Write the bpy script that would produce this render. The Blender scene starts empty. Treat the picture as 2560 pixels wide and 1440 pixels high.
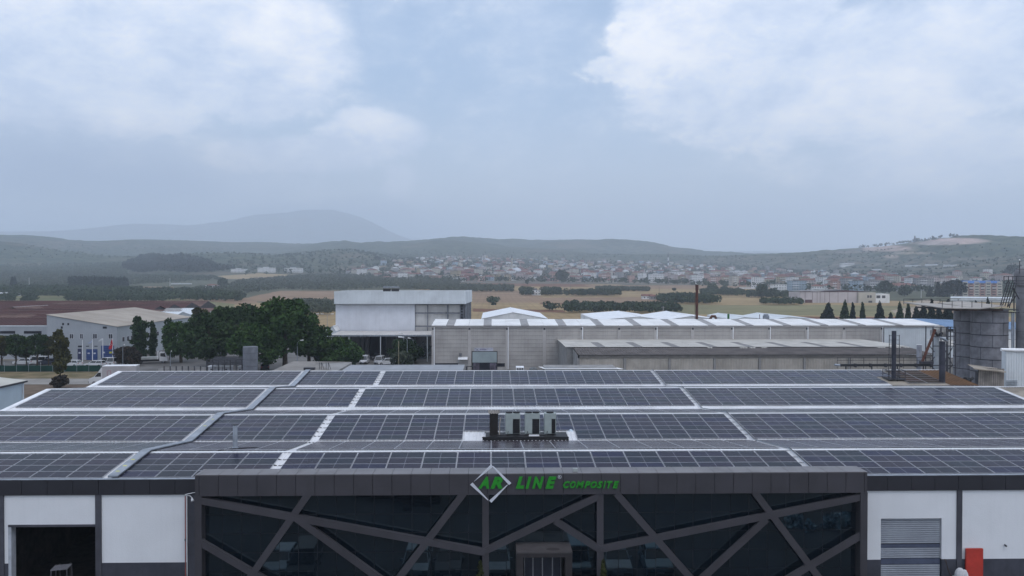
import bpy, math, random
import numpy as np
from mathutils import Matrix, Vector, noise as mnoise

random.seed(7)
RNG = np.random.default_rng(11)
SC = bpy.context.scene
COL = SC.collection

# ------------------------------------------------------------------ camera
PSI, TH, RO, FPX, HC = 0.0234145, 0.0122747, 0.00072842, 2036.22, 19.8
cam_d = bpy.data.cameras.new('camera')
cam_d.sensor_width = 36.0
cam_d.lens = 36.0 * FPX / 2560.0
cam_d.clip_start = 0.5
cam_d.clip_end = 40000
cam = bpy.data.objects.new('camera', cam_d)
cam.matrix_world = (Matrix.Translation((0, 0, HC)) @ Matrix.Rotation(-PSI, 4, 'Z')
                    @ Matrix.Rotation(math.pi / 2 - TH, 4, 'X') @ Matrix.Rotation(RO, 4, 'Z'))
COL.objects.link(cam)
SC.camera = cam

# ------------------------------------------------------------------ world, sun, exposure
SUN_EL, SUN_AZ = math.radians(58), math.radians(150)      # azimuth clockwise from +Y
world = bpy.data.worlds.new('World')
SC.world = world
world.use_nodes = True
SC.view_settings.view_transform = 'Standard'
SC.view_settings.look = 'None'
SC.view_settings.gamma = 1.0
SC.view_settings.exposure = 0.2
SC.view_settings.use_curve_mapping = False
SC.cycles.max_bounces = 8
SC.cycles.volume_bounces = 3
SC.cycles.diffuse_bounces = 3
SC.cycles.glossy_bounces = 3
SC.cycles.transparent_max_bounces = 8
SC.cycles.use_denoising = True
SC.cycles.sample_clamp_indirect = 6.0

class NB:
    """small helper for building node trees"""
    def __init__(s, nt):
        s.nt = nt; s.n = nt.nodes; s.l = nt.links
    def node(s, t, **k):
        nd = s.n.new(t)
        for a, v in k.items(): setattr(nd, a, v)
        return nd
    def put(s, sock, v):
        if isinstance(v, bpy.types.NodeSocket): s.l.new(v, sock)
        else: sock.default_value = v
    def math(s, op, a, b=0.0, c=None, clamp=False):
        nd = s.node('ShaderNodeMath', operation=op, use_clamp=clamp)
        s.put(nd.inputs[0], a); s.put(nd.inputs[1], b)
        if c is not None: s.put(nd.inputs[2], c)
        return nd.outputs[0]
    def vmath(s, op, a, b=(0, 0, 0)):
        nd = s.node('ShaderNodeVectorMath', operation=op)
        s.put(nd.inputs[0], a); s.put(nd.inputs[1], b)
        return nd.outputs['Value'] if op in ('LENGTH', 'DOT_PRODUCT', 'DISTANCE') else nd.outputs[0]
    def noise(s, vec, scale=5.0, detail=4.0, rough=0.5, dist=0.0, lac=2.0):
        nd = s.node('ShaderNodeTexNoise')
        if vec is not None: s.put(nd.inputs['Vector'], vec)
        nd.inputs['Scale'].default_value = scale; nd.inputs['Detail'].default_value = detail
        nd.inputs['Roughness'].default_value = rough; nd.inputs['Distortion'].default_value = dist
        nd.inputs['Lacunarity'].default_value = lac
        return nd.outputs['Fac']
    def ramp(s, fac, stops, interp='LINEAR'):
        nd = s.node('ShaderNodeValToRGB')
        cr = nd.color_ramp; cr.interpolation = interp
        while len(cr.elements) < len(stops): cr.elements.new(0.5)
        for e, (p, c) in zip(cr.elements, stops):
            e.position = p
            e.color = (c, c, c, 1) if isinstance(c, (int, float)) else (*c, 1)
        s.put(nd.inputs[0], fac)
        return nd.outputs[0]
    def sstep(s, v, a, b):
        nd = s.node('ShaderNodeMapRange', interpolation_type='SMOOTHSTEP')
        s.put(nd.inputs[0], v); nd.inputs[1].default_value = a; nd.inputs[2].default_value = b
        nd.inputs[3].default_value = 0; nd.inputs[4].default_value = 1
        return nd.outputs[0]
    def mix(s, f, a, b, mode='MIX'):
        nd = s.node('ShaderNodeMix', data_type='RGBA', blend_type=mode)
        s.put(nd.inputs[0], f)
        def c4(v): return v if isinstance(v, bpy.types.NodeSocket) else (*v, 1) if len(v) == 3 else v
        s.put(nd.inputs[6], c4(a)); s.put(nd.inputs[7], c4(b))
        return nd.outputs[2]
    def mapping(s, vec, scale=(1, 1, 1), loc=(0, 0, 0)):
        nd = s.node('ShaderNodeMapping')
        s.put(nd.inputs[0], vec); nd.inputs['Scale'].default_value = scale; nd.inputs['Location'].default_value = loc
        return nd.outputs[0]

def build_world():
    nt = world.node_tree
    for n in list(nt.nodes): nt.nodes.remove(n)
    b = NB(nt)
    out = b.node('ShaderNodeOutputWorld')
    bg = b.node('ShaderNodeBackground')
    sky = b.node('ShaderNodeTexSky', sky_type='NISHITA', sun_disc=False)
    sky.sun_elevation = SUN_EL; sky.sun_rotation = SUN_AZ
    sky.air_density = 1.0; sky.dust_density = 3.5; sky.ozone_density = 2.5; sky.altitude = 20
    skyc = b.mix(0.38, b.mix(1.0, sky.outputs[0], (0.15, 0.15, 0.15), 'MULTIPLY'), (0.56, 0.76, 1.04))
    d = b.node('ShaderNodeTexCoord').outputs['Generated']
    sep = b.node('ShaderNodeSeparateXYZ'); b.put(sep.inputs[0], d)
    X, Y, Z = sep.outputs
    az = b.math('ARCTAN2', X, Y)                 # radians, right positive
    el = b.math('ARCSINE', Z)
    # cloud space: azimuth / elevation with some perspective flattening towards the horizon
    comb = b.node('ShaderNodeCombineXYZ')
    b.put(comb.inputs[0], az); b.put(comb.inputs[1], b.math('MULTIPLY', el, 1.7))
    P = comb.outputs[0]
    n_big = b.noise(P, 2.6, 4, 0.5, 0.15)
    n_mid = b.noise(P, 7.0, 8, 0.60, 0.25)
    n_fine = b.noise(P, 20.0, 8, 0.66, 0.2)
    fb = b.math('ADD', b.math('MULTIPLY', b.math('SUBTRACT', n_mid, 0.5), 1.9), b.math('MULTIPLY', b.math('SUBTRACT', n_fine, 0.5), 1.1))
    azw = b.math('ADD', az, b.math('MULTIPLY', b.math('SUBTRACT', n_mid, 0.5), 0.10))
    elw = b.math('ADD', el, b.math('MULTIPLY', b.math('SUBTRACT', n_fine, 0.5), 0.035))
    def bl(px, py, rx, ry, soft=1.0):
        """an elliptic cloud mass: centre and radii given in survey units, turned into azimuth and elevation"""
        u = b.math('DIVIDE', b.math('SUBTRACT', azw, math.atan((px - 1280) / FPX) + PSI), rx / FPX)
        v = b.math('DIVIDE', b.math('SUBTRACT', elw, math.atan((695 - py) / FPX)), ry / FPX)
        r = b.math('SQRT', b.math('ADD', b.math('MULTIPLY', u, u), b.math('MULTIPLY', v, v)))
        return b.math('SUBTRACT', 1.0, b.sstep(r, 1.0 - soft, 1.0))
    def union(l):
        r = l[0]
        for x in l[1:]: r = b.math('MAXIMUM', r, x)
        return r
    # cloud field: the great bank on the left, the lobe over the mountain, the towers on the right
    left = union([bl(250, 60, 760, 330, .7), bl(620, 150, 380, 260, .7), bl(100, 260, 620, 200, .8)])
    lobe = union([bl(930, 345, 200, 95, .7), bl(760, 400, 330, 80, .9), bl(340, 330, 300, 90, .9), b.math('MULTIPLY', bl(985, 460, 90, 100, .9), .8)])
    right = union([bl(1720, 170, 300, 170, .8), bl(1800, 40, 420, 190, .7), bl(2100, 230, 800, 260, .8), b.math('MULTIPLY', bl(2350, 420, 620, 180, 1.0), .8), bl(2600, 130, 340, 220, .8)])
    outside = b.sstep(b.math('MAXIMUM', b.math('ABSOLUTE', az), b.math('ADD', b.math('MULTIPLY', el, 1.7), 0.02)), 0.6, 0.8)
    rest = b.math('MULTIPLY', b.sstep(n_big, 0.36, 0.60), outside)
    field = union([left, lobe, right, rest])
    soft = b.sstep(b.math('ADD', field, b.math('MULTIPLY', fb, 0.52)), 0.16, 0.72)
    tower = b.sstep(b.math('ADD', union([bl(1590, 95, 95, 75, .7), bl(1510, 180, 110, 45, .7), bl(1620, 170, 130, 70, .7), bl(1560, 60, 60, 40, .8)]), b.math('MULTIPLY', fb, 0.60)), 0.05, 0.80)
    veil = b.math('MULTIPLY', b.sstep(b.math('ADD', n_big, b.math('MULTIPLY', fb, .3)), 0.36, 0.68), 0.45)
    mask = b.math('MINIMUM', union([b.math('MULTIPLY', soft, 0.92), b.math('MULTIPLY', tower, .8), veil]), 0.95)
    # cloud brightness: lit billows and blue-grey bases
    hi = union([b.math('MULTIPLY', bl(1570, 90, 150, 100, 1.0), .75), b.math('MULTIPLY', bl(1490, 175, 110, 50, 1.0), .65), b.math('MULTIPLY', bl(920, 320, 170, 60, 1.0), .75),
                b.math('MULTIPLY', bl(200, 30, 700, 260, 1.0), .62), b.math('MULTIPLY', bl(700, 90, 320, 220, 1.0), .55), b.math('MULTIPLY', bl(1900, 60, 520, 200, 1.0), .72),
                b.math('MULTIPLY', bl(340, 330, 180, 60, 1.0), .50), b.math('MULTIPLY', bl(2250, 270, 640, 260, 1.0), .60), b.math('MULTIPLY', outside, .35)])
    shade = b.math('ADD', b.math('MULTIPLY', hi, 0.52), b.math('ADD', 0.20, b.math('MULTIPLY', fb, 0.95)))
    shade = b.math('ADD', shade, b.math('MULTIPLY', b.math('SUBTRACT', n_big, 0.5), 0.45))
    cc = b.ramp(shade, [(0.05, (0.62, 0.73, 0.94)), (0.32, (0.80, 0.88, 1.03)), (0.58, (0.98, 1.01, 1.09)), (0.85, (1.13, 1.13, 1.14))])
    c = b.mix(mask, skyc, cc)
    tw = b.mix(b.sstep(b.math('ADD', fb, b.math('MULTIPLY', n_fine, .4)), -0.12, 0.45), (0.86, 0.92, 1.02), (1.16, 1.15, 1.15))
    c = b.mix(b.math('MULTIPLY', tower, 0.55), c, tw)
    # rain-grey air low on the left and thick haze along the horizon, all the way round
    low = b.math('SUBTRACT', 1.0, b.sstep(el, 0.0, 0.24))
    c = b.mix(b.math('MULTIPLY', low, 0.62), c, (1.0, 1.02, 1.08))
    leftlow = union([b.math('MULTIPLY', bl(800, 590, 520, 130, 1.0), 1.3, ), bl(150, 470, 800, 170, 1.0), bl(0, 600, 1000, 130, 1.0)])
    c = b.mix(b.math('MULTIPLY', leftlow, 0.88, clamp=True), c, (0.33, 0.42, 0.62))
    b.put(bg.inputs[0], c)
    bg.inputs[1].default_value = 1.0
    b.l.new(bg.outputs[0], out.inputs[0])
build_world()

sun_d = bpy.data.lights.new('sun', 'SUN')
sun_d.energy = 0.5
sun_d.angle = math.radians(25)
sun_d.color = (1.0, 0.97, 0.95)
sun = bpy.data.objects.new('sun', sun_d)
# light travels from the sun's direction down to the ground
sdir = Vector((math.sin(SUN_AZ) * math.cos(SUN_EL), math.cos(SUN_AZ) * math.cos(SUN_EL), math.sin(SUN_EL)))
sun.rotation_euler = sdir.to_track_quat('Z', 'Y').to_euler()
sun.location = (0, 0, 900)
COL.objects.link(sun)

# ------------------------------------------------------------------ geometry of the view (survey of the place)
def ray(px, py):
    a, b_ = px - 1280, py - 720
    cr, sr = math.cos(RO), math.sin(RO)
    x = a * cr + b_ * sr; y = -a * sr + b_ * cr
    ct, st = math.cos(TH), math.sin(TH)
    u = -y / FPX; r = x / FPX
    fwd = ct + st * u; z = ct * u - st
    c, s = math.cos(PSI), math.sin(PSI)
    return (r * c + fwd * s, -r * s + fwd * c, z)
def at(px, py, Y):
    v = ray(px, py); k = Y / v[1]
    return Vector((v[0] * k, Y, HC + v[2] * k))
def gz(px, py, z=0.0):
    v = ray(px, py); k = (z - HC) / v[2]
    return Vector((v[0] * k, v[1] * k, z))
def prj(X, Y, Z):
    Z = Z - HC
    c, s = math.cos(PSI), math.sin(PSI)
    x = X * c - Y * s; d = X * s + Y * c
    ct, st = math.cos(TH), math.sin(TH)
    dd = d * ct - Z * st; u = Z * ct + d * st
    px = FPX * x / dd; py = -FPX * u / dd
    cr, sr = math.cos(RO), math.sin(RO)
    return 1280 + px * cr - py * sr, 720 + px * sr + py * cr

# ------------------------------------------------------------------ materials
MATS = {}
def mat(name, col, rough=0.7, spec=0.4, metal=0.0, var=0.12, scale=1.5, streak=0.0, bump=0.0, bscale=30.0, col2=None, fine=0.0, world_coords=False, rnd=0.0):
    """procedural surface: base colour with soft patches, optional vertical dirt streaks, grain and relief"""
    if name in MATS: return MATS[name]
    m = bpy.data.materials.new(name); m.use_nodes = True
    nt = m.node_tree; b = NB(nt); p = nt.nodes['Principled BSDF']
    tc = b.node('ShaderNodeTexCoord')
    if world_coords:
        v = b.node('ShaderNodeNewGeometry').outputs['Position']
    else: v = tc.outputs['Object']
    n = b.noise(v, scale, 5, 0.6)
    f = b.sstep(n, 0.3, 0.72)
    c2 = col2 or tuple(max(0.0, c * (1 - 2.2 * var)) for c in col)
    c = b.mix(f, tuple(min(1, x * (1 + var * .6)) for x in col), c2)
    if streak:
        s = b.noise(b.mapping(v, (3.0, 3.0, 0.12)), 1.2, 4, 0.6)
        c = b.mix(b.math('MULTIPLY', b.sstep(s, 0.45, 0.75), streak), c, tuple(x * 0.45 for x in col))
    if fine:
        g = b.noise(v, 40, 3, 0.6)
        c = b.mix(b.math('MULTIPLY', g, fine), c, tuple(x * 0.4 for x in col))
    if rnd:
        oi = b.node('ShaderNodeObjectInfo').outputs['Random']
        c = b.mix(b.math('MULTIPLY', oi, rnd), c, tuple(x * 0.55 for x in col))
    b.put(p.inputs['Base Color'], c)
    b.put(p.inputs['Roughness'], b.math('ADD', rough - 0.08, b.math('MULTIPLY', n, 0.16), clamp=True))
    p.inputs['Specular IOR Level'].default_value = spec
    p.inputs['Metallic'].default_value = metal
    if bump:
        bn = b.node('ShaderNodeBump'); bn.inputs['Strength'].default_value = bump; bn.inputs['Distance'].default_value = 0.05
        b.put(bn.inputs['Height'], b.noise(v, bscale, 4, 0.6)); b.l.new(bn.outputs[0], p.inputs['Normal'])
    MATS[name] = m
    return m

# ------------------------------------------------------------------ mesh builder
class MB:
    def __init__(s): s.v = []; s.f = []; s.m = []; s.cur = 0
    def quad(s, a, b, c, d): 
        i = len(s.v); s.v += [tuple(a), tuple(b), tuple(c), tuple(d)]; s.f.append((i, i+1, i+2, i+3)); s.m.append(s.cur)
    def poly(s, pts):
        i = len(s.v); s.v += [tuple(p) for p in pts]; s.f.append(tuple(range(i, i + len(pts)))); s.m.append(s.cur)
    def box(s, x0, x1, y0, y1, z0, z1):
        if x1 < x0: x0, x1 = x1, x0
        if y1 < y0: y0, y1 = y1, y0
        if z1 < z0: z0, z1 = z1, z0
        i = len(s.v)
        s.v += [(x0,y0,z0),(x1,y0,z0),(x1,y1,z0),(x0,y1,z0),(x0,y0,z1),(x1,y0,z1),(x1,y1,z1),(x0,y1,z1)]
        for q in ((0,3,2,1),(4,5,6,7),(0,1,5,4),(1,2,6,5),(2,3,7,6),(3,0,4,7)):
            s.f.append(tuple(i + k for k in q)); s.m.append(s.cur)
        return s
    def cbox(s, c, sx, sy, sz, rz=0.0):
        """box by centre of its base, size, rotation about z"""
        i = len(s.v); cs, sn = math.cos(rz), math.sin(rz)
        for z in (0, sz):
            for x, y in ((-sx/2,-sy/2),(sx/2,-sy/2),(sx/2,sy/2),(-sx/2,sy/2)):
                s.v.append((c[0] + x*cs - y*sn, c[1] + x*sn + y*cs, c[2] + z))
        for q in ((0,3,2,1),(4,5,6,7),(0,1,5,4),(1,2,6,5),(2,3,7,6),(3,0,4,7)):
            s.f.append(tuple(i + k for k in q)); s.m.append(s.cur)
        return s
    def beam(s, a, b, w, h, up=(0, 0, 1)):
        """square bar from a to b"""
        a = Vector(a); b = Vector(b); d = (b - a).normalized(); up = Vector(up)
        if abs(d.dot(up)) > 0.99: up = Vector((0, 1, 0))
        r = d.cross(up).normalized(); u = r.cross(d)
        i = len(s.v)
        for p in (a, b):
            for x, y in ((-1,-1),(1,-1),(1,1),(-1,1)):
                s.v.append(tuple(p + r * (x * w / 2) + u * (y * h / 2)))
        for q in ((0,3,2,1),(4,5,6,7),(0,1,5,4),(1,2,6,5),(2,3,7,6),(3,0,4,7)):
            s.f.append(tuple(i + k for k in q)); s.m.append(s.cur)
        return s
    def tube(s, pts, r, n=8, cap=True, radii=None):
        pts = [Vector(p) for p in pts]; i0 = len(s.v)
        for k, p in enumerate(pts):
            d = (pts[min(k+1, len(pts)-1)] - pts[max(k-1, 0)]).normalized()
            up = Vector((0, 0, 1)) if abs(d.z) < 0.95 else Vector((0, 1, 0))
            a = d.cross(up).normalized(); b = a.cross(d)
            rr = radii[k] if radii else r
            for j in range(n):
                t = 2 * math.pi * j / n
                s.v.append(tuple(p + a * (math.cos(t) * rr) + b * (math.sin(t) * rr)))
        for k in range(len(pts) - 1):
            for j in range(n):
                p, q = i0 + k*n, i0 + (k+1)*n
                s.f.append((p + j, p + (j+1) % n, q + (j+1) % n, q + j)); s.m.append(s.cur)
        if cap:
            s.f.append(tuple(i0 + j for j in range(n))[::-1]); s.m.append(s.cur)
            e = i0 + (len(pts)-1)*n
            s.f.append(tuple(e + j for j in range(n))); s.m.append(s.cur)
        return s
    def prism(s, prof, axis, a, b):
        """profile of 2D points extruded along axis ('x': prof=(y,z); 'y': prof=(x,z); 'z': prof=(x,y))"""
        i = len(s.v); n = len(prof)
        for t in (a, b):
            for p, q in prof:
                s.v.append((t, p, q) if axis == 'x' else (p, t, q) if axis == 'y' else (p, q, t))
        for j in range(n):
            s.f.append((i + j, i + (j+1) % n, i + n + (j+1) % n, i + n + j)); s.m.append(s.cur)
        s.f.append(tuple(i + j for j in range(n))[::-1]); s.m.append(s.cur)
        s.f.append(tuple(i + n + j for j in range(n))); s.m.append(s.cur)
        return s
    def sphere(s, c, rx, ry, rz, nu=12, nv=8, z0=-1.0):
        i = len(s.v)
        for k in range(nv + 1):
            t = -math.pi/2 + math.pi * k / nv
            z = max(math.sin(t), z0)
            for j in range(nu):
                a = 2*math.pi*j/nu
                s.v.append((c[0] + math.cos(a)*math.cos(t)*rx, c[1] + math.sin(a)*math.cos(t)*ry, c[2] + z*rz))
        for k in range(nv):
            for j in range(nu):
                s.f.append((i+k*nu+j, i+k*nu+(j+1)%nu, i+(k+1)*nu+(j+1)%nu, i+(k+1)*nu+j)); s.m.append(s.cur)
        return s
    def mesh(s, name, mats, smooth=False):
        me = bpy.data.meshes.new(name)
        me.from_pydata(s.v, [], s.f)
        for m in (mats if isinstance(mats, (list, tuple)) else [mats]): me.materials.append(m)
        if any(s.m): me.polygons.foreach_set('material_index', s.m)
        if smooth: me.polygons.foreach_set('use_smooth', [True] * len(s.f))
        me.update()
        return me

def link(name, me, parent=None, loc=None):
    o = bpy.data.objects.new(name, me); COL.objects.link(o)
    if parent is not None:
        o.parent = parent
        if loc is None:                               # geometry given in world coordinates
            w = Vector((0, 0, 0)); p = parent
            while p is not None: w += p.location; p = p.parent
            loc = -w
    if loc is not None: o.location = loc
    return o
def tag(o, label=None, cat=None, group=None, kind=None):
    if label: o['label'] = label
    if cat: o['category'] = cat
    if group: o['group'] = group
    if kind: o['kind'] = kind
    return o
def thing(name, label, cat, loc=(0, 0, 0), group=None, rz=0.0):
    o = bpy.data.objects.new(name, None); COL.objects.link(o)
    o.empty_display_size = 0.2
    o.location = loc; o.rotation_euler = (0, 0, rz)
    return tag(o, label, cat, group)
def part(name, mb, mats, parent, kind=None, smooth=False, local=False):
    o = link(name, mb.mesh(name, mats, smooth), parent, Vector((0, 0, 0)) if local else None)
    if kind: o['kind'] = kind
    return o
def kids(o): return [c for c in CHILD.get(o.name, [])]
CHILD = {}
def dup(o, parent=None, loc=None, rz=None, scale=None, label=None, group=None):
    c = o.copy(); COL.objects.link(c)
    if parent is not None: c.parent = parent
    if loc is not None: c.location = loc
    if rz is not None: c.rotation_euler = (0, 0, rz)
    if scale is not None: c.scale = scale
    if label: c['label'] = label
    if group: c['group'] = group
    for ch in list(o.children): dup(ch, c)
    return c

# ------------------------------------------------------------------ terrain
def sm(t): t = np.clip(t, 0, 1); return t * t * (3 - 2 * t)
BASE_R = [0, 800, 1100, 1500, 2000, 2600, 3400, 4500, 9000]
BASE_Z = [0, 0, 4, 11, 27, 52, 84, 105, 120]
def pxaz(px): return np.arctan((np.asarray(px, float) - 1280) / FPX) + PSI
G_AZ = pxaz([-600, 0, 700, 1100, 1500, 1900, 2560, 3200]); G_F = [1.0, 1.0, 1.25, 1.4, 1.15, .85, .75, .75]
SK_PX = [-900,-400, 0, 60, 110, 170, 250, 330, 400, 500, 600, 700, 800, 900, 960, 1010, 1060, 1100, 1140, 1180, 1250, 1300, 1370, 1450, 1500, 1545, 1600, 1650, 1700, 1760, 1800, 1850, 1900, 2000, 2100, 2200, 2300, 2340, 2390, 2430, 2500, 2560, 2700, 3000, 3600]
SK_PY = [600, 590, 588, 588, 592, 600, 603, 599, 600, 603, 606, 607, 607, 607, 606, 603, 599, 595, 592, 593, 598, 597, 600, 598, 599, 598, 601, 609, 619, 627, 628, 631, 633, 631, 622, 616, 602, 596, 589, 586, 588, 591, 594, 600, 610]
SK_AZ = pxaz(SK_PX)
R_AZ = pxaz([-900, 0, 500, 900, 1200, 1600, 1850, 2100, 2560, 3600]); R_R = [4300, 4300, 4700, 5200, 5400, 5300, 4700, 3500, 3000, 3000]
CORR = np.zeros(len(SK_PX))
def prj_np(X, Y, Z):
    Z = Z - HC; c, s = math.cos(PSI), math.sin(PSI)
    x = X * c - Y * s; d = X * s + Y * c
    ct, st = math.cos(TH), math.sin(TH)
    dd = d * ct - Z * st; dd = np.where(dd < 1, 1, dd); u = Z * ct + d * st
    px = FPX * x / dd; py = -FPX * u / dd
    return 1280 + px, 720 + py

def vnoise(x, y, s, seed=0.0, octv=4):
    """vectorised value noise, several octaves"""
    x = np.asarray(x, float); y = np.asarray(y, float); o = np.zeros(np.broadcast(x, y).shape); amp = 1.0; tot = 0
    for k in range(octv):
        u = x / s + seed * 17.3 + k * 5.1; v = y / s - seed * 9.7 + k * 3.3
        iu = np.floor(u); iv = np.floor(v); fu = sm(u - iu); fv = sm(v - iv)
        def h(a, b_): 
            t = np.sin(a * 127.1 + b_ * 311.7 + seed * 74.7) * 43758.5453
            return t - np.floor(t)
        o += amp * ((h(iu, iv) * (1 - fu) + h(iu + 1, iv) * fu) * (1 - fv) + (h(iu, iv + 1) * (1 - fu) + h(iu + 1, iv + 1) * fu) * fv)
        tot += amp; amp *= 0.5; s = s / 2
    return o / tot
def terr(x, y):
    x = np.asarray(x, float); y = np.asarray(y, float)
    r = np.hypot(x, y); az = np.arctan2(x, y)
    g = np.interp(az, G_AZ, G_F)
    z = np.interp(r, BASE_R, BASE_Z) * g
    z = z + sm((r - 1300) / 1500) * (vnoise(x, y, 620, 2.0, 3) - 0.5) * 34
    # knoll with terraces behind the left end of the town, wooded rise on the left
    z = z + 34 * np.exp(-((az - pxaz(860)) / 0.05) ** 2 - ((r - 2700) / 420) ** 2)
    z = z + 26 * np.exp(-((az - pxaz(560)) / 0.10) ** 2 - ((r - 2500) / 420) ** 2)
    # the hills
    R = np.interp(az, SK_AZ * 0 + SK_AZ, np.interp(SK_AZ, R_AZ, R_R))
    ys = np.interp(az, SK_AZ, SK_PY)
    top = HC + (695 - ys + np.interp(az, SK_AZ, CORR)) / FPX * R
    r0 = np.interp(az, pxaz([1500, 2100]), [0.60, 0.50]) * R
    t = (r - r0) / (R - r0)
    up = sm(t) * (top - np.interp(R, BASE_R, BASE_Z) * g)
    relief = (vnoise(x, y, 900, 5.0, 5) - 0.5)
    mid = np.clip(t, 0, 1) * np.clip(1.02 - t, 0, 1) * 4
    hill = up + relief * mid * 230 + np.clip(t, 0, 1) * (vnoise(x, y, 120, 8.0, 3) - 0.5) * 9 + np.clip(t, 0, 1) * (vnoise(x, y, 26, 4.0, 2) - .5) * 9
    hill = np.where(t > 1, (top - np.interp(R, BASE_R, BASE_Z) * g) * np.exp(-((r - R) / 900.0) ** 2), hill)
    z = z + np.where(t > 0, hill, 0)
    return z
for _ in range(4):                                       # trim the ridges until their skyline stands where it was surveyed
    aa, rr_ = np.meshgrid(SK_AZ, np.geomspace(1800, 6200, 260)); xx, yy = rr_ * np.sin(aa), rr_ * np.cos(aa)
    _, pyy = prj_np(xx, yy, terr(xx, yy)); CORR = CORR + (pyy.min(0) - np.array(SK_PY)) * .9
def terr1(x, y): return float(terr(np.array([x]), np.array([y]))[0])
def gpt(px, py):
    """where the line of sight through a survey point meets the terrain"""
    v = ray(px, py); ks = np.geomspace(60, 9000, 900)
    zz = HC + v[2] * ks; tz = terr(v[0] * ks, v[1] * ks)
    i = np.argmax(zz < tz)
    if zz[i] >= tz[i]: i = len(ks) - 1
    a, b_ = ks[max(i-1, 0)], ks[i]
    for _ in range(18):
        mdl = (a + b_) / 2
        if HC + v[2] * mdl < terr1(v[0] * mdl, v[1] * mdl): b_ = mdl
        else: a = mdl
    k = (a + b_) / 2
    return Vector((v[0] * k, v[1] * k, terr1(v[0] * k, v[1] * k)))

# land use: outlines of fields in the survey, with the colour of their soil or crop
STRAW, STRAW2, BROWN, RED, GREEN, OLIVE, DIRT, YG = (.30,.22,.12), (.34,.26,.155), (.25,.17,.11), (.16,.08,.05), (.075,.09,.045), (.085,.092,.060), (.34,.28,.22), (.17,.165,.085)
FIELDS = [
 ([(-900,735),(560,742),(620,760),(600,775),(-900,775)], YG),
 ([(-900,640),(900,640),(1150,700),(900,727),(560,742),(-900,735)], OLIVE),
 ([(840,757),(1180,703),(1430,700),(1620,718),(1900,722),(2010,748),(3400,770),(3400,840),(560,840),(590,757)], STRAW),
 ([(600,748),(700,727),(850,727),(850,752),(640,754)], BROWN),
 ([(1180,727),(1330,727),(1375,757),(1180,757)], BROWN),
 ([(1345,744),(1650,742),(1700,757),(1350,758)], BROWN),
 ([(1180,771),(1410,775),(1412,781),(1180,779)], RED),
 ([(1350,757),(1650,758),(1652,761),(1350,760.5)], RED),
 ([(1160,708),(1430,709),(1520,714),(1640,714),(1640,717),(1400,717),(1160,713)], RED),
 ([(1310,703),(1500,705),(1430,709),(1150,707)], STRAW2),
 ([(1460,713),(1900,713),(1950,722),(1500,722)], BROWN),
 ([(1700,762),(2100,762),(2700,772),(3400,775),(3400,795),(2100,789),(1650,785)], (.20,.185,.10)),
 ([(1900,790),(2400,792),(2400,797),(1900,797)], RED),
 ([(530,692),(640,683),(745,688),(640,700),(540,697)], STRAW2),
 ([(318,717),(430,717),(436,727),(330,729)], BROWN),
 ([(-900,745),(340,745),(340,757),(-900,757)], (.13,.14,.07)),
 ([(420,745),(640,745),(640,758),(600,762),(560,758)], BROWN),
 ([(985,702),(1070,702),(1060,712),(970,712)], STRAW2),
 ([(860,672),(1010,660),(1090,664),(1080,676),(900,680)], (.17,.13,.09)),
 ([(2230,775),(2290,765),(2290,752),(2320,748),(2352,752),(2330,762),(2310,778),(2330,800),(2250,800)], DIRT),
 ([(2310,762),(2420,764),(2430,790),(2330,790)], (.19,.13,.08)),
]
def inpoly(X, Y, poly):
    c = np.zeros(X.shape, bool); n = len(poly)
    for i in range(n):
        x0, y0 = poly[i]; x1, y1 = poly[(i + 1) % n]
        if y0 == y1: continue
        c ^= ((y0 > Y) != (y1 > Y)) & (X < (x1 - x0) * (Y - y0) / (y1 - y0) + x0)
    return c
def land_colour(x, y, z):
    r = np.hypot(x, y)
    px, py = prj_np(x, y, z)
    c = np.empty(x.shape + (3,)); c[:] = OLIVE
    near = r < 300
    wob = (vnoise(x, y, 60, 3.0, 3) - 0.5) * 2.2
    for poly, col in FIELDS:
        msk = inpoly(px + wob * 3, py + wob * 0.8, poly) & (y > 60)
        c[msk] = col
    tw = (py < 712) & (py > 640) & (px > 1000) & (y > 0)
    c[tw & (r > 1350)] = (.135, .125, .10)
    far = (r > 2300) & ~((tw) & (r < 3000))
    c[far] = (.075, .088, .055)
    c[near] = (.19, .165, .13)
    return c
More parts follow.
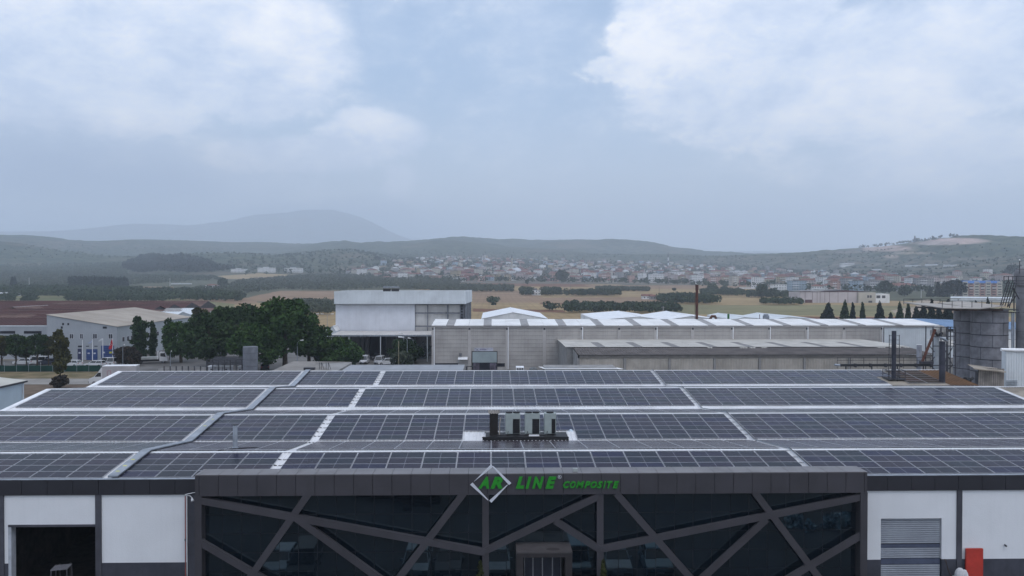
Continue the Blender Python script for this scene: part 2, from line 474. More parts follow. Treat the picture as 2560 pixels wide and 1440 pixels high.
def land_material(name, hills=False):
    m = bpy.data.materials.new(name); m.use_nodes = True
    nt = m.node_tree; b = NB(nt); p = nt.nodes['Principled BSDF']
    pos = b.node('ShaderNodeNewGeometry').outputs['Position']
    base = b.node('ShaderNodeAttribute', attribute_name='soil').outputs['Color']
    n1 = b.noise(b.mapping(pos, (1, 2.2, 1)), 0.012, 6, 0.62)
    n2 = b.noise(pos, 0.11, 5, 0.65)
    n3 = b.noise(pos, 1.3, 3, 0.6)
    f = b.math('ADD', b.math('MULTIPLY', n1, 0.5), b.math('ADD', b.math('MULTIPLY', n2, 0.3), b.math('MULTIPLY', n3, 0.2)))
    k = b.ramp(f, [(0.34, 0.62), (0.5, 0.98), (0.64, 1.3)])
    c = b.mix(1.0, base, k, 'MULTIPLY')
    # tractor lines and drills across the fields
    w = b.node('ShaderNodeTexWave', wave_type='BANDS', bands_direction='X'); b.put(w.inputs['Vector'], b.mapping(pos, (1, .35, 0)))
    w.inputs['Scale'].default_value = 0.06; w.inputs['Distortion'].default_value = 1.5; w.inputs['Detail'].default_value = 2; w.inputs['Detail Scale'].default_value = .3
    if not hills:
        c = b.mix(b.math('MULTIPLY', b.sstep(w.outputs['Fac'], 0.6, 1.0), 0.16), c, (.11, .085, .055))
    else:
        # maquis and pine in clumps, pale tracks and earth where the scrub is thin
        n4 = b.noise(pos, 0.03, 5, 0.7)
        sr = b.node('ShaderNodeSeparateColor'); b.put(sr.inputs[0], base); bare = b.math('SUBTRACT', 1.0, b.sstep(sr.outputs[0], .12, .24))
        c = b.mix(b.math('MULTIPLY', b.sstep(n4, 0.44, 0.56), b.math('ADD', b.math('MULTIPLY', bare, .85), .15)), c, (.030, .050, .034))
        n5 = b.noise(b.mapping(pos, (1, 1, 3)), 0.0035, 5, 0.6)
        c = b.mix(b.math('MULTIPLY', b.sstep(n5, 0.54, 0.66), 0.55), c, (.16, .13, .10))
    b.put(p.inputs['Base Color'], c)
    p.inputs['Roughness'].default_value = 0.95; p.inputs['Specular IOR Level'].default_value = 0.1
    bn = b.node('ShaderNodeBump'); bn.inputs['Strength'].default_value = 0.6; bn.inputs['Distance'].default_value = 0.25
    b.put(bn.inputs['Height'], n2 if not hills else b.noise(pos, 0.05, 5, .7)); b.l.new(bn.outputs[0], p.inputs['Normal'])
    if hills: bn.inputs['Distance'].default_value = 12; bn.inputs['Strength'].default_value = 0.5
    return m

def polar_sheet(name, azs, rs, zf, colf, material):
    A, R = np.meshgrid(azs, rs)
    X = R * np.sin(A); Y = R * np.cos(A); Z = zf(X, Y)
    na, nr = len(azs), len(rs)
    v = np.stack([X, Y, Z], -1).reshape(-1, 3)
    i = np.arange((nr - 1) * (na - 1)); rr = i // (na - 1); cc = i % (na - 1)
    q = np.stack([rr * na + cc, (rr + 1) * na + cc, (rr + 1) * na + cc + 1, rr * na + cc + 1], -1)[:, ::-1]
    me = bpy.data.meshes.new(name)
    me.vertices.add(len(v)); me.vertices.foreach_set('co', v.ravel())
    me.loops.add(q.size); me.loops.foreach_set('vertex_index', q.ravel().astype(np.int32))
    me.polygons.add(len(q)); me.polygons.foreach_set('loop_start', (np.arange(len(q)) * 4).astype(np.int32))
    me.polygons.foreach_set('use_smooth', np.ones(len(q), bool))
    me.update(calc_edges=True)
    c = colf(X, Y, Z).reshape(-1, 3)
    at_ = me.color_attributes.new('soil', 'FLOAT_COLOR', 'POINT')
    at_.data.foreach_set('color', np.concatenate([c, np.ones((len(c), 1))], 1).ravel())
    me.materials.append(material)
    return link(name, me)

front = np.linspace(-0.72, 0.72, 700)
back = np.linspace(0.72, 2 * math.pi - 0.72, 90)[1:]
azs = np.concatenate([front, back])
rs = np.concatenate([[0.0, 20, 60, 120, 200, 260], np.geomspace(290, 1720, 300)])
g_obj = polar_sheet('ground', azs, rs, terr, land_colour, land_material('fields'))
tag(g_obj, kind='structure')
def hill_colour(x, y, z):
    c = land_colour(x, y, z)
    r = np.hypot(x, y); az = np.arctan2(x, y); px, py = prj_np(x, y, z)
    def patch(cx, cy, rx, ry, col, k=1.0):
        w = np.exp(-((px - cx) / rx) ** 2 - ((py - cy) / ry) ** 2) * (0.35 + 1.3 * vnoise(x, y, 150, 4.0, 4)) * k
        w = sm((w - .22) / .35)[..., None] * k
        c[:] = c * (1 - w) + np.array(col) * w
    patch(2385, 602, 80, 8, (.50, .38, .34)); patch(2330, 607, 60, 5, (.40, .33, .30)); patch(2215, 620, 70, 9, (.44, .33, .29)); patch(2120, 630, 80, 5, (.26, .22, .20), .8)
    patch(2225, 640, 22, 4, (.36, .29, .24)); patch(2280, 632, 70, 2.5, (.30, .25, .2)); patch(2130, 658, 70, 6, (.20, .165, .14), .8)
    patch(2050, 650, 120, 8, (.13, .12, .09), .8)
    patch(1560, 625, 120, 12, (.12, .125, .09), .8); patch(1300, 640, 160, 8, (.12, .12, .085), .8); patch(250, 598, 60, 4, (.2, .17, .13), .9)
    patch(120, 612, 200, 12, (.13, .11, .09), .7); patch(480, 618, 300, 8, (.12, .105, .085), .7)
    return c
h_obj = polar_sheet('hills', np.linspace(-0.85, 0.85, 760), np.concatenate([np.geomspace(1690, 6400, 300), [6900, 7600, 8400, 9300]]), lambda x, y: terr(x, y) - np.clip((1750 - np.hypot(x, y)) / 60, 0, 1) * 1.5, hill_colour, land_material('scrub_hills', True))
tag(h_obj, kind='structure')
# the big mountain lost in the haze
def mount_z(x, y):
    az = np.arctan2(x, y); r = np.hypot(x, y)
    MP = [-1800, -600, 0, 150, 330, 480, 560, 640, 700, 760, 830, 900, 960, 1020, 1150, 1400, 1800, 2400, 3200]
    MY = [630, 610, 600, 590, 577, 572, 562, 545, 540, 531, 529, 546, 574, 598, 612, 625, 632, 634, 636]
    ys = np.interp(az, pxaz(MP), MY); top = HC + (695 - ys) / FPX * 12000
    t = (r - 9500) / 2500.0
    return np.where(t < 1, sm(t) * top, top * np.exp(-((r - 12000) / 700) ** 2)) + (vnoise(x, y, 700, 6.0, 4) - .5) * 80 * sm(t)
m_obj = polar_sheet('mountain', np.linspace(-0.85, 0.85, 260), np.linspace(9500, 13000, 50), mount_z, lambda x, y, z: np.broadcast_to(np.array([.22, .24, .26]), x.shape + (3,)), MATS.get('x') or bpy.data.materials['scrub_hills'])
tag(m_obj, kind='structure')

# ------------------------------------------------------------------ air
def haze():
    mb = MB(); mb.box(-13000, 13000, -1500, 15000, -1.5, 1060)
    m = bpy.data.materials.new('haze_air'); m.use_nodes = True
    nt = m.node_tree
    for n in list(nt.nodes): nt.nodes.remove(n)
    o = nt.nodes.new('ShaderNodeOutputMaterial'); v = nt.nodes.new('ShaderNodeVolumePrincipled')
    v.inputs['Color'].default_value = (0.80, 0.89, 1.0, 1)
    v.inputs['Density'].default_value = HAZE
    v.inputs['Anisotropy'].default_value = 0.1
    nt.links.new(v.outputs[0], o.inputs['Volume'])
    ob = link('haze', mb.mesh('haze', m)); tag(ob, kind='stuff')
HAZE = 1.9e-4
haze()

# ================================================================== THE FACTORY IN FRONT
M_ROOF = mat('white_roof_sheet', (.76, .76, .775), .42, .5, var=.10, scale=.35, streak=.25, fine=.10)
M_TAN = mat('tan_roof_sheet', (.40, .35, .29), .6, .3, var=.2, scale=.5, streak=.3, fine=.2)
M_RUST = mat('rusty_roof_sheet', (.155, .078, .034), .8, .2, var=.25, scale=.4, streak=.4, fine=.3, col2=(.12, .07, .04))
M_FLASH = mat('white_flashing', (.84, .85, .87), .4, .5, var=.06, scale=.6, fine=.05)
M_WHITE = mat('white_render', (.72, .74, .77), .8, .2, var=.025, scale=.4, streak=.05, bump=.2, bscale=14)
M_DARKFAS = mat('charcoal_fascia', (.030, .030, .038), .5, .35, var=.10, scale=.4, fine=.10, rnd=.22)
M_PORTAL = mat('anthracite_cladding', (.058, .055, .064), .45, .4, var=.10, scale=.5, fine=.12, rnd=.16)
M_BACK = mat('joint_backing', (.008, .008, .01), .9, .1)
M_PLINTH = mat('grey_plinth', (.062, .065, .082), .8, .2, var=.12, scale=.8, streak=.2)
M_PILLAR = mat('grey_pilaster', (.075, .076, .092), .75, .2, var=.12, scale=.8, streak=.2)
M_ALU = mat('aluminium', (.52, .53, .56), .42, .5, .35, var=.08)
M_GALV = mat('galvanised_tray', (.30, .335, .385), .45, .5, .2, var=.14, scale=1.2, streak=.1, fine=.15)
M_BLACK = mat('black_steel', (.012, .012, .014), .55, .4, var=.2)
M_DARKSTEEL = mat('dark_steel', (.045, .045, .055), .6, .4, var=.2, fine=.2)
M_YEL = mat('yellow_sticker', (.62, .60, .12), .5, .4)
M_RUBBER = mat('black_cable', (.01, .01, .012), .6, .3)
M_CONC = mat('concrete', (.30, .295, .29), .85, .2, var=.12, scale=.6, streak=.2, fine=.12)

def panel_material(name, base, dust, dustamt, r0=.13, sp=.20, ior=1.5):
    m = bpy.data.materials.new(name); m.use_nodes = True
    nt = m.node_tree; b = NB(nt); p = nt.nodes['Principled BSDF']
    tc = b.node('ShaderNodeTexCoord').outputs['Object']
    sep = b.node('ShaderNodeSeparateXYZ'); b.put(sep.inputs[0], tc)
    def lines(sock, pitch, w, off=0.0):
        u = b.math('FRACT', b.math('ADD', b.math('DIVIDE', sock, pitch), 0.5 + off))
        return b.math('LESS_THAN', b.math('ABSOLUTE', b.math('SUBTRACT', u, 0.5)), w / pitch / 2)
    cell = b.math('MAXIMUM', lines(sep.outputs[0], 0.0925, 0.0045), lines(sep.outputs[1], 0.1835, 0.0045))
    midg = b.math('LESS_THAN', b.math('ABSOLUTE', sep.outputs[0]), 0.013)
    rnd = b.node('ShaderNodeObjectInfo').outputs['Random']
    c0 = b.ramp(rnd, [(0.0, (base[0] * .7, base[1] * 1.15, base[2] * .95)), (0.4, base), (0.7, (base[0] * 1.7, base[1] * 1.1, base[2] * 1.1)), (1.0, (base[0] * .8, base[1] * .9, base[2] * 1.7))])
    n = b.noise(b.node('ShaderNodeNewGeometry').outputs['Position'], 0.7, 5, 0.6)
    c = b.mix(b.math('MULTIPLY', cell, 0.13), c0, (.20, .21, .25))
    c = b.mix(b.math('MULTIPLY', midg, 0.55), c, (.36, .37, .41))
    c = b.mix(b.math('MULTIPLY', b.sstep(n, 0.3, 0.75), dustamt), c, dust)
    b.put(p.inputs['Base Color'], c)
    b.put(p.inputs['Roughness'], b.math('ADD', r0, b.math('MULTIPLY', n, 0.22)))
    p.inputs['Specular IOR Level'].default_value = sp; p.inputs['IOR'].default_value = ior
    return m
M_PV = panel_material('solar_glass', (.009, .0105, .0235), (.06, .058, .064), 0.12, sp=.5, ior=1.165)
M_PVD = panel_material('dusty_solar_glass', (.030, .018, .014), (.060, .036, .024), 0.9, .55, .08)

YT = {1: 105.87, 2: 89.02, 3: 71.97, 4: 56.51}
ZT, ZB, RUN = 7.705, 6.898, 6.79
SLOPE = math.atan((ZT - ZB) / RUN)
PX, PY = 2.30, 1.14
X0 = {'A': (-47.70, 10), 'B': (-23.72, 4), 'C': (-13.92, 15), 'D': (21.12, 15)}
RXL, RXR = -48.4, 59.3
factory = thing('factory_building', 'white and anthracite factory with solar panels covering its ridged roof and a green lettered fascia', 'factory', (0, 51.5, 0))
GAP = 0.11                                             # panel glass above the sheet
ridgeY = {r: YT[r] + 0.42 for r in YT}
ridgeZ = ZT - GAP + 0.42 * math.tan(SLOPE)
valY = {3: (ridgeY[4] + ridgeY[3]) / 2, 2: (ridgeY[3] + ridgeY[2]) / 2, 1: (ridgeY[2] + ridgeY[1]) / 2}
T = math.tan(SLOPE)
def sheet_z_south(r, y): return ridgeZ - (ridgeY[r] - y) * T
def corrugated(x0, x1, ya, za, yb, zb, pitch=0.30, h=0.045, rib=0.09):
    mb = MB(); n = int(round((x1 - x0) / pitch)); xs = []
    for i in range(n):
        x = x0 + i * pitch
        xs += [(x, 0), (x + pitch - rib - .03, 0), (x + pitch - rib, h), (x + pitch - .03, h)]
    xs.append((x1, 0))
    for (xa, ha), (xb, hb) in zip(xs[:-1], xs[1:]):
        mb.quad((xa, ya, za + ha), (xb, ya, za + hb), (xb, yb, zb + hb), (xa, yb, zb + ha))
    return mb
def shares(px): return px
for r in (4, 3, 2, 1):
    ylo = 51.75 if r == 4 else valY[r] + 0.14
    zlo = sheet_z_south(r, ylo)
    if r >= 3: part('roof_sheet', corrugated(RXL, RXR, ylo, zlo, ridgeY[r], ridgeZ), M_ROOF, factory)
    else:
        xr = 56.2 if r == 2 else 48.8
        part('roof_sheet', corrugated(RXL, xr, ylo, zlo, ridgeY[r], ridgeZ), M_ROOF, factory)
        if r == 2: tag(part('roof_sheet', corrugated(xr, RXR, ylo, zlo, ridgeY[r], ridgeZ), M_TAN, factory), 'tan weathered roof sheet at the right end')
        else:
            part('roof_sheet', corrugated(xr, 55.95, ylo, zlo, ridgeY[r], ridgeZ), M_TAN, factory)
            tag(part('roof_sheet', corrugated(55.95, RXR, ylo, zlo, ridgeY[r], ridgeZ, .5, .06, .16), M_RUST, factory), 'orange-brown rusty roof sheet at the far right end')
    # north slope
    nxt = {4: 3, 3: 2, 2: 1}.get(r)
    yv = valY[nxt] - 0.14 if nxt else 113.8
    part('roof_sheet', corrugated(RXL, RXR, ridgeY[r], ridgeZ, yv, ridgeZ - (yv - ridgeY[r]) * T), M_ROOF, factory)
    mb = MB(); mb.box(RXL, RXR, ridgeY[r] - .16, ridgeY[r] + .16, ridgeZ + .046, ridgeZ + .066)
    part('ridge_cap', mb, M_FLASH, factory)
    if nxt:
        zv = ridgeZ - (yv - ridgeY[r]) * T
        mb = MB(); mb.box(RXL, RXR, valY[nxt] - .16, valY[nxt] + .16, zv - .10, zv - .05)
        part('gutter', mb, M_GALV, factory)
# white verge flashing down the left edge, and gable wall below it
mb = MB()
prof = [(51.62, sheet_z_south(4, 51.62))]
for r in (4, 3, 2, 1):
    prof.append((ridgeY[r], ridgeZ))
    nxt = {4: 3, 3: 2, 2: 1}.get(r)
    if nxt: prof.append((valY[nxt], ridgeZ - (valY[nxt] - ridgeY[r]) * T))
prof.append((113.8, ridgeZ - (113.8 - ridgeY[1]) * T))
for (ya, za), (yb, zb) in zip(prof[:-1], prof[1:]):
    mb = MB()
    for x0, x1 in ((RXL - .06, RXL + .52),):
        i = len(mb.v)
        mb.v += [(x0, ya, za + .06), (x1, ya, za + .06), (x1, yb, zb + .06), (x0, yb, zb + .06), (x0, ya, za + .09), (x1, ya, za + .09), (x1, yb, zb + .09), (x0, yb, zb + .09)]
        for q in ((0,3,2,1),(4,5,6,7),(0,1,5,4),(1,2,6,5),(2,3,7,6),(3,0,4,7)): mb.f.append(tuple(i + k for k in q)); mb.m.append(0)
    part('verge_flashing', mb, M_FLASH, factory)
mb = MB(); mb.poly([(RXL + .02, y, z - .02) for y, z in prof] + [(RXL + .02, 113.8, 0), (RXL + .02, 51.62, 0)]); part('side_wall', mb, M_WHITE, factory)
mb = MB(); mb.poly(([(RXR, y, z - .02) for y, z in prof] + [(RXR, 113.8, 0), (RXR, 51.62, 0)])[::-1]); part('side_wall', mb, M_WHITE, factory)
mb = MB(); mb.box(RXL + .05, RXR - .05, 113.6, 113.78, 0, prof[-1][1] - .05); part('rear_wall', mb, M_WHITE, factory)

# ---- solar arrays -------------------------------------------------
def module_mesh(name, glass):
    w, d, t, fr = 2.25, 1.122, .035, .022
    mb = MB()
    xs = [-w/2, -w/2 + fr, w/2 - fr, w/2]; ys = [-d/2, -d/2 + fr, d/2 - fr, d/2]
    o = [(xs[0], ys[0], 0), (xs[3], ys[0], 0), (xs[3], ys[3], 0), (xs[0], ys[3], 0)]
    n = [(xs[1], ys[1], 0), (xs[2], ys[1], 0), (xs[2], ys[2], 0), (xs[1], ys[2], 0)]
    for k in range(4): mb.quad(o[k], o[(k+1) % 4], n[(k+1) % 4], n[k])
    for k in range(4):
        a, b_ = o[k], o[(k+1) % 4]; mb.quad((a[0], a[1], -t), (b_[0], b_[1], -t), b_, a)
    mb.cur = 1
    mb.quad(*[(p[0], p[1], -.004) for p in n])
    mb.quad(*[(p[0], p[1], -t) for p in o[::-1]])
    return mb.mesh(name, [M_FRAME, glass])
M_FRAME = mat('module_frame', (.40, .41, .44), .4, .5, .2, var=.06)
ME_PV = module_mesh('solar_panel', M_PV)
ME_PVD = module_mesh('solar_panel_dusty', M_PVD)
WORDS = {'A': 'left of the grey cable tray', 'B': 'between cable tray and narrow gap', 'C': 'of the wide middle bay', 'D': 'right of the conduit walkway'}
RWORDS = {4: 'lowest slope behind the fascia', 3: 'slope with the air conditioners', 2: 'third slope from the front', 1: 'farthest slope'}
def south_array(r, blk, x0, cols, rows, me, skip, label):
    ty = YT[r]
    root = thing('solar_array', label, 'solar panels', (x0, ty, ZT), 'solar arrays on the south slopes')
    for j in range(rows):
        for c in range(cols):
            if (c, j) in skip: continue
            s = (j + .5) * PY
            o = bpy.data.objects.new('solar_panel', me); COL.objects.link(o); o.parent = root
            o.location = ((c + .5) * PX, -s * math.cos(SLOPE), -s * math.sin(SLOPE))
            o.rotation_euler = (SLOPE + random.gauss(0, .0035), random.gauss(0, .003), 0)
    # feet that hold the lower rail off the sheet
    fm = MB()
    for j in range(0, rows):
        pass
    for c in range(cols):
        jb = max([j for j in range(rows) if (c, j) not in skip]) + 1
        s = jb * PY - .05
        for dx in (.42, 1.72):
            fm.cbox(((c * PX) + dx, -s * math.cos(SLOPE) - .02, -s * math.sin(SLOPE) - GAP), .05, .05, GAP - .036)
    for s in [j * PY for j in range(1, rows)][::2]:
        fm.beam((0.05, -s * math.cos(SLOPE), -s * math.sin(SLOPE) - .058), (cols * PX - .05, -s * math.cos(SLOPE), -s * math.sin(SLOPE) - .058), .04, .04) if not skip else None
    fo = part('mounting_feet', fm, M_ALU, root, 'stuff', local=True)
for r in (4, 3, 2, 1):
    for blk, (x0, cols) in X0.items():
        rows = 4 if r == 4 else 6
        if r == 1 and blk == 'D': cols = 13
        skip = set()
        if r == 3 and blk == 'C':
            c0 = round((-2.4 - x0) / PX); skip = {(c, j) for c in range(c0, c0 + 4) for j in (4, 5)}
        if r == 1 and blk == 'D': skip = {(12, j) for j in (3, 4, 5)}
        south_array(r, blk, x0, cols, rows, ME_PV, skip, 'solar array %s, %s' % (WORDS[blk], RWORDS[r]))
south_array(1, 'E', 51.3, 2, 6, ME_PVD, set(), 'brown dust-covered solar panel array between the two dark flue pipes')
# north slopes: seen edge-on, the panels read as one grey band
NG = .13
def north_array(r, blk, x0, cols, label):
    y0 = ridgeY[r] + .90; z0 = ridgeZ - .90 * T + NG
    root = thing('solar_array', label, 'solar panels', (x0, y0, z0), 'solar arrays on the north slopes')
    mb = MB(); cs, sn = math.cos(SLOPE), math.sin(SLOPE); w, d = 2.282, 1.122
    for j in range(6):
        for c in range(cols):
            xa = c * PX + .01; s0 = j * PY + .01
            def P(x, s, h=0): return (xa + x, s * cs + h * sn, -s * sn + h * cs)
            fr = .03
            mb.cur = 0
            o = [(0, s0), (w, s0), (w, s0 + d), (0, s0 + d)]; n = [(fr, s0 + fr), (w - fr, s0 + fr), (w - fr, s0 + d - fr), (fr, s0 + d - fr)]
            for k in range(4): mb.quad(P(*o[k]), P(*o[(k+1) % 4]), P(*n[(k+1) % 4]), P(*n[k]))
            if j == 0: mb.quad(P(0, s0, -.035), P(w, s0, -.035), P(w, s0, 0), P(0, s0, 0))
            mb.cur = 1
            mb.quad(*[P(a, b_, -.004) for a, b_ in n])
            if j == 0:
                mb.cur = 0
                for dx in (.42, 1.72): mb.cbox((xa + dx, s0 * cs, -s0 * sn - NG), .05, .05, NG - .04)
    part('panel_rows', mb, [M_FRAME, M_PVN], root, 'stuff', local=True)
M_PVN = panel_material('solar_glass_north', (.022, .022, .032), (.12, .11, .11), 0.25, sp=.5, ior=1.3)
NW = {4: 'first valley behind the flue pipe', 3: 'second valley from the front', 2: 'third valley from the front'}
for r in (4, 3, 2):
    for blk, (x0, cols) in X0.items():
        north_array(r, blk, x0, cols, 'tilted-away grey solar array %s, %s' % (WORDS[blk], NW[r]))

# ---- cable tray, conduits and walkway bars -----------------------
def roof_line(x, off, skip_front=True):
    """points along the roof (over ridges, through valleys) at height off above the sheet"""
    pts = [(x, 51.9, sheet_z_south(4, 51.9) + off)]
    for r in (4, 3, 2, 1):
        pts.append((x, ridgeY[r], ridgeZ + off))
        nxt = {4: 3, 3: 2, 2: 1}.get(r)
        if nxt: pts.append((x, valY[nxt], ridgeZ - (valY[nxt] - ridgeY[r]) * T + off))
    return pts
tray = thing('cable_tray', 'wide grey cable tray zigzagging over the roof ridges, with small yellow stickers', 'cable tray', (-24.1, 51.9, 6.9))
pts = roof_line(0, .20)
for (x, ya, za), (_, yb, zb) in zip(pts[:-1], pts[1:]):
    nseg = max(1, int(round((yb - ya) / 2.6)))
    for k in range(nseg):
        t0, t1 = k / nseg, (k + 1) / nseg
        mb = MB()
        A = (-24.02 + .0, ya + (yb - ya) * t0, za + (zb - za) * t0); B_ = (-24.02, ya + (yb - ya) * t1 - .015, za + (zb - za) * t1)
        mb.beam(A, B_, .62, .10)
        part('tray_cover', mb, M_GALV, tray)
mb = MB()
for (x, ya, za), (_, yb, zb) in zip(pts[:-1], pts[1:]):
    mb.beam((-23.68, ya, za - .05), (-23.68, yb, zb - .05), .03, .05)
part('cable', mb, M_RUBBER, tray)
mb = MB()
for (x, ya, za), (_, yb, zb) in zip(pts[:-1], pts[1:]):
    for k in range(3): mb.beam((-24.52, ya + (yb-ya)*(k+.5)/3, za + (zb-za)*(k+.5)/3 - .12), (-23.6, ya + (yb-ya)*(k+.5)/3, za + (zb-za)*(k+.5)/3 - .12), .06, .05)
part('bracket', mb, M_ALU, tray, 'stuff')
for i, yy in enumerate((52.6, 53.6, 54.8, 68.4, 70.3)):
    mb = MB(); r = 4 if yy < 57 else 3; z = sheet_z_south(r, yy) + .255
    mb.v += [(-24.17, yy, z), (-23.93, yy, z), (-23.93, yy + .16, z + .16 * T), (-24.17, yy + .16, z + .16 * T)]; mb.f.append((0, 1, 2, 3)); mb.m.append(0)
    part('sticker', mb, M_YEL, tray)
# narrow gap on the left: dark cable crossings; right gap: two conduits
cross = thing('cable_crossings', 'short black cable loops crossing the narrow white gap left of the air conditioners', 'cables', (-14.2, 51.9, 6.9))
for r in (4, 3, 2, 1):
    for j in range(1, 4 if r == 4 else 6):
        s = j * PY; y = YT[r] - s * math.cos(SLOPE); z = ZT - s * math.sin(SLOPE)
        mb = MB(); mb.tube([(-14.55, y, z - .05), (-14.35, y + .02, z - .10), (-14.05, y - .03, z - .10), (-13.88, y, z - .05)], .035, 5)
        part('cable', mb, M_RUBBER, cross)
cond = thing('conduit_run', 'pair of light steel conduits following the right-hand roof gap over the ridges', 'conduit', (20.9, 51.9, 6.9))
for dx, m_ in ((20.86, M_GALV), (20.97, M_DARKSTEEL)):
    mb = MB(); mb.tube([(dx, p[1], p[2]) for p in roof_line(0, .17)], .032, 6); part('conduit', mb, m_, cond)
mb = MB()
for r in (4, 3, 2, 1):
    for j in range(1, 4 if r == 4 else 6):
        s = j * PY; y = YT[r] - s * math.cos(SLOPE); z = ZT - s * math.sin(SLOPE)
        mb.beam((20.60, y, z - .06), (21.1, y, z - .06), .03, .03)
part('bracket', mb, M_DARKSTEEL, cond, 'stuff')

# ---- front walls -----------------------------------------------------
WY = 51.62
def X_(px, Y=51.62): return at(px, 1250, Y)[0]
GL, GR = -18.30, 23.45                                # the glazed portal
FT, FB = 7.13, 6.17
def wall_rect(name, m_, x0, x1, z0, z1, y=WY, t=.2, label=None):
    mb = MB(); mb.box(x0, x1, y, y + t, z0, z1); o = part(name, mb, m_, factory)
    if label: o['label'] = label
    return o
# left of the portal
pil = [-24.765, -30.80, -36.9, -43.0]
dx0, dx1, dzt = -30.35, -24.95, 4.30
wall_rect('wall_panel', M_WHITE, -24.59, -19.26, 1.86, FB + .02)
wall_rect('wall_panel', M_WHITE, -30.66, -24.95, dzt, FB + .02)
wall_rect('wall_panel', M_WHITE, -30.66, dx0, 1.86, dzt)
wall_rect('wall_panel', M_WHITE, -36.8, -30.98, 1.86, FB + .02)
wall_rect('wall_panel', M_WHITE, RXL, -37.1, 1.86, FB + .02)
wall_rect('plinth', M_PLINTH, -24.59, -19.26, 0, 1.855, y=WY - .03)
wall_rect('plinth', M_PLINTH, -30.66, dx0, 0, 1.855, y=WY - .03)
wall_rect('plinth', M_PLINTH, RXL, -30.98, 0, 1.855, y=WY - .03)
for x in pil[:3]: wall_rect('pilaster', M_PILLAR, x - .18, x + .18, 0, FB + .01, y=WY - .10)
wall_rect('pilaster', M_PILLAR, -19.24, GL + .02, 0, FB + .01, y=WY - .12)
wall_rect('door_lintel', M_PILLAR, dx0 - .02, dx1, dzt - .14, dzt - .002, y=WY - .05)
wall_rect('door_jamb', mat('pale_jamb', (.42, .45, .50), .7), dx0 - .015, dx0 + .17, 0, dzt - .145, y=WY - .04, t=.5)
# the hall behind the open door
mb = MB()
mb.quad((-31, 51.9, .02), (-19, 51.9, .02), (-19, 64, .02), (-31, 64, .02)); mb.quad((-31, 64, 0), (-19, 64, 0), (-19, 64, 5.8), (-31, 64, 5.8))
mb.quad((-31, 51.9, 0), (-31, 64, 0), (-31, 64, 5.8), (-31, 51.9, 5.8)); mb.quad((-19, 64, 0), (-19, 51.9, 0), (-19, 51.9, 5.8), (-19, 64, 5.8)); mb.quad((-31, 51.9, 5.8), (-31, 64, 5.8), (-19, 64, 5.8), (-19, 51.9, 5.8))
part('interior_room', mb, mat('dark_interior', (.020, .019, .019), .9, .1, var=.3), factory)
# right of the portal
sx0, sx1, szt = 24.99, 28.88, 4.32
wall_rect('wall_panel', M_WHITE, GR, sx0 - .04, 1.70, szt + .02); wall_rect('wall_panel', M_WHITE, GR, 29.87, szt + .02, FB + .02)
wall_rect('wall_panel', M_WHITE, sx1 + .04, 29.87, 1.70, szt + .02); wall_rect('wall_panel', M_WHITE, 30.20, 36.3, 1.70, FB + .02); wall_rect('wall_panel', M_WHITE, 36.6, RXR, 1.70, FB + .02)
wall_rect('plinth', M_PLINTH, GR, sx0 - .04, 0, 1.695, y=WY - .03); wall_rect('plinth', M_PLINTH, sx1 + .04, 29.87, 0, 1.695, y=WY - .03); wall_rect('plinth', M_PLINTH, 30.2, RXR, 0, 1.695, y=WY - .03)
for x in (30.035, 36.45): wall_rect('pilaster', M_PILLAR, x - .16, x + .16, 0, FB + .01, y=WY - .10)
sh = part('roller_shutter', MB().box(sx0 - .02, sx1 + .02, WY + .17, WY + .19, 0, szt), M_BACK, factory)
M_SLAT = mat('shutter_slat', (.34, .37, .42), .5, .4, .1, var=.08, scale=.7, fine=.12)
mb = MB(); z = szt - .02
M_NAVY = mat('navy_band', (.075, .09, .14), .5, .4)
bands = [(2.41, 2.64), (1.35, 1.71)]
while z > .1:
    if not any(a - .05 < z - .07 < b_ + .03 for a, b_ in bands):
        mb.prism([(WY + .165, z), (WY + .12, z - .03), (WY + .12, z - .095), (WY + .165, z - .125)], 'x', sx0, sx1)
    z -= .136
o = link('slats', mb.mesh('slats', M_SLAT), sh); o['kind'] = 'stuff'
for a, b_ in bands:
    mb = MB(); mb.box(sx0, sx1, WY + .125, WY + .16, a, b_); link('slat_band', mb.mesh('slat_band', M_NAVY), sh)
# charcoal fascia, panel by panel
def fascia(x0, x1, joint, pitch, y, z0, z1, m_, name='fascia_panel'):
    js = [joint + k * pitch for k in range(-60, 60)]; js = [x0] + [j for j in js if x0 + .15 < j < x1 - .15] + [x1]
    for a, b_ in zip(js[:-1], js[1:]):
        mb = MB(); mb.box(a + .014, b_ - .014, y, y + .05, z0, z1)
        part(name, mb, m_, factory)
wall_rect('fascia_backing', M_BACK, RXL, GL, FB - .01, FT - .01, y=51.56, t=.15)
wall_rect('fascia_backing', M_BACK, GR, RXR, FB - .01, FT - .01, y=51.56, t=.15)
fascia(RXL, GL - .003, X_(54, 51.5), 1.585, 51.5, FB, FT, M_DARKFAS)
fascia(GR + .003, RXR, X_(2219, 51.5), 1.535, 51.5, FB, FT, M_DARKFAS)
for a, b_ in ((RXL, GL), (GR, RXR)):
    mb = MB(); mb.box(a, b_, 51.49, 51.80, FT + .003, FT + .03); part('fascia_capping', mb, M_GALV, factory)
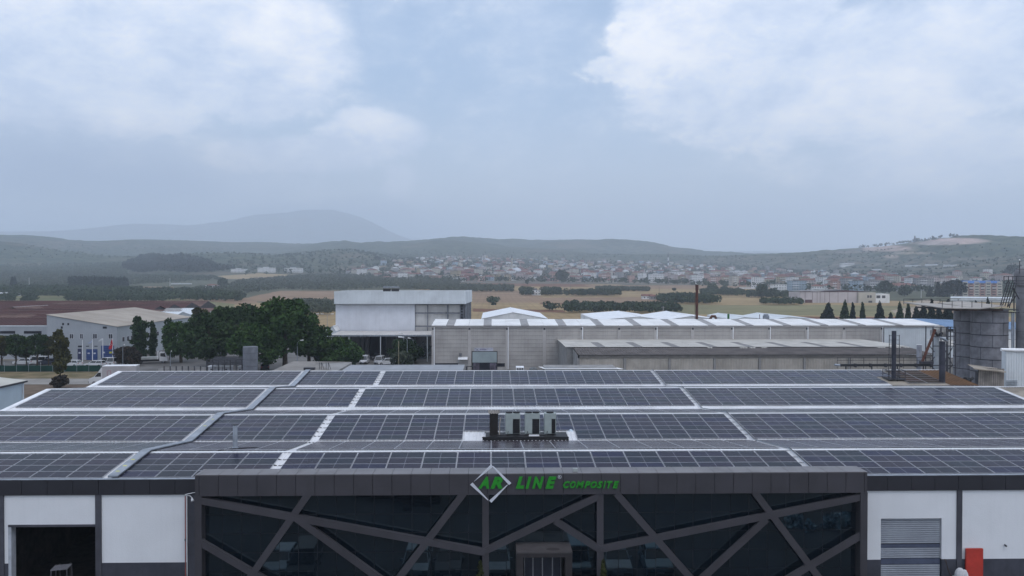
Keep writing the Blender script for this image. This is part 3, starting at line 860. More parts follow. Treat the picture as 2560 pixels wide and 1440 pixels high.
# portal box
PT, PB, FYP, GYP = 7.69, 6.385, 50.30, 50.98
wall_rect('portal_backing', M_BACK, GL + .03, GR - .03, PB + .02, PT - .03, y=FYP + .07, t=1.5)
fascia(GL, GR, X_(1228, FYP) - .24, 1.180, FYP, PB, PT - .06, M_PORTAL)
M_COPE = mat('coping_cladding', (.15, .14, .145), .4, .4, var=.12, scale=.6, fine=.1, rnd=.1)
js = [GL] + [j for j in [X_(1228, FYP) - .24 + k * 1.18 for k in range(-40, 40)] if GL + .15 < j < GR - .15] + [GR]
for a, b_ in zip(js[:-1], js[1:]):
    mb = MB(); mb.box(a + .012, b_ - .012, FYP, 51.86, PT - .055, PT); part('coping_panel', mb, M_COPE, factory)
mb = MB(); mb.box(GL + .03, GR - .03, FYP + .05, GYP + .02, PB - .03, PB); part('soffit', mb, M_PORTAL, factory)
for x0, x1 in ((GL - .02, GL + .40), (GR - .42, GR + .02)):
    mb = MB(); mb.box(x0, x1, FYP + .004, 51.7, 0, PB - .004); part('portal_column', mb, M_PORTAL, factory)
# glazing
M_GLASS = bpy.data.materials.new('dark_glass'); M_GLASS.use_nodes = True
b = NB(M_GLASS.node_tree); p = M_GLASS.node_tree.nodes['Principled BSDF']
n = b.noise(b.node('ShaderNodeNewGeometry').outputs['Position'], .5, 3, .5)
b.put(p.inputs['Base Color'], b.mix(n, (.0025, .006, .010), (.004, .009, .016)))
p.inputs['Roughness'].default_value = 0.03; p.inputs['IOR'].default_value = 1.8; p.inputs['Specular IOR Level'].default_value = .6
p.inputs['Specular Tint'].default_value = (.78, .95, 1.0, 1)
M_MULL = mat('dark_mullion', (.010, .012, .016), .5, .4)
mull = MB()
vx = [j for j in js if GL + .45 < j < GR - .45]; vx = [GL + .41] + vx + [GR - .43]
zs = [PB - .035]
z0 = at(1600, 1281, GYP)[2]
zs += [z0 - 1.19 * k for k in range(0, 5)] + [0.02]
for a, b_ in zip(vx[:-1], vx[1:]):
    for za, zb in zip(zs[:-1], zs[1:]):
        if za - zb < .05: continue
        me = MB(); me.box(a + .02, b_ - .02, GYP, GYP + .02, zb + .02, za - .02)
        tx, tz = random.gauss(0, .006), random.gauss(0, .006)
        me.v = [(x_, y_ + (x_ - a) * tx + (z_ - za) * tz, z_) for x_, y_, z_ in me.v]
        o = part('glass_pane', me, M_GLASS, factory)
for x in vx: mull.box(x - .022, x + .022, GYP + .006, GYP + .09, 0, PB - .03)
for z in zs[1:]: mull.box(vx[0], vx[-1], GYP + .009, GYP + .08, z - .018, z + .018)
part('mullion_grid', mull, M_MULL, factory, 'stuff')
wall_rect('glass_backing', M_BACK, GL + .4, GR - .4, 0, PB, y=GYP + .12, t=.1)
# slanting beams across the glass
def bar(a, b_, w, d0, d1, name='facade_beam'):
    A = at(a[0], a[1], FYP + .02); B_ = at(b_[0], b_[1], FYP + .02)
    if b_[1] >= 1436:                                   # runs on down to the ground
        k = (A.z + .1) / (A.z - B_.z); B_ = A + (B_ - A) * k
    d = (B_ - A).normalized(); nrm = Vector((-d.z, 0, d.x)) * (w / 2)
    mb = MB(); c = [A - nrm, B_ - nrm, B_ + nrm, A + nrm]
    mb.prism([(p_.x, p_.z) for p_ in c], 'y', FYP + d0, FYP + .34 - d0)
    part(name, mb, M_PORTAL, factory)
W = .42
BE = [((500, 1252), (1214, 1382), W), ((770, 1236), (628, 1439), W), ((742, 1298), (937, 1440), W * .98), ((500, 1357), (641, 1440), W),
      ((1159, 1234), (1002, 1440), W), ((1214, 1378), (1496, 1242), W), ((1388, 1303), (1500, 1375), W), ((1541, 1234), (1722, 1440), W),
      ((1503, 1374), (2158, 1243), W), ((1887, 1230), (2045, 1440), W), ((1918, 1299), (1765, 1440), W), ((2158, 1338), (1987, 1440), W)]
for k, (a, b_, w) in enumerate(BE): bar(a, b_, w, .012 + .006 * k, .01)
bar((1214, 1236), (1214, 1440), .41, .10, .01, 'facade_post'); bar((1501, 1236), (1501, 1440), .42, .106, .01, 'facade_post')
# entrance box
ent = thing('entrance_canopy', 'boxy brown-grey entrance porch with a stain on its roof under the slanting beams', 'porch', (3.2, 49.6, 0))
ex0, ex1 = at(1291, 1385, 49.1)[0], at(1431, 1385, 49.1)[0]
M_ENT = mat('brown_grey_cladding', (.078, .070, .072), .5, .3, var=.1, fine=.1)
M_ENTD = mat('brown_dark_cladding', (.034, .030, .032), .5, .3, var=.1)
mb = MB(); mb.box(ex0, ex1, 49.1, 50.95, 3.12, 3.2); part('roof_plate', mb, M_ENT, ent)
mb = MB(); mb.box(ex0, ex1, 49.1, 50.93, 2.86, 3.116); part('lintel', mb, M_ENTD, ent)
for x0, x1 in ((ex0, ex0 + .42), (ex1 - .42, ex1)):
    mb = MB(); mb.box(x0, x1, 49.11, 50.93, 0, 2.857); part('side_post', mb, M_ENTD, ent)
mb = MB(); mb.sphere((ex0 + 2.25, 49.6, 3.202), .42, .26, .004, 20, 4); part('roof_stain', mb, mat('stain', (.045, .04, .042), .8), ent)
M_DOORG = mat('door_glass', (.05, .055, .075), .12, .6, var=.1)
dxs = [at(px, 1400, 50.6)[0] for px in (1311, 1332.5, 1356, 1381, 1403)]
for a, b_ in zip(dxs[:-1], dxs[1:]):
    mb = MB(); mb.box(a + .03, b_ - .03, 50.60, 50.62, .05, 2.85)
    o = part('door_leaf', mb, M_DOORG, ent)
    fr = MB()
    for x in (a + .005, b_ - .03): fr.box(x, x + .025, 50.58, 50.63, .05, 2.85)
    link('door_frame', fr.mesh('door_frame', M_ALU), o)

# ---- sign -----------------------------------------------------------
def ft(px, py, Y=FYP - .05): return at(px, py, Y)
sign = thing('company_sign', 'raised green italic AR LINE COMPOSITE lettering with a white four-bar diamond', 'sign', (ft(1370, 1210)))
M_SIGNW = mat('sign_white', (.62, .64, .70), .5, .4, var=.03)
M_SIGNG = mat('sign_green', (.018, .25, .018), .4, .45, var=.05)
def zq(x, y): return (1140 + x / 4.965, 1150 + y / 4.965)
for tri in ([(225, 265), (428, 62), (440, 58), (456, 84)], [(448, 78), (462, 76), (686, 286), (658, 310)], [(205, 280), (177, 306), (398, 502), (402, 496)], [(414, 503), (440, 528), (642, 310), (636, 306)]):
    P_ = [ft(*zq(*t)) for t in tri]
    mb = MB(); prof = [(p_.x, p_.z) for p_ in P_]
    area = sum(prof[i][0] * prof[(i+1) % 4][1] - prof[(i+1) % 4][0] * prof[i][1] for i in range(4))
    if area < 0: prof = prof[::-1]
    mb.prism(prof, 'y', FYP - .10, FYP - .02); part('diamond_bar', mb, M_SIGNW, sign)
def letter(ch, px0, px1, py0, py1, depth=.045, shear=.32, m_=None, bold=.035):
    a = ft(px0, py1); b_ = ft(px1, py0)
    cu = bpy.data.curves.new('letter', 'FONT'); cu.body = ch; cu.extrude = depth; cu.shear = shear; cu.offset = bold; cu.resolution_u = 3
    cu.materials.append(m_ or M_SIGNG)
    o = bpy.data.objects.new('letter', cu); COL.objects.link(o)
    bpy.context.view_layer.update()
    dg = bpy.context.evaluated_depsgraph_get()
    me = bpy.data.meshes.new_from_object(o.evaluated_get(dg)); bpy.data.objects.remove(o)
    co = np.array([v.co[:] for v in me.vertices]); lo, hi = co.min(0), co.max(0)
    sx = (b_.x - a.x) / (hi[0] - lo[0]); sz = (b_.z - a.z) / (hi[1] - lo[1])
    for v in me.vertices:
        x, y, z = v.co
        v.co = (a.x + (x - lo[0]) * sx, FYP - .065 - z, a.z + (y - lo[1]) * sz)
    if len(me.materials) == 0: me.materials.append(m_ or M_SIGNG)
    me.update(); link('letter', me, sign)
for ch, x0, x1 in (('A', 275, 412), ('R', 428, 580)): letter(ch, *[zq(v, 0)[0] for v in (x0, x1)], zq(0, 208)[1], zq(0, 354)[1], bold=.06)
for ch, x0, x1 in (('L', 740, 850), ('I', 862, 938), ('N', 944, 1092), ('E', 1108, 1246)): letter(ch, *[zq(v, 0)[0] for v in (x0, x1)], zq(0, 206)[1], zq(0, 354)[1], bold=.06)
xs = [(1330, 1412), (1412, 1487), (1487, 1592), (1590, 1668), (1668, 1750), (1748, 1822), (1822, 1862), (1872, 1945), (1942, 2024)]
for ch, (x0, x1) in zip('COMPOSITE', xs): letter(ch, zq(x0, 0)[0], zq(x1, 0)[0], zq(0, 262)[1], zq(0, 349)[1], bold=.045)
c = ft(*zq(1287, 208))
mb = MB()
for k in range(20):
    t0, t1 = 2 * math.pi * k / 20, 2 * math.pi * (k + 1) / 20
    def q(t, r_): return (c.x + math.cos(t) * r_, FYP - .08, c.z + math.sin(t) * r_)
    mb.quad(q(t0, .095), q(t0, .115), q(t1, .115), q(t1, .095)); 
part('registered_ring', mb, M_SIGNW, sign)
letter('R', *[zq(v, 0)[0] for v in (1277, 1298)], zq(0, 196)[1], zq(0, 222)[1], shear=0, m_=M_SIGNW, bold=.0, depth=.01)

# ---- small things on the front -----------------------------------------
M_RED = mat('red_paint', (.48, .045, .030), .5, .4, var=.08)
rp = thing('red_board', 'plain red board standing against the white wall at the far right', 'board', (31.0, 51.4, 0))
mb = MB(); mb.box(30.38, 31.48, 51.36, 51.50, 0.05, 2.44); part('board_face', mb, M_RED, rp)
mb = MB()
for x in (30.5, 31.3): mb.box(x - .04, x + .04, 51.5, 51.55, 0, 2.3)
part('leg', mb, M_DARKSTEEL, rp)
bag = MB(); bag.sphere((29.72, 50.9, .85), .34, .32, .55, 12, 8); bag.sphere((29.95, 50.8, .8), .22, .26, .52, 10, 7); bag.box(29.4, 30.05, 50.6, 51.2, 0, .8)
o = link('bulk_bag', bag.mesh('bulk_bag', mat('white_bag', (.6, .6, .62), .8, .2, bump=1.0, bscale=5))); tag(o, 'white bulk bag top showing at the bottom edge left of the red board', 'bag')
dp = thing('downpipe', 'thin white and red downpipe on the wall edge left of the glazed front', 'pipe', (-19.30, 51.5, 0))
mb = MB(); mb.tube([(-19.30, 51.42, 0), (-19.30, 51.42, 5.1), (-19.30, 51.42, 6.1)], .035, 6); part('pipe', mb, mat('pale_red_pipe', (.30, .10, .09), .5), dp)
mb = MB(); mb.tube([(-19.21, 51.44, 0), (-19.21, 51.44, 6.1), (-19.3, 51.40, 6.2), (-18.62, 51.38, 6.35), (-18.55, 51.35, 7.4)], .028, 6); part('pipe', mb, M_FLASH, dp)
mb = MB(); mb.box(-19.33, -19.27, 51.35, 51.40, 3.3, 3.42); part('pipe_clamp', mb, M_DARKSTEEL, dp)
fl = thing('floodlight', 'small white floodlight on a bent arm at the left corner of the glazed front', 'lamp', (-18.9, 51.3, 6.0))
mb = MB(); mb.tube([(-19.2, 51.5, 6.12), (-18.95, 51.3, 6.14), (-18.75, 51.2, 6.0)], .022, 6); part('arm', mb, M_FLASH, fl)
mb = MB(); mb.tube([(-18.80, 51.2, 6.02), (-18.72, 51.1, 5.86)], .07, 8, radii=[.05, .10]); part('lamp_head', mb, M_FLASH, fl)
bx = MB(); bx.box(5.0, 5.30, 50.6, 50.8, 7.705, 7.90); o = link('junction_box', bx.mesh('junction_box', mat('grey_plastic', (.33, .36, .36), .5))); tag(o, 'small pale grey junction box standing on the fascia right of the sign', 'box')
vent = MB(); vent.tube([(33.03, 51.58, 2.6), (33.03, 51.44, 2.57)], .06, 10); o = link('wall_vent', vent.mesh('wall_vent', M_DARKSTEEL)); tag(o, 'small dark pipe stub in the white wall far right', 'vent')
hs = MB(); hs.tube([(29.05, 51.5, 1.75), (29.1, 51.42, 1.6), (29.22, 51.4, 1.1), (29.45, 51.3, .6), (29.5, 51.2, .05)], .03, 6)
o = link('hose', hs.mesh('hose', mat('brown_hose', (.07, .04, .03), .7))); tag(o, 'dark hose hanging down the plinth right of the roller shutter', 'hose')
def shrub(x, y, h, r, label):
    root = thing('conifer_shrub', label, 'shrub', (x, y, 0), 'clipped conifers by the entrance')
    n = 500; k = RNG.random(n); ang = RNG.random(n) * 6.283; z = k * h; rr = r * (1 - k) ** .6 * (.6 + .5 * RNG.random(n))
    mb = MB()
    for i in range(n):
        c_ = Vector((math.cos(ang[i]) * rr[i], math.sin(ang[i]) * rr[i], z[i] + .1)); a = RNG.normal(0, .05, 3); b2 = RNG.normal(0, .05, 3)
        mb.quad(c_ - Vector(a), c_ - Vector(b2), c_ + Vector(a), c_ + Vector(b2) + Vector((0, 0, .05)))
    part('foliage', mb, mat('conifer_leaf', (.040, .048, .014), .8, .2, var=.3, scale=5), root, 'stuff', local=True)
    mb = MB(); mb.tube([(0, 0, 0), (0, 0, h * .7)], .03, 6); part('stem', mb, M_BACK, root, local=True)
shrub(at(1201, 1420, 49.6)[0], 49.6, 2.35, .30, 'yellow-green pointed conifer by the left facade post')
shrub(at(1508, 1420, 49.6)[0], 49.6, 2.40, .30, 'yellow-green pointed conifer by the right facade post')

# ---- on the roof: air conditioning group, flue ------------------------
pY = 65.1                                             # front of the deck
px0, px1 = at(1214, 1100, pY)[0], at(1420, 1100, pY)[0]
zdeck = 7.02
plat = thing('steel_platform', 'black steel platform carrying the air conditioners on the white roof', 'platform', (px0, pY, zdeck))
mb = MB(); mb.box(px0, px1, pY, pY + 1.9, zdeck - .02, zdeck + .04); part('deck', mb, M_BLACK, plat)
mb = MB(); mb.box(px0 - .25, px1 + .05, pY - .08, pY - .002, zdeck - .40, zdeck + .06); part('edge_beam', mb, M_BLACK, plat)
mb = MB(); mb.box(px0 - .1, px1 + .02, pY + 1.91, pY + 1.99, zdeck - .16, zdeck + .05); part('edge_beam', mb, M_BLACK, plat)
for x in (px0 + .4, (px0 + px1) / 2, px1 - .3):
    for y in (pY + .1, pY + 1.8):
        mb = MB(); mb.box(x - .06, x + .06, y - .06, y + .06, sheet_z_south(3, y), zdeck - .02); part('leg', mb, M_BLACK, plat)
mb = MB(); mb.tube([(px0 - .3, pY - .15, zdeck + .05), (px0 + .4, pY - .15, zdeck - .05), (px0 + 1.4, pY - .12, zdeck - .18), (px0 + 2.2, pY - .12, zdeck - .2)], .03, 6); part('cable', mb, M_RUBBER, plat)
M_ACG = mat('ac_casing', (.33, .38, .375), .5, .4, var=.05, fine=.05)
M_ACD = mat('ac_coil', (.010, .010, .012), .6, .3)
def ac(x0, x1, label, frac):
    w = x1 - x0; y0 = pY + .95; h = 1.70
    r_ = thing('air_conditioner', label, 'air conditioner', (x0, y0, zdeck + .05), 'outdoor air-conditioning units on the platform')
    g = frac                                          # the coil starts at this share of the width
    mb = MB(); mb.box(0, w, .02, .78, .05, h); part('casing', mb, M_ACG, r_, local=True)
    mb = MB(); mb.box(w * g, w - .05, .0, .018, .08, h * .74); cl = part('coil_grille', mb, M_ACD, r_, local=True)
    gr = MB()
    for k in range(1, 7): gr.box(w * g, w - .05, -.006, -.001, h * .74 * k / 7 - .004, h * .74 * k / 7 + .004)
    for k in range(1, 5): gr.box(w * (g + (1 - g - .05 / w) * k / 5) - .004, w * (g + (1 - g - .05 / w) * k / 5) + .004, -.0125, -.0065, .08, h * .74)
    o_ = link('grille_bars', gr.mesh('grille_bars', M_DARKSTEEL), cl, (0, 0, 0)); o_['kind'] = 'stuff'
    mb = MB(); mb.box(.04, w * g - .03, .0, .018, .1, h * .74); part('service_panel', mb, M_ACG, r_, local=True)
    mb = MB(); mb.box(.04, w - .04, .0, .018, h * .76, h - .03); part('top_panel', mb, M_ACG, r_, local=True)
    for k in range(2 if w > 1 else 1):
        n = 2 if w > 1 else 1; cx = w * (k + .5) / n
        mb = MB(); mb.tube([(cx, .4, h), (cx, .4, h + .09)], min(.3, w / n * .46), 20); part('fan_guard', mb, M_ACD, r_, local=True)
    for x in (.06, w - .06):
        mb = MB(); mb.box(x - .05, x + .05, 0.03, .75, -.0, .05); part('foot', mb, M_BLACK, r_, local=True)
def pxX(px): return at(px, 1060, pY + .8)[0]
ac(pxX(1263.5), pxX(1301), 'left one of three grey-green air conditioners, beside the black cabinet', .50)
ac(pxX(1312.5), pxX(1350), 'middle one of three grey-green air conditioners on the platform', .50)
ac(pxX(1361.5), pxX(1390.5), 'narrowest and rightmost of three grey-green air conditioners', .62)
cab = thing('duct_cabinet', 'black cabinet with a corrugated lid left of the air conditioners', 'cabinet', (pxX(1234), pY + 1.2, zdeck))
cx0, cx1 = pxX(1224), pxX(1245)
mb = MB(); mb.box(cx0, cx1, pY + .7, pY + 1.3, zdeck + .04, zdeck + 1.78); part('cabinet_body', mb, mat('brown_black', (.012, .009, .008), .6), cab)
mb = MB(); n = 24; xs = np.linspace(cx0 - .12, cx1 + .14, n)
for a, b_, i in zip(xs[:-1], xs[1:], range(n)):
    za, zb = .05 * math.cos(i * 1.35), .05 * math.cos((i + 1) * 1.35)
    mb.quad((a, pY + .5, zdeck + 1.84 + za), (b_, pY + .5, zdeck + 1.84 + zb), (b_, pY + 1.5, zdeck + 1.98 + zb), (a, pY + 1.5, zdeck + 1.98 + za))
part('corrugated_lid', mb, mat('grey_brown_sheet', (.26, .24, .22), .8), cab)
mb = MB(); mb.tube([(cx1 + .12, pY + .7, zdeck + .05), (cx1 + .12, pY + .7, zdeck + 1.0), (cx1 + .22, pY + .72, zdeck + 1.4), (cx1 + .16, pY + .8, zdeck + 1.45)], .045, 7); part('insulated_pipe', mb, mat('buff_lagging', (.34, .30, .26), .8), cab)
for xa_, xb_ in ((1245, 1265), (1301, 1314), (1350, 1363)):
    mb = MB(); a_, b2_ = pxX(xa_), pxX(xb_)
    for k_ in range(3): mb.tube([(a_ - .1, pY + .55 + .08 * k_, zdeck + .09), (b2_ + .1, pY + .55 + .08 * k_, zdeck + .09), (b2_ + .18, pY + .7 + .08 * k_, zdeck + .35)], .025, 5)
    part('refrigerant_pipe', mb, mat('pipe_lagging', (.05, .05, .055), .8), plat)
pb = MB(); pb.box(at(1322, 1091, pY + .3)[0], at(1348, 1091, pY + .3)[0], pY + .2, pY + .35, zdeck + .05, zdeck + .16)
o = link('trunking', pb.mesh('trunking', M_FLASH)); tag(o, 'short white trunking lying in front of the middle air conditioner', 'trunking')
s_ = MB(); c = at(1427, 1084, 67.6); s_.sphere((c.x, 67.6, c.z - .05), .42, .35, .42, 10, 7); s_.sphere((c.x + .1, 67.3, c.z - .42), .5, .3, .25, 10, 6)
o = link('plastic_sack', s_.mesh('plastic_sack', mat('pale_blue_plastic', (.50, .60, .68), .4, .5, var=.2, bump=.8, bscale=6), True)); tag(o, 'pale blue plastic sack slumped at the right end of the platform', 'sack')
fy = 58.6; c = at(588, 1121, fy); zr = ridgeZ - (fy - ridgeY[4]) * T
flue = thing('flue_pipe', 'thin grey flue pipe with a flared cap alone on the left of the roof', 'flue', (c.x, fy, zr))
zt = at(588, 1063, fy)[2]
mb = MB(); mb.tube([(c.x, fy, zr - .05), (c.x, fy, zt)], .165, 14); part('pipe', mb, M_GALV, flue)
mb = MB(); mb.tube([(c.x, fy, zt), (c.x, fy, zt + .07)], .2, 14, radii=[.17, .21]); part('cap_rim', mb, M_DARKSTEEL, flue)
mb = MB(); mb.tube([(c.x, fy, zr - .02), (c.x, fy, zr + .25)], .25, 14, radii=[.34, .18]); part('boot_flashing', mb, M_GALV, flue)
for x, y_, l in ((-21, 57.2, 0),):
    mb = MB(); mb.tube([(c.x - .9, 57.6, zr + .2), (c.x, 58.3, zr + .2), (c.x + 1.3, 59.6, zr + .02)], .03, 5); part('cable', mb, M_RUBBER, flue)

# ================================================================== GROUND SURFACES NEAR BY
def flat(name, pts, z, m_, kind='structure'):
    mb = MB(); mb.poly([(x, y, z) for x, y in pts]); o = link(name, mb.mesh(name, m_)); tag(o, kind=kind); return o
M_ASPH = mat('asphalt', (.062, .062, .064), .9, .2, var=.2, scale=.15, fine=.25, bump=.2, world_coords=True)
M_YARD = mat('yard_concrete', (.175, .17, .165), .9, .2, var=.2, scale=.12, fine=.2, world_coords=True)
M_ROAD = mat('dusty_road', (.30, .285, .265), .9, .2, var=.12, scale=.2, fine=.1, world_coords=True)
M_VERGE = mat('dry_verge', (.20, .155, .095), .95, .1, var=.35, scale=.3, fine=.3, col2=(.10, .095, .05), world_coords=True, bump=.6, bscale=3)
flat('front_yard', [(-120, -60), (120, -60), (120, 51.55), (-120, 51.55)], .03, M_ASPH)
flat('parking_yard', [(-230, 173.5), (-70, 173.5), (-62, 120), (140, 120), (140, 300), (-96, 300), (-96, 197), (-230, 197)], .03, M_YARD)
flat('road', [(-300, 152.5), (-62, 152.5), (-52, 60), (-49.5, 60), (-49.5, 118), (-60, 161), (-300, 163)], .05, M_ROAD)
flat('road_verge', [(-300, 163.2), (-60.5, 161.2), (-70, 173), (-300, 173)], .04, M_VERGE)
flat('roadside_dirt', [(-300, 100), (-62, 100), (-62, 152.3), (-300, 152.3)], .035, mat('roadside_soil', (.19, .145, .11), .95, .1, var=.25, scale=.2, world_coords=True, fine=.2))

# ================================================================== VEGETATION HELPERS
def leaf_material(name, c1, c2, sc=.5, c3=None):
    m = bpy.data.materials.new(name); m.use_nodes = True
    b = NB(m.node_tree); p = m.node_tree.nodes['Principled BSDF']
    pos = b.node('ShaderNodeNewGeometry').outputs['Position']
    n = b.noise(pos, sc, 4, .65); n2 = b.noise(pos, sc * 7, 2, .6)
    f = b.math('ADD', b.math('MULTIPLY', n, .6), b.math('MULTIPLY', n2, .4))
    c = b.mix(b.sstep(f, .38, .62), c1, c2)
    if c3: c = b.mix(b.math('MULTIPLY', b.sstep(n, .56, .7), .7), c, c3)
    oi = b.node('ShaderNodeObjectInfo').outputs['Random']
    c = b.mix(b.math('MULTIPLY', oi, .25), c, (c2[0] * .7, c2[1] * .7, c2[2] * .8))
    b.put(p.inputs['Base Color'], c); p.inputs['Roughness'].default_value = .85; p.inputs['Specular IOR Level'].default_value = .08
    return m
L_GREEN = leaf_material('leaf_fresh', (.060, .108, .030), (.018, .046, .014))
L_DARK = leaf_material('leaf_dark', (.044, .074, .028), (.013, .030, .012))
L_OLIVE = leaf_material('leaf_olive', (.105, .122, .085), (.045, .060, .042), .10)
L_OLIVED = leaf_material('leaf_orchard_green', (.060, .085, .045), (.024, .038, .024), .09)
L_CYP = leaf_material('leaf_cypress', (.020, .034, .022), (.009, .016, .012), .6)
L_BROWN = leaf_material('leaf_brownish', (.070, .052, .040), (.032, .030, .024), .6)
L_YELG = leaf_material('leaf_yellowish', (.085, .082, .032), (.036, .042, .022), .5)
L_PINE = leaf_material('leaf_far_pine', (.026, .040, .030), (.014, .022, .018), .02)
M_BARK = mat('bark', (.085, .068, .052), .95, .1, var=.25, scale=2)
def quads_mesh(name, C, S, mats, nrm=None, tri=False):
    """cloud of small randomly turned leaf-clump faces, centres C (n,3), half sizes S (n,)"""
    n = len(C)
    a = RNG.normal(size=(n, 3)); a /= np.linalg.norm(a, axis=1)[:, None]
    t = RNG.normal(size=(n, 3)); b_ = np.cross(a, t); b_ /= np.linalg.norm(b_, axis=1)[:, None]
    S = np.broadcast_to(S, (n,))[:, None]
    if tri:
        V = np.stack([C - a * S, C + a * S * .6 + b_ * S, C + a * S * .5 - b_ * S], 1); k = 3
    else:
        V = np.stack([C - a * S, C - b_ * S * .7, C + a * S, C + b_ * S * .7], 1); k = 4
    V = V.reshape(-1, 3)
    me = bpy.data.meshes.new(name)
    me.vertices.add(len(V)); me.vertices.foreach_set('co', V.ravel())
    me.loops.add(len(V)); me.loops.foreach_set('vertex_index', np.arange(len(V), dtype=np.int32))
    me.polygons.add(n); me.polygons.foreach_set('loop_start', (np.arange(n) * k).astype(np.int32))
    me.update(calc_edges=True)
    me.materials.append(mats)
    return me
def lobes_cloud(lobes, n, shell=.55):
    L = np.array(lobes, float); w = (L[:, 3] * L[:, 4] * L[:, 5]) ** (2 / 3); w /= w.sum()
    k = RNG.choice(len(L), n, p=w); d = RNG.normal(size=(n, 3)); d /= np.linalg.norm(d, axis=1)[:, None]
    r = (shell + (1 - shell) * RNG.random(n) ** .6) * (1 + RNG.normal(0, .05, n))
    return L[k, :3] + d * L[k, 3:6] * r[:, None]
def broad_lobes(h, w, rng, base=.18, nl=26, peak=1.0):
    z0 = h * base; cz = (h + z0) / 2; rz = (h - z0) / 2
    lobes = [(0, 0, cz, w * .72, w * .72, rz * .82)]
    for i in range(nl):
        t = rng.random(); a = rng.random() * 6.283
        el = -0.75 + 1.75 * t
        x = math.cos(a) * math.cos(el * 1.3) * w * .74; y = math.sin(a) * math.cos(el * 1.3) * w * .74; z = cz + math.sin(el * 1.3) * rz * .76
        r = w * (.20 + .20 * rng.random())
        lobes.append((x, y, z, r, r, r * .8))
    return lobes
def slim_lobes(h, w, rng, base=.22, nl=14):
    out = []
    for i in range(nl):
        t = (i + .5) / nl; z = h * (base + (1 - base) * t * .97); r = w * (.40 + .42 * math.sin(math.pi * min(1, (t * .9 + .12))) * (.7 + .5 * rng.random()))
        out.append((rng.gauss(0, w * .22), rng.gauss(0, w * .22), z, r, r, h / nl * (1.0 + .5 * rng.random())))
    return out
def cone_lobes(h, w, rng, nl=16, p=.85):
    out = []
    for i in range(nl):
        t = (i + .3) / nl; r = w * (1 - t) ** p * (.92 + .2 * rng.random()) + .12
        out.append((rng.gauss(0, w * .05), rng.gauss(0, w * .05), h * (.03 + .95 * t), r, r, h / nl * 1.1))
    return out
def tree(name, label, px, base_y, top_y, hw_px, kind='broad', leaf=None, Y=None, n=2600, ls=.32, group=None, cat='tree', seed=None, base=.18, two=None):
    rng = random.Random(seed if seed is not None else px * 7 + top_y)
    if Y is None: Y = gz(px, base_y)[1]
    p0 = at(px, 720, Y); zt = at(px, top_y, Y)[2]; w = hw_px * Y / FPX; h = zt * (1.05 if kind == 'broad' else 1.0); w = w * (1.12 if kind == 'broad' else 1.22 if kind == 'cone' else 1.0)
    root = thing(name, label, cat, (p0.x, Y, 0), group)
    lob = {'broad': broad_lobes, 'slim': slim_lobes, 'cone': cone_lobes}[kind](h, w, rng, **({'base': base} if kind != 'cone' else {}))
    C = lobes_cloud(lob, n, .5 if kind != 'cone' else .75)
    C = C[(C[:, 2] > .2) & (C[:, 2] < h * 1.02)]
    me = quads_mesh('crown', C, ls * (.6 + .8 * RNG.random(len(C))), leaf or L_GREEN)
    c = link('crown', me, root, (0, 0, 0))
    tb = MB(); r0 = max(.08, w * .07)
    tb.tube([(0, 0, 0), (rng.gauss(0, .05), 0, h * .3), (rng.gauss(0, .12), rng.gauss(0, .1), h * .62), (0, 0, h * .86)], r0, 8, radii=[r0 * 1.3, r0, r0 * .6, r0 * .2])
    if kind != 'cone':
        for i in range(7):
            a = rng.random() * 6.283; z = h * (.25 + .07 * i); l = w * (.45 + .3 * rng.random())
            tb.tube([(0, 0, z), (math.cos(a) * l * .5, math.sin(a) * l * .5, z + l * .35), (math.cos(a) * l, math.sin(a) * l, z + l * .8)], .1, 5, radii=[r0 * .5, r0 * .35, r0 * .12])
    part('trunk', tb, M_BARK, root, local=True)
    return root

# big trees beyond the roof, left of centre
tree('broadleaf_tree', 'largest bright green tree with a pointed top left of the tall white hall', 712, 926, 752, 70, leaf=L_GREEN, Y=172, n=9000, ls=.36)
tree('broadleaf_tree', 'green tree filling in behind the right flank of the largest tree', 772, 0, 800, 48, leaf=L_GREEN, Y=178, n=4200, ls=.34)
tree('broadleaf_tree', 'dark tall tree behind the concrete ring tower', 620, 0, 762, 52, leaf=L_DARK, Y=188, n=5200, ls=.36)
tree('broadleaf_tree', 'dark spreading tree above the white tanks', 558, 0, 768, 50, leaf=L_DARK, Y=184, n=5200, ls=.36)
tree('broadleaf_tree', 'lower green tree in front between the dark trees', 640, 0, 812, 60, leaf=L_GREEN, Y=168, n=5200, ls=.32, base=.1)
tree('broadleaf_tree', 'broad dark tree whose low branches hang over the concrete yard', 520, 0, 790, 62, leaf=L_DARK, Y=174, n=6000, ls=.34, base=.12)
tree('broadleaf_tree', 'yellowish green tree at the right side of the long blue-gate building', 500, 0, 768, 26, leaf=L_YELG, Y=205, n=2600, ls=.34)
tree('broadleaf_tree', 'mid green tree right of the flatbed truck', 452, 0, 806, 42, leaf=L_GREEN, Y=192, n=4200, ls=.32, base=.08)
tree('broadleaf_tree', 'narrow dark tree against the end of the side wall', 423, 0, 796, 14, 'slim', leaf=L_DARK, Y=198, n=1800, ls=.28)
tree('broadleaf_tree', 'tall dark column-like tree by the corner of the blue-gate building', 347, 0, 791, 21, 'slim', leaf=L_DARK, Y=194, n=3200, ls=.28, base=.12)
tree('broadleaf_tree', 'slim dark tree right of the tall column-like tree', 381, 0, 803, 11, 'slim', leaf=L_DARK, Y=196, n=1600, ls=.26, base=.12)
tree('broadleaf_tree', 'wide rounded tree under the left end of the canopy', 848, 0, 846, 52, leaf=L_GREEN, Y=176, n=5600, ls=.32, base=.05)
tree('broadleaf_tree', 'dark bushy tree between the large tree and the canopy', 800, 0, 828, 36, leaf=L_DARK, Y=184, n=3000, ls=.32, base=.05)
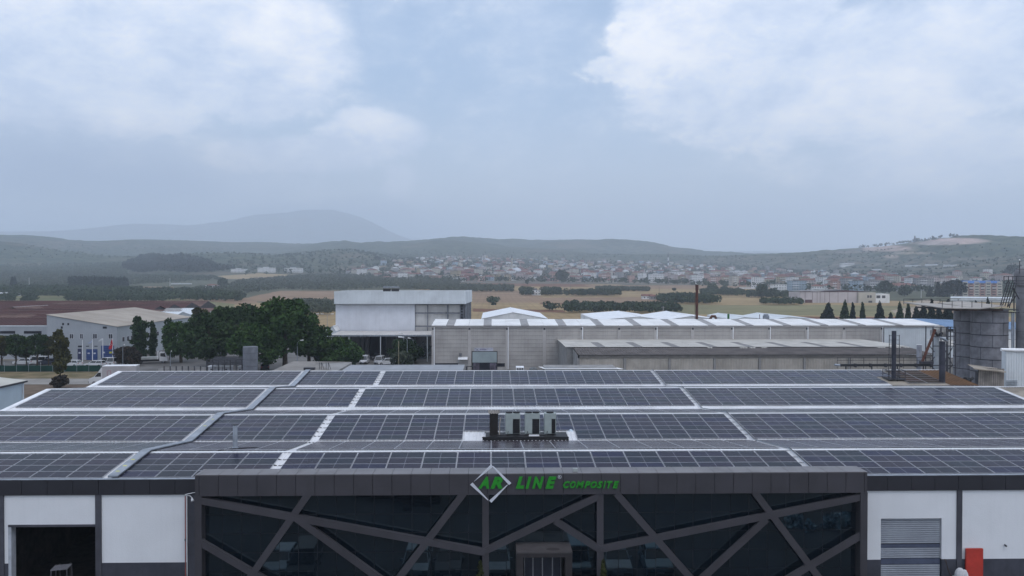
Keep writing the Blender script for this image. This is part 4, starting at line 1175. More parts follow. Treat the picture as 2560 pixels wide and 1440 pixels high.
tree('broadleaf_tree', 'round dark tree under the canopy lamps by the parked cars', 1012, 0, 853, 40, leaf=L_DARK, Y=188, n=4200, ls=.28, base=.10)
tree('broadleaf_tree', 'lighter olive bush in front of the round tree by the lamps', 1003, 0, 880, 27, leaf=L_OLIVE, Y=176, n=2600, ls=.22, base=.05)
tree('roadside_shrub', 'brownish shrub mass beside the flatbed truck', 314, 0, 868, 25, leaf=L_BROWN, Y=186, n=3200, ls=.24, base=.02, cat='shrub')
tree('roadside_shrub', 'low brownish shrub spreading right of the blue gates', 336, 0, 878, 17, leaf=L_BROWN, Y=184, n=2400, ls=.24, base=.02, cat='shrub')
for px, ty, hw, kd, lf, Y, lab in [(3, 842, 22, 'broad', L_YELG, 180, 'leftmost tree of the row behind the green fence'), (38, 838, 24, 'broad', L_DARK, 178, 'dark tree of the fence row beside the leftmost one'),
        (64, 856, 16, 'broad', L_YELG, 182, 'small yellowish tree in the gap of the fence row'), (92, 832, 25, 'broad', L_DARK, 179, 'fullest tree in the middle of the fence row'),
        (120, 843, 16, 'broad', L_YELG, 180, 'yellowish tree at the right end of the fence row'),
        (150, 827, 21, 'slim', L_YELG, 149, 'tall ragged tree standing alone on the near side of the road')]:
    tree('roadside_tree', lab, px, 0, ty, hw, kd, leaf=lf, Y=Y, n=3000 if kd == 'broad' else 4200, ls=.26, base=.32 if kd == 'broad' else .3)
tree('roadside_shrub', 'brown shrub at the foot of the ragged roadside tree', 147, 0, 938, 19, leaf=L_BROWN, Y=147, n=1500, ls=.2, base=.0, cat='shrub')
cy = [(2071, 757, 19), (2112, 750, 13), (2132, 755, 7.5), (2157, 756, 5), (2200, 752, 15), (2227, 783, 5.5), (2250, 754, 12), (2271, 757, 6), (2291, 766, 9), (2309, 759, 12), (2329, 747, 10), (2348, 756, 10), (2371, 748, 13), (2470, 742, 11), (2440, 752, 10)]
cyl = ['widest cypress, at the left end of the row behind the long hall', 'second cypress from the left of the row, tall and dense', 'slim cypress, third from the left', 'thinnest upright cypress of the row', 'broad pyramid-shaped cypress in the middle of the row',
       'smallest young cypress of the row', 'tall dense cypress right of the young one', 'narrow cypress standing just left of the dirt track', 'short cypress at the foot of the dirt track', 'shaggy conifer right of the dirt track', 'tallest dark cypress left of the silos', 'cypress beside the tallest one, toward the silos',
       'cypress partly hidden by the silo railing', 'cypress behind the silo roof, toward the elevator', 'low conifer behind the silo roof']
for (px, ty, hw), lab in zip(cy, cyl):
    tree('cypress_tree', lab, px, 0, ty, hw * (.85 + .35 * ((px * 37) % 10) / 10), 'cone', leaf=(L_CYP, L_DARK)[px % 3 == 0], Y=312 + (px % 17), n=2300, ls=(.36, .48)[px % 2], group='cypresses behind the long hall')

# ================================================================== MIDDLE DISTANCE BUILDINGS
def A_(px, py, Y): p = at(px, py, Y); return p.x, p.z
M_PRE = mat('precast_concrete', (.42, .40, .385), .85, .2, var=.09, scale=.25, streak=.28, fine=.10, rnd=.10)
M_PREC = mat('precast_column', (.45, .43, .42), .85, .2, var=.08, scale=.3, streak=.22, fine=.08)
M_HROOF = mat('pale_metal_roof', (.80, .80, .79), .55, .3, var=.08, scale=.2, streak=.18)
M_SKYL = mat('skylight_sheet', (.30, .29, .285), .5, .4, var=.15, scale=.8)
M_DARKOPEN = mat('dark_opening', (.012, .013, .022), .7, .3)
M_CLAD = mat('white_cladding', (.62, .66, .69), .55, .3, var=.06, scale=.3, streak=.15, rnd=.05)
HY = 175.0
hx0, hx1 = A_(1080, 813, HY)[0], A_(2346, 813, HY)[0]
hz = A_(1080, 813, HY)[1]
hall = thing('precast_hall', 'very long pale concrete hall with a low white roof and grey skylight strips', 'industrial hall', (hx0, HY, 0))
px_pil = [1083, 1173.5, 1268, 1361, 1454, 1548, 1640, 1732, 1830, 1923, 2017, 2110, 2204]
PW = 1.15
ribs_y = [at(1700, y, HY)[2] for y in (819, 859, 899)] + [0.0]
for i in range(len(px_pil) - 1):
    a = A_(px_pil[i], 850, HY)[0] + PW / 2 * .55; b_ = A_(px_pil[i + 1], 850, HY)[0] - PW / 2 * .55
    for k in range(3):
        zt, zb = ribs_y[k], ribs_y[k + 1]; nb = 4 if k < 2 else 3
        if k == 2 and i == 1:
            continue
        mb = MB(); hb = (zt - zb) / nb
        x1_ = b_
        for j in range(nb):
            z1, z0 = zt - j * hb, zt - (j + 1) * hb
            mb.prism([(HY + .16, z0 + .03), (HY + .185, z0 + .012), (HY + .3, z0 + .012), (HY + .3, z1 - .012), (HY + .185, z1 - .012), (HY + .16, z1 - .03)][::-1], 'x', a, x1_)
        part('wall_panel', mb, M_PRE, hall)
mb = MB(); mb.box(hx0 + .05, hx1 - .05, HY + .28, HY + .4, 0, hz - .5); part('wall_backing', mb, M_DARKSTEEL, hall)
for i, p_ in enumerate(px_pil):
    x = A_(p_, 850, HY)[0]; mb = MB(); mb.box(x - PW * .3, x + PW * .3, HY + .02, HY + .30, 0, ribs_y[0]); part('column', mb, M_PREC, hall)
    if i % 2 == 0 or i in (8, 9):
        mb = MB(); mb.tube([(x + .22, HY - .08, .2), (x + .22, HY - .08, ribs_y[0] + .2)], .10, 6); part('downpipe', mb, M_FLASH, hall)
    mb = MB(); mb.box(x - .2, x + .2, HY - .02, HY + .018, ribs_y[0] - .45, ribs_y[0] - .05); part('rain_hopper', mb, M_DARKSTEEL, hall)
mb = MB(); mb.box(hx0 - .1, hx1 + .1, HY - .1, HY + .35, ribs_y[0] + .03, hz - .02); part('eaves_beam', mb, M_PREC, hall)
# white clad end bay
xa = A_(2208, 850, HY)[0] + .3; mb = MB()
n = 26
for k in range(n):
    x0 = xa + (hx1 - xa) * k / n; x1 = xa + (hx1 - xa) * (k + 1) / n
    mb.prism([(x0, HY + .2), (x1, HY + .2), (x1 - .03, HY + .15), (x0 + .03, HY + .15)], 'z', 0, ribs_y[0])
part('clad_end_bay', mb, M_CLAD, hall)
RY = 186.2; rz = A_(1600, 797.5, RY)[1]
def roof_strip(x0, x1, m_, name, dz=0.0):
    mb = MB(); mb.v += [(x0, HY - .3, hz + dz), (x1, HY - .3, hz + dz), (x1, RY, rz + dz), (x0, RY, rz + dz), (x0, HY - .3, hz - .15), (x1, HY - .3, hz - .15)]
    mb.f += [(0, 1, 2, 3), (4, 5, 1, 0)]; mb.m += [0, 0]
    part(name, mb, m_, hall)
sk = [A_(1125.5 + 93.4 * k, 813, HY)[0] for k in range(13)]
e = hx0 - .1
for s_ in sk:
    n = max(1, int(round((s_ - .85 - e) / 3.2)))
    for k in range(n): roof_strip(e + (s_ - .85 - e) * k / n + .02, e + (s_ - .85 - e) * (k + 1) / n - .02, M_HROOF, 'roof_sheet')
    roof_strip(s_ - .84, s_ + .84, M_SKYL, 'skylight_strip', -.03); e = s_ + .85
roof_strip(e, hx1 + .1, M_HROOF, 'roof_sheet')
mb = MB(); mb.quad((hx0 - .1, RY, rz), (hx1 + .1, RY, rz), (hx1 + .1, RY + 11.3, hz), (hx0 - .1, RY + 11.3, hz)); part('roof_slope', mb, M_HROOF, hall)
for x in (hx0, hx1):
    mb = MB(); mb.poly([(x, HY + .3, 0), (x, HY + .3, hz - .02), (x, RY, rz - .02), (x, RY + 11, hz - .02), (x, RY + 11, 0)]); part('end_wall', mb, M_PRE, hall)
# loading door of the hall with its sign
dA, dB = A_(1181, 880, HY)[0], A_(1242, 880, HY)[0]
z1, z2 = A_(1200, 879.5, HY)[1], A_(1200, 906.5, HY)[1]
mb = MB(); mb.box(dA, dB, HY + .05, HY + .12, z2, z1); part('door_shutter', mb, mat('pale_green_shutter', (.29, .345, .36), .5, .3, var=.1, scale=.3), hall)
mb = MB(); mb.box(dA, dB, HY + .16, HY + .2, 0, z2); part('door_opening', mb, M_DARKOPEN, hall)
for x0, x1 in ((dA + .2, dA + 1.5), (dB - 1.5, dB - .1)):
    mb = MB(); mb.box(x0, x1, HY + .1, HY + .155, 0, z2 - .1); part('door_leaf', mb, mat('mauve_door', (.11, .095, .13), .7, var=.3, scale=1.5), hall)
mb = MB(); mb.box(dA - .12, dA - .01, HY, HY + .14, 0, z1 + .1); mb.box(dB + .01, dB + .12, HY, HY + .14, 0, z1 + .1); mb.box(dA - .12, dB + .12, HY, HY + .14, z1 + .01, z1 + .13); part('door_frame', mb, M_DARKSTEEL, hall)
zs2 = ribs_y[2]
for x0, x1 in ((A_(1177, 850, HY)[0], dA - .14), (dB + .14, A_(1264, 850, HY)[0])):
    mb = MB(); mb.box(x0, x1, HY + .16, HY + .28, 0, zs2 - .01); part('wall_panel', mb, M_PRE, hall)
for p0, p1 in ((1085, 1145), (1243, 1262)):
    mb = MB(); mb.box(A_(p0, 900, HY)[0], A_(p1, 900, HY)[0], HY + .10, HY + .14, A_(1100, 917, HY)[1], A_(1100, 908.5, HY)[1]); part('strip_window', mb, M_DARKOPEN, hall)
hs_ = thing('hall_sign', 'pale narrow sign with a dark wing mark and faint purple lettering above the hall door', 'sign', (dA, HY, z1))
mb = MB(); mb.box(A_(1186, 875, HY)[0], A_(1233, 875, HY)[0], HY + .06, HY + .10, A_(1200, 878.5, HY)[1], A_(1200, 869.5, HY)[1]); part('sign_board', mb, mat('pale_sign', (.42, .43, .50), .5), hs_)
M_MARK = mat('sign_navy', (.03, .035, .07), .6); M_PUR = mat('sign_purple', (.13, .10, .22), .6)
def tri_(pts, m_, nm):
    mb = MB(); mb.poly([(A_(px, py, HY)[0], HY + .05, A_(px, py, HY)[1]) for px, py in pts]); part(nm, mb, m_, hs_)
tri_([(1188, 871), (1192, 871.6), (1192, 872.4), (1189.5, 872)], M_MARK, 'wing_mark'); tri_([(1189, 875.5), (1194.5, 872.8), (1194.5, 874), (1192, 875.6)], M_MARK, 'wing_mark'); tri_([(1194, 874.5), (1196.5, 876.8), (1195.5, 877.4), (1193.6, 875.4)], M_MARK, 'wing_mark')
for k, p_ in enumerate((1200.3, 1202.3, 1205.2, 1207.4, 1209.6, 1211.8, 1214.0)):
    tri_([(p_, 874.6), (p_ + .5, 872), (p_ + 1.6, 872), (p_ + 1.6, 874.6)], M_PUR, 'letter')
tri_([(1220, 872.0), (1230, 871.6), (1230, 872.2), (1220, 872.6)], mat('sign_lilac', (.28, .28, .40), .6), 'small_print')
# sun-shade, door awning, wall unit
aw = thing('door_awning', 'small white awning with posts on the wall left of the hall door', 'awning', (A_(1157, 895, HY)[0], HY - 1, 0))
x0, x1 = A_(1145, 895, HY - 1)[0], A_(1169, 895, HY - 1)[0]; za = A_(1157, 893, HY - 1)[1]
mb = MB(); mb.quad((x0, HY - 1.6, za - .45), (x1, HY - 1.6, za - .45), (x1, HY - .1, za), (x0, HY - .1, za)); part('awning_sheet', mb, M_FLASH, aw)
mb = MB(); mb.tube([(x0 + .1, HY - 1.5, 0), (x0 + .1, HY - 1.5, za - .45)], .04, 5); mb.tube([(x1 - .1, HY - 1.5, 0), (x1 - .1, HY - 1.5, za - .45)], .04, 5); part('post', mb, M_GALV, aw)
wu = MB(); wu.box(A_(1148, 886, HY)[0], A_(1154.5, 886, HY)[0], HY - .5, HY - .03, A_(1150, 890, HY)[1], A_(1150, 883, HY)[1]); o = link('wall_unit', wu.mesh('wall_unit', mat('grey_unit', (.12, .12, .13), .6))); tag(o, 'small dark air-conditioning box on the hall wall above the awning', 'air conditioner')

# low white gabled roofs just behind the hall
def gable_y(name, label, pa, pb, ppk, ytop, yeave, Y, depth, roofm, wallm, cat='shed'):
    """building with its ridge running away from us"""
    xa, xb = A_(pa, yeave, Y)[0], A_(pb, yeave, Y)[0]; xp = A_(ppk, ytop, Y)[0]; ze, zp = A_(pa, yeave, Y)[1], A_(ppk, ytop, Y)[1]
    r_ = thing(name, label, cat, ((xa + xb) / 2, Y, 0))
    mb = MB(); mb.poly([(xa, Y, 0), (xb, Y, 0), (xb, Y, ze), (xp, Y, zp), (xa, Y, ze)]); mb.poly([(xa, Y, 0), (xa, Y, ze), (xa, Y + depth, ze), (xa, Y + depth, 0)]); mb.poly([(xb, Y, 0), (xb, Y + depth, 0), (xb, Y + depth, ze), (xb, Y, ze)])
    part('wall', mb, wallm, r_)
    for s0, z0 in ((xa, ze), (xb, ze)):
        mb = MB(); q = [(s0, Y - .2, z0 + .03), (xp, Y - .2, zp + .03), (xp, Y + depth, zp + .03), (s0, Y + depth, z0 + .03)]
        mb.quad(*(q if s0 > xp else q[::-1])); part('roof_slope', mb, roofm, r_)
    mb = MB(); mb.box(xp - .15, xp + .15, Y - .22, Y + depth, zp + .035, zp + .08); part('ridge_cap', mb, M_FLASH, r_)
    return r_
gable_y('white_shed', 'white low gabled roof peeking above the hall left of its middle', 1203, 1370, 1283, 781, 797, 232, 40, M_FLASH, M_HROOF)
gable_y('white_shed', 'white low gabled roof just left of the rusty chimney', 1490, 1660, 1600, 791.5, 800, 228, 40, M_FLASH, M_HROOF)
gable_y('white_shed', 'white sheet roof at the foot of the rusty chimney', 1655, 1812, 1730, 790, 801, 222, 34, M_FLASH, M_HROOF)
gable_y('grey_shed', 'grey shallow roof right of the green stack', 1832, 1928, 1862, 793, 799, 245, 30, M_CLAD, M_HROOF)
gable_y('grey_shed', 'grey shallow roof behind the right half of the hall', 1930, 2060, 1972, 792, 800, 245, 30, M_CLAD, M_HROOF)
st = thing('rusty_chimney', 'tall rusty brown chimney rising behind the long hall', 'chimney', (A_(1742, 795, 215)[0], 215, 0))
cx = A_(1742, 795, 215)[0]; zt = A_(1742, 712, 215)[1]
M_RUSTC = mat('rust_steel', (.12, .05, .033), .8, .2, var=.3, scale=1.0, streak=.4, col2=(.07, .03, .022))
mb = MB(); mb.tube([(cx, 215, 6), (cx, 215, zt - 1.4)], .36, 12); part('stack', mb, M_RUSTC, st)
mb = MB(); mb.tube([(cx, 215, zt - 1.4), (cx, 215, zt)], .42, 12); part('stack_cap', mb, mat('dark_rust', (.075, .03, .022), .85), st)
mb = MB(); mb.tube([(cx - .55, 214.8, 8), (cx - .55, 214.8, zt - 2)], .05, 5); part('side_pipe', mb, M_RUSTC, st)
gs = MB(); x, _ = A_(1821, 790, 215); gs.tube([(x, 215, 6), (x, 215, A_(1821, 785, 215)[1])], .30, 10); o = link('green_stack', gs.mesh('green_stack', mat('green_paint', (.03, .16, .03), .5))); tag(o, 'short green vent stack behind the long hall', 'stack')
hd = MB(); x, z = A_(1782, 793, 214); hd.tube([(x - .8, 214, z - .6), (x - .2, 214, z + .3), (x + .6, 214, z + .25), (x + .9, 214, z - .6)], .35, 8); o = link('vent_hood', hd.mesh('vent_hood', M_RUSTC)); tag(o, 'dark brown bent vent hood left of the green stack', 'vent')
for px, lab in ((1915, 'grey rooftop fan box behind the right half of the hall'), (1899, 'thin brown pipe beside the rooftop fan box')):
    x, z = A_(px, 797, 218); mb = MB()
    if px == 1915: mb.cbox((x, 218, z - 1), 1.4, 1.2, 1.9); mb.cbox((x, 218, z + .9), 1.0, .9, .35)
    else: mb.tube([(x, 218, z - 1), (x, 218, z + 1.2)], .08, 6)
    o = link('rooftop_unit' if px == 1915 else 'vent_pipe', mb.mesh('u', M_GALV if px == 1915 else M_RUSTC)); tag(o, lab, 'rooftop unit' if px == 1915 else 'pipe')

# ---- lower annex in front of the hall ------------------------------------
AY = 145.0
ax0, ax1 = A_(1445, 890, AY)[0], A_(2335, 890, AY)[0]; aze = A_(1500, 887, AY)[1]
annex = thing('low_annex', 'long low shed with dark lean-to roof and ribbed beige walls before the concrete hall', 'shed', (ax0, AY, 0))
M_ASB = mat('weathered_fibre_cement', (.135, .12, .115), .9, .15, var=.25, scale=.35, streak=.3, fine=.2, col2=(.09, .082, .08))
M_BEIGE = mat('beige_ribbed_sheet', (.46, .425, .38), .75, .2, var=.10, scale=.4, streak=.22, rnd=.08)
M_PALER = mat('pale_beige_roof', (.50, .48, .44), .65, .25, var=.10, scale=.3, streak=.15)
LY = AY + 9.5; lz = A_(1600, 868.5, LY)[1]
def wavy(x0, x1, ya, za, yb, zb, pitch=.5, amp=.05):
    mb = MB(); n = int((x1 - x0) / pitch * 4); xs = np.linspace(x0, x1, n + 1)
    for a, b2, i in zip(xs[:-1], xs[1:], range(n)):
        ha, hb = amp * math.cos(i * math.pi / 2), amp * math.cos((i + 1) * math.pi / 2)
        mb.quad((a, ya, za + ha), (b2, ya, za + hb), (b2, yb, zb + hb), (a, yb, zb + ha))
    return mb
nn = 14
for k in range(nn):
    x0 = ax0 + (ax1 - ax0) * k / nn; x1 = ax0 + (ax1 - ax0) * (k + 1) / nn
    part('roof_sheet', wavy(x0 + .01, x1 - .01, AY - .3, aze + .02, LY, lz), M_ASB, annex)
mb = MB(); mb.box(ax0 + .3, ax1, AY + .02, AY + .3, A_(1500, 895, AY)[1], aze - .08); part('eaves_beam', mb, mat('brown_grey_concrete', (.22, .205, .19), .85, streak=.2), annex)
cols = [A_(p_, 900, AY)[0] for p_ in (1446, 1562, 1674, 1787, 1900, 2012, 2124, 2236, 2335)]
zb_ = A_(1500, 895.5, AY)[1]
for a, b2 in zip(cols[:-1], cols[1:]):
    nseg = 3
    for j in range(nseg):
        xa_, xb_ = a + .22 + (b2 - a - .44) * j / nseg, a + .22 + (b2 - a - .44) * (j + 1) / nseg
        mb = MB(); n = 9
        for k in range(n):
            x0 = xa_ + (xb_ - xa_) * k / n; x1 = xa_ + (xb_ - xa_) * (k + 1) / n
            mb.prism([(x0, AY + .24), (x1, AY + .24), (x1 - .08, AY + .17), (x0 + .08, AY + .17)], 'z', 0, zb_ - .01)
        part('wall_sheet', mb, M_BEIGE, annex)
for x in cols:
    mb = MB(); mb.box(x - .2, x + .2, AY + .0, AY + .28, 0, zb_ - .005); part('column', mb, M_CONC, annex)
# taller rear part with its pale roof
bx0 = A_(1417, 868, LY + .2)[0]; BY2 = LY + 11; bz = A_(1600, 855.5, BY2)[1]
mb = MB(); mb.box(bx0, ax1, LY + .2, LY + .5, 0, lz + .05); part('rear_wall', mb, M_CONC, annex)
mb = MB(); mb.poly([(bx0, LY + .2, 0), (bx0, LY + .2, lz + .1), (bx0, BY2, bz), (bx0, BY2 + 10, lz), (bx0, BY2 + 10, 0)]); part('gable_wall', mb, M_CONC, annex)
mb = MB(); mb.poly([(ax0, AY + .2, 0), (ax0, AY + .2, aze - .1), (ax0, LY + .1, lz - .1), (ax0, LY + .1, 0)]); part('side_wall', mb, M_CONC, annex)
e = bx0 - .3
rs_ = [A_(1503 + 93.2 * k, 866, LY)[0] for k in range(10)]
def astrip(x0, x1, m_, nm, dz=0):
    mb = MB(); mb.quad((x0, LY - .4, lz + .12 + dz), (x1, LY - .4, lz + .12 + dz), (x1, BY2, bz + dz), (x0, BY2, bz + dz)); part(nm, mb, m_, annex)
for s_ in [r_ for r_ in rs_ if r_ < ax1 - 2]:
    n = max(1, int(round((s_ - .75 - e) / 2.6)))
    for k in range(n): astrip(e + (s_ - .75 - e) * k / n + .015, e + (s_ - .75 - e) * (k + 1) / n - .015, M_PALER, 'roof_sheet', random.choice((0, .004, .008)))
    astrip(s_ - .74, s_ + .74, mat('annex_skylight', (.20, .19, .185), .6, var=.12), 'skylight_strip', -.02); e = s_ + .75
astrip(e, ax1 + .2, M_PALER, 'roof_sheet')
mb = MB(); mb.quad((bx0 - .3, BY2, bz), (ax1 + .2, BY2, bz), (ax1 + .2, BY2 + 10, lz), (bx0 - .3, BY2 + 10, lz)); part('roof_slope', mb, M_PALER, annex)
for i, (px, w) in enumerate(((1775, 10), (1860, 18), (1882, 14), (1911, 12), (2205, 20), (2240, 26), (2268, 16))):
    x = A_(px, 872, LY - 1)[0]; mb = MB(); ww = w * LY / FPX
    mb.v += [(x - ww / 2, LY - 1.8, lz - .20), (x + ww / 2, LY - 2.2, lz - .26), (x + ww / 2 + .2, LY - .3, lz + .06), (x - ww / 2, LY - .4, lz + .05)]; mb.f.append((0, 1, 2, 3)); mb.m.append(0)
    part('loose_sheet', mb, M_PALER, annex)

# ---- tall white hall with band and canopy ---------------------------------
TY = 205.0
tower = thing('tall_white_hall', 'tall boxy white hall with an overhanging band on top and a lean-to canopy in front', 'industrial hall', (A_(1000, 800, TY)[0], TY, 0))
def tb(p0, p1, y0, y1, Y, Yb, name, m_):
    x0, z1_ = A_(p0, y0, Y); x1, z0_ = A_(p1, y1, Y); mb = MB(); mb.box(x0, x1, Y, Yb, z0_, z1_); return part(name, mb, m_, tower)
def ribbed(p0, p1, y0, y1, Y, n, m_, nm, d=.06):
    x0, z1_ = A_(p0, y0, Y); x1, z0_ = A_(p1, y1, Y); mb = MB()
    for k in range(n):
        a = x0 + (x1 - x0) * k / n; b2 = x0 + (x1 - x0) * (k + 1) / n
        mb.prism([(a, Y + .1), (b2, Y + .1), (b2 - .05, Y + .1 - d), (a + .05, Y + .1 - d)], 'z', z0_, z1_)
    return part(nm, mb, m_, tower)
BX0, zT = A_(835, 728.5, TY - 1); BX1, zB = A_(1163, 760, TY - 1)
nb = 12
for k in range(nb):
    p0 = 835 + (1163 - 835) * k / nb; p1 = 835 + (1163 - 835) * (k + 1) / nb
    ribbed(p0, p1, 728.5, 760, TY - 1, 8, M_CLAD, 'band_sheet')
# band returns (right side turns away from us) and flat roof inside the parapet
FX, FYY = A_(1180, 728, 226)[0], 226
mb = MB(); mb.v += [(BX1, TY - .9, zB), (FX, FYY, zB), (FX, FYY, zT), (BX1, TY - .9, zT), (BX1 - .3, TY - .9, zB), (FX - .3, FYY, zB), (FX - .3, FYY, zT), (BX1 - .3, TY - .9, zT)]
mb.f += [(0, 1, 2, 3), (7, 6, 5, 4), (3, 2, 6, 7), (0, 4, 5, 1)]; mb.m += [0] * 4
part('band_return', mb, M_CLAD, tower)
mb = MB(); mb.quad((BX0 + .0, TY - .85, zT - .8), (BX1 - .3, TY - .85, zT - .8), (FX - .3, FYY, zT - .8), (BX0, FYY, zT - .8)); part('flat_roof', mb, mat('brown_roof_felt', (.14, .10, .085), .9, var=.3, scale=.2), tower)
mb = MB(); mb.box(BX0, FX, FYY, FYY + .3, zB, zT); mb.box(BX0, BX0 + .3, TY - .8, FYY - .01, zB, zT); part('parapet_back', mb, M_CLAD, tower)
# body
for k in range(6):
    p0 = 839 + (1037 - 839) * k / 6; p1 = 839 + (1037 - 839) * (k + 1) / 6
    ribbed(p0, p1, 761, 829, TY + .4, 8, mat('white_wall_sheet', (.66, .68, .73), .6, .3, var=.05, scale=.3, streak=.12, rnd=.05), 'wall_sheet', .04)
bxr, _ = A_(1160, 800, TY + .4)
for y0, y1 in ((762, 781), (784, 814), (817, 829)):
    for p0, p1 in ((1039, 1068), (1070, 1118), (1121, 1150)):
        tb(p0, p1, y0, y1, TY + 1.1, TY + 1.2, 'grey_panel', mat('pale_grey_infill', (.62, .61, .60), .7, var=.08, scale=.4, streak=.2, rnd=.14))
tb(1037, 1160, 761, 829, TY + 1.3, TY + 1.4, 'panel_backing', M_DARKSTEEL)
M_STEELG = mat('grey_steel_frame', (.20, .21, .24), .6, .3, var=.1)
for p_ in (1037.5, 1069, 1119, 1151, 1158.5): tb(p_ - 1.1, p_ + 1.1, 761, 829, TY + .5, TY + .9, 'frame_post', M_STEELG)
for y in (783, 816): tb(1037, 1160, y - 1.3, y + 1.3, TY + .45, TY + .49, 'frame_rail', M_STEELG)
for y in (768, 776, 790, 798, 806): tb(1151, 1158, y - .8, y + .8, TY + .40, TY + .44, 'bracing_rung', M_STEELG)
# side face: dark steel ribs
mb = MB(); nxr = A_(1162, 800, TY + .6)[0]; fxr = A_(1176, 800, 224)[0]
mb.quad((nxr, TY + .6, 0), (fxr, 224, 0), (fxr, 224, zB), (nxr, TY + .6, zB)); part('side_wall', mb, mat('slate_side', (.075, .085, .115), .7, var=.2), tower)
for k in range(7):
    t = k / 6; x = nxr + (fxr - nxr) * t + .1; y = TY + .6 + (224 - TY - .6) * t; mb = MB(); mb.cbox((x, y, 0), .25, .25, zB); part('side_rib', mb, M_GALV if k % 2 else M_STEELG, tower)
mb = MB(); mb.box(A_(839, 800, TY + .6)[0], A_(839, 800, TY + .6)[0] + .15, TY + .6, 224, 0, zB); mb.box(A_(839, 800, TY + .6)[0], fxr, 224, 224.2, 0, zB); part('rear_walls', mb, M_CLAD, tower)
# canopy and shaded front under it
CY = 192.5; cz = A_(900, 837.5, CY)[1]; c0, c1 = A_(826, 837, CY)[0], A_(1079, 837, CY)[0]; cz2 = A_(900, 827.5, TY)[1]
n = 16
for k in range(n):
    x0 = c0 + (c1 - c0) * k / n; x1 = c0 + (c1 - c0) * (k + 1) / n
    part('canopy_sheet', corrugated(x0 + .01, x1 - .01, CY, cz, TY, cz2, .4, .05, .12), mat('pale_canopy_sheet', (.62, .60, .58), .6, var=.08, scale=.3, streak=.15, rnd=.06), tower)
mb = MB(); mb.box(c0, c1, CY - .02, CY + .1, cz - .35, cz - .02); part('canopy_gutter', mb, M_GALV, tower)
for p_ in (872, 951, 1009, 1068):
    x = A_(p_, 870, CY)[0]; mb = MB(); mb.tube([(x, CY + .25, 0), (x, CY + .25, cz - .2)], .11, 8); part('canopy_post', mb, M_CLAD, tower)
zc = A_(900, 829, TY)[1]
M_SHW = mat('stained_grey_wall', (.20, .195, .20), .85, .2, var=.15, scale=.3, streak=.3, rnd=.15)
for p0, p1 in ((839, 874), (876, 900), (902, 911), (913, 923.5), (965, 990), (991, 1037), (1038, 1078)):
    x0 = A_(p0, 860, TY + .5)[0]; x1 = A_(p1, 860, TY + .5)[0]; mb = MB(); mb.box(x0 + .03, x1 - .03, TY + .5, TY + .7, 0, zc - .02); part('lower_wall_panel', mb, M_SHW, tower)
x0, x1 = A_(924, 860, TY + .8)[0], A_(964.5, 860, TY + .8)[0]; mb = MB(); mb.box(x0, x1, TY + .75, TY + .8, 0, zc); part('dark_gateway', mb, M_DARKOPEN, tower)
heap = MB(); hC = lobes_cloud([(A_(1062, 880, 200)[0], 200, 2.6, 2.4, 1.5, 1.6), (A_(1050, 880, 200)[0], 200, 1.2, 3, 1.5, 1.6)], 700, .2)
o = link('scrap_heap', quads_mesh('scrap_heap', hC, .25, mat('scrap_metal', (.16, .19, .20), .5, .5, .3, var=.8, scale=1.5))); tag(o, 'blue-grey heap of bundled scrap under the right end of the canopy', 'heap')
for px, lab in ((967, 'left one of two dark solar water heaters on the tall hall roof'), (988, 'right one of two dark solar water heaters on the tall hall roof')):
    x, z = A_(px, 728, 212); r_ = thing('solar_water_heater', lab, 'water heater', (x, 212, zT - .8), 'water heaters on the tall hall roof')
    w = 1.0; mb = MB(); mb.quad((-w, -.3, .3), (w, -.3, .3), (w, .5, 1.35), (-w, .5, 1.35)); part('collector', mb, M_ACD, r_, local=True)
    mb = MB(); mb.tube([(-w, .6, 1.7), (w, .6, 1.7)], .22, 10); part('tank', mb, M_GALV, r_, local=True)
    mb = MB()
    for xx in (-w + .1, w - .1): mb.beam((xx, .6, 0), (xx, .6, 1.6), .06, .06); mb.beam((xx, -.3, 0), (xx, .6, 1.5), .05, .05)
    part('stand', mb, M_DARKSTEEL, r_, local=True)
lt = gable_y('white_shed', 'low white roof at the left foot of the tall hall', 795, 840, 832, 816, 828, 200, 20, M_HROOF, M_CLAD)

# ---- building with blue gates, its wing and the maroon-roofed works ---------------
GYF = 198.0
gx0, gx1 = A_(117, 800, GYF)[0], A_(293, 800, GYF)[0]; gzl, gzr = A_(117, 787.5, GYF)[1], A_(293, 817, GYF)[1]
gb = thing('blue_gate_building', 'pale blue-grey building with a slanting tan roof, blue gates and small windows', 'building', (gx0, GYF, 0))
M_PBL = mat('pale_blue_wall', (.32, .345, .375), .8, .2, var=.05, scale=.2, streak=.12, fine=.05)
M_PBL2 = mat('pale_side_wall', (.36, .39, .41), .8, .2, var=.05, scale=.2, streak=.12)
M_TROOF = mat('tan_flat_roof', (.38, .335, .285), .8, .2, var=.10, scale=.15, streak=.15)
GB = 246.0
mb = MB(); mb.prism([(gx0, 0), (gx1, 0), (gx1, gzr), (gx0, gzl)], 'y', GYF, GYF + .3); part('front_wall', mb, M_PBL, gb)
mb = MB(); mb.box(gx1 - .3, gx1 - .002, GYF + .301, GB, 0, gzr - .02); part('side_wall', mb, M_PBL2, gb)
mb = MB(); mb.box(gx0, gx0 + .3, GYF + .301, GB, 0, gzl - .02); part('side_wall', mb, M_PBL, gb)
mb = MB(); mb.box(gx0, gx1, GB, GB + .3, 0, gzr); part('rear_wall', mb, M_PBL, gb)
n = 12
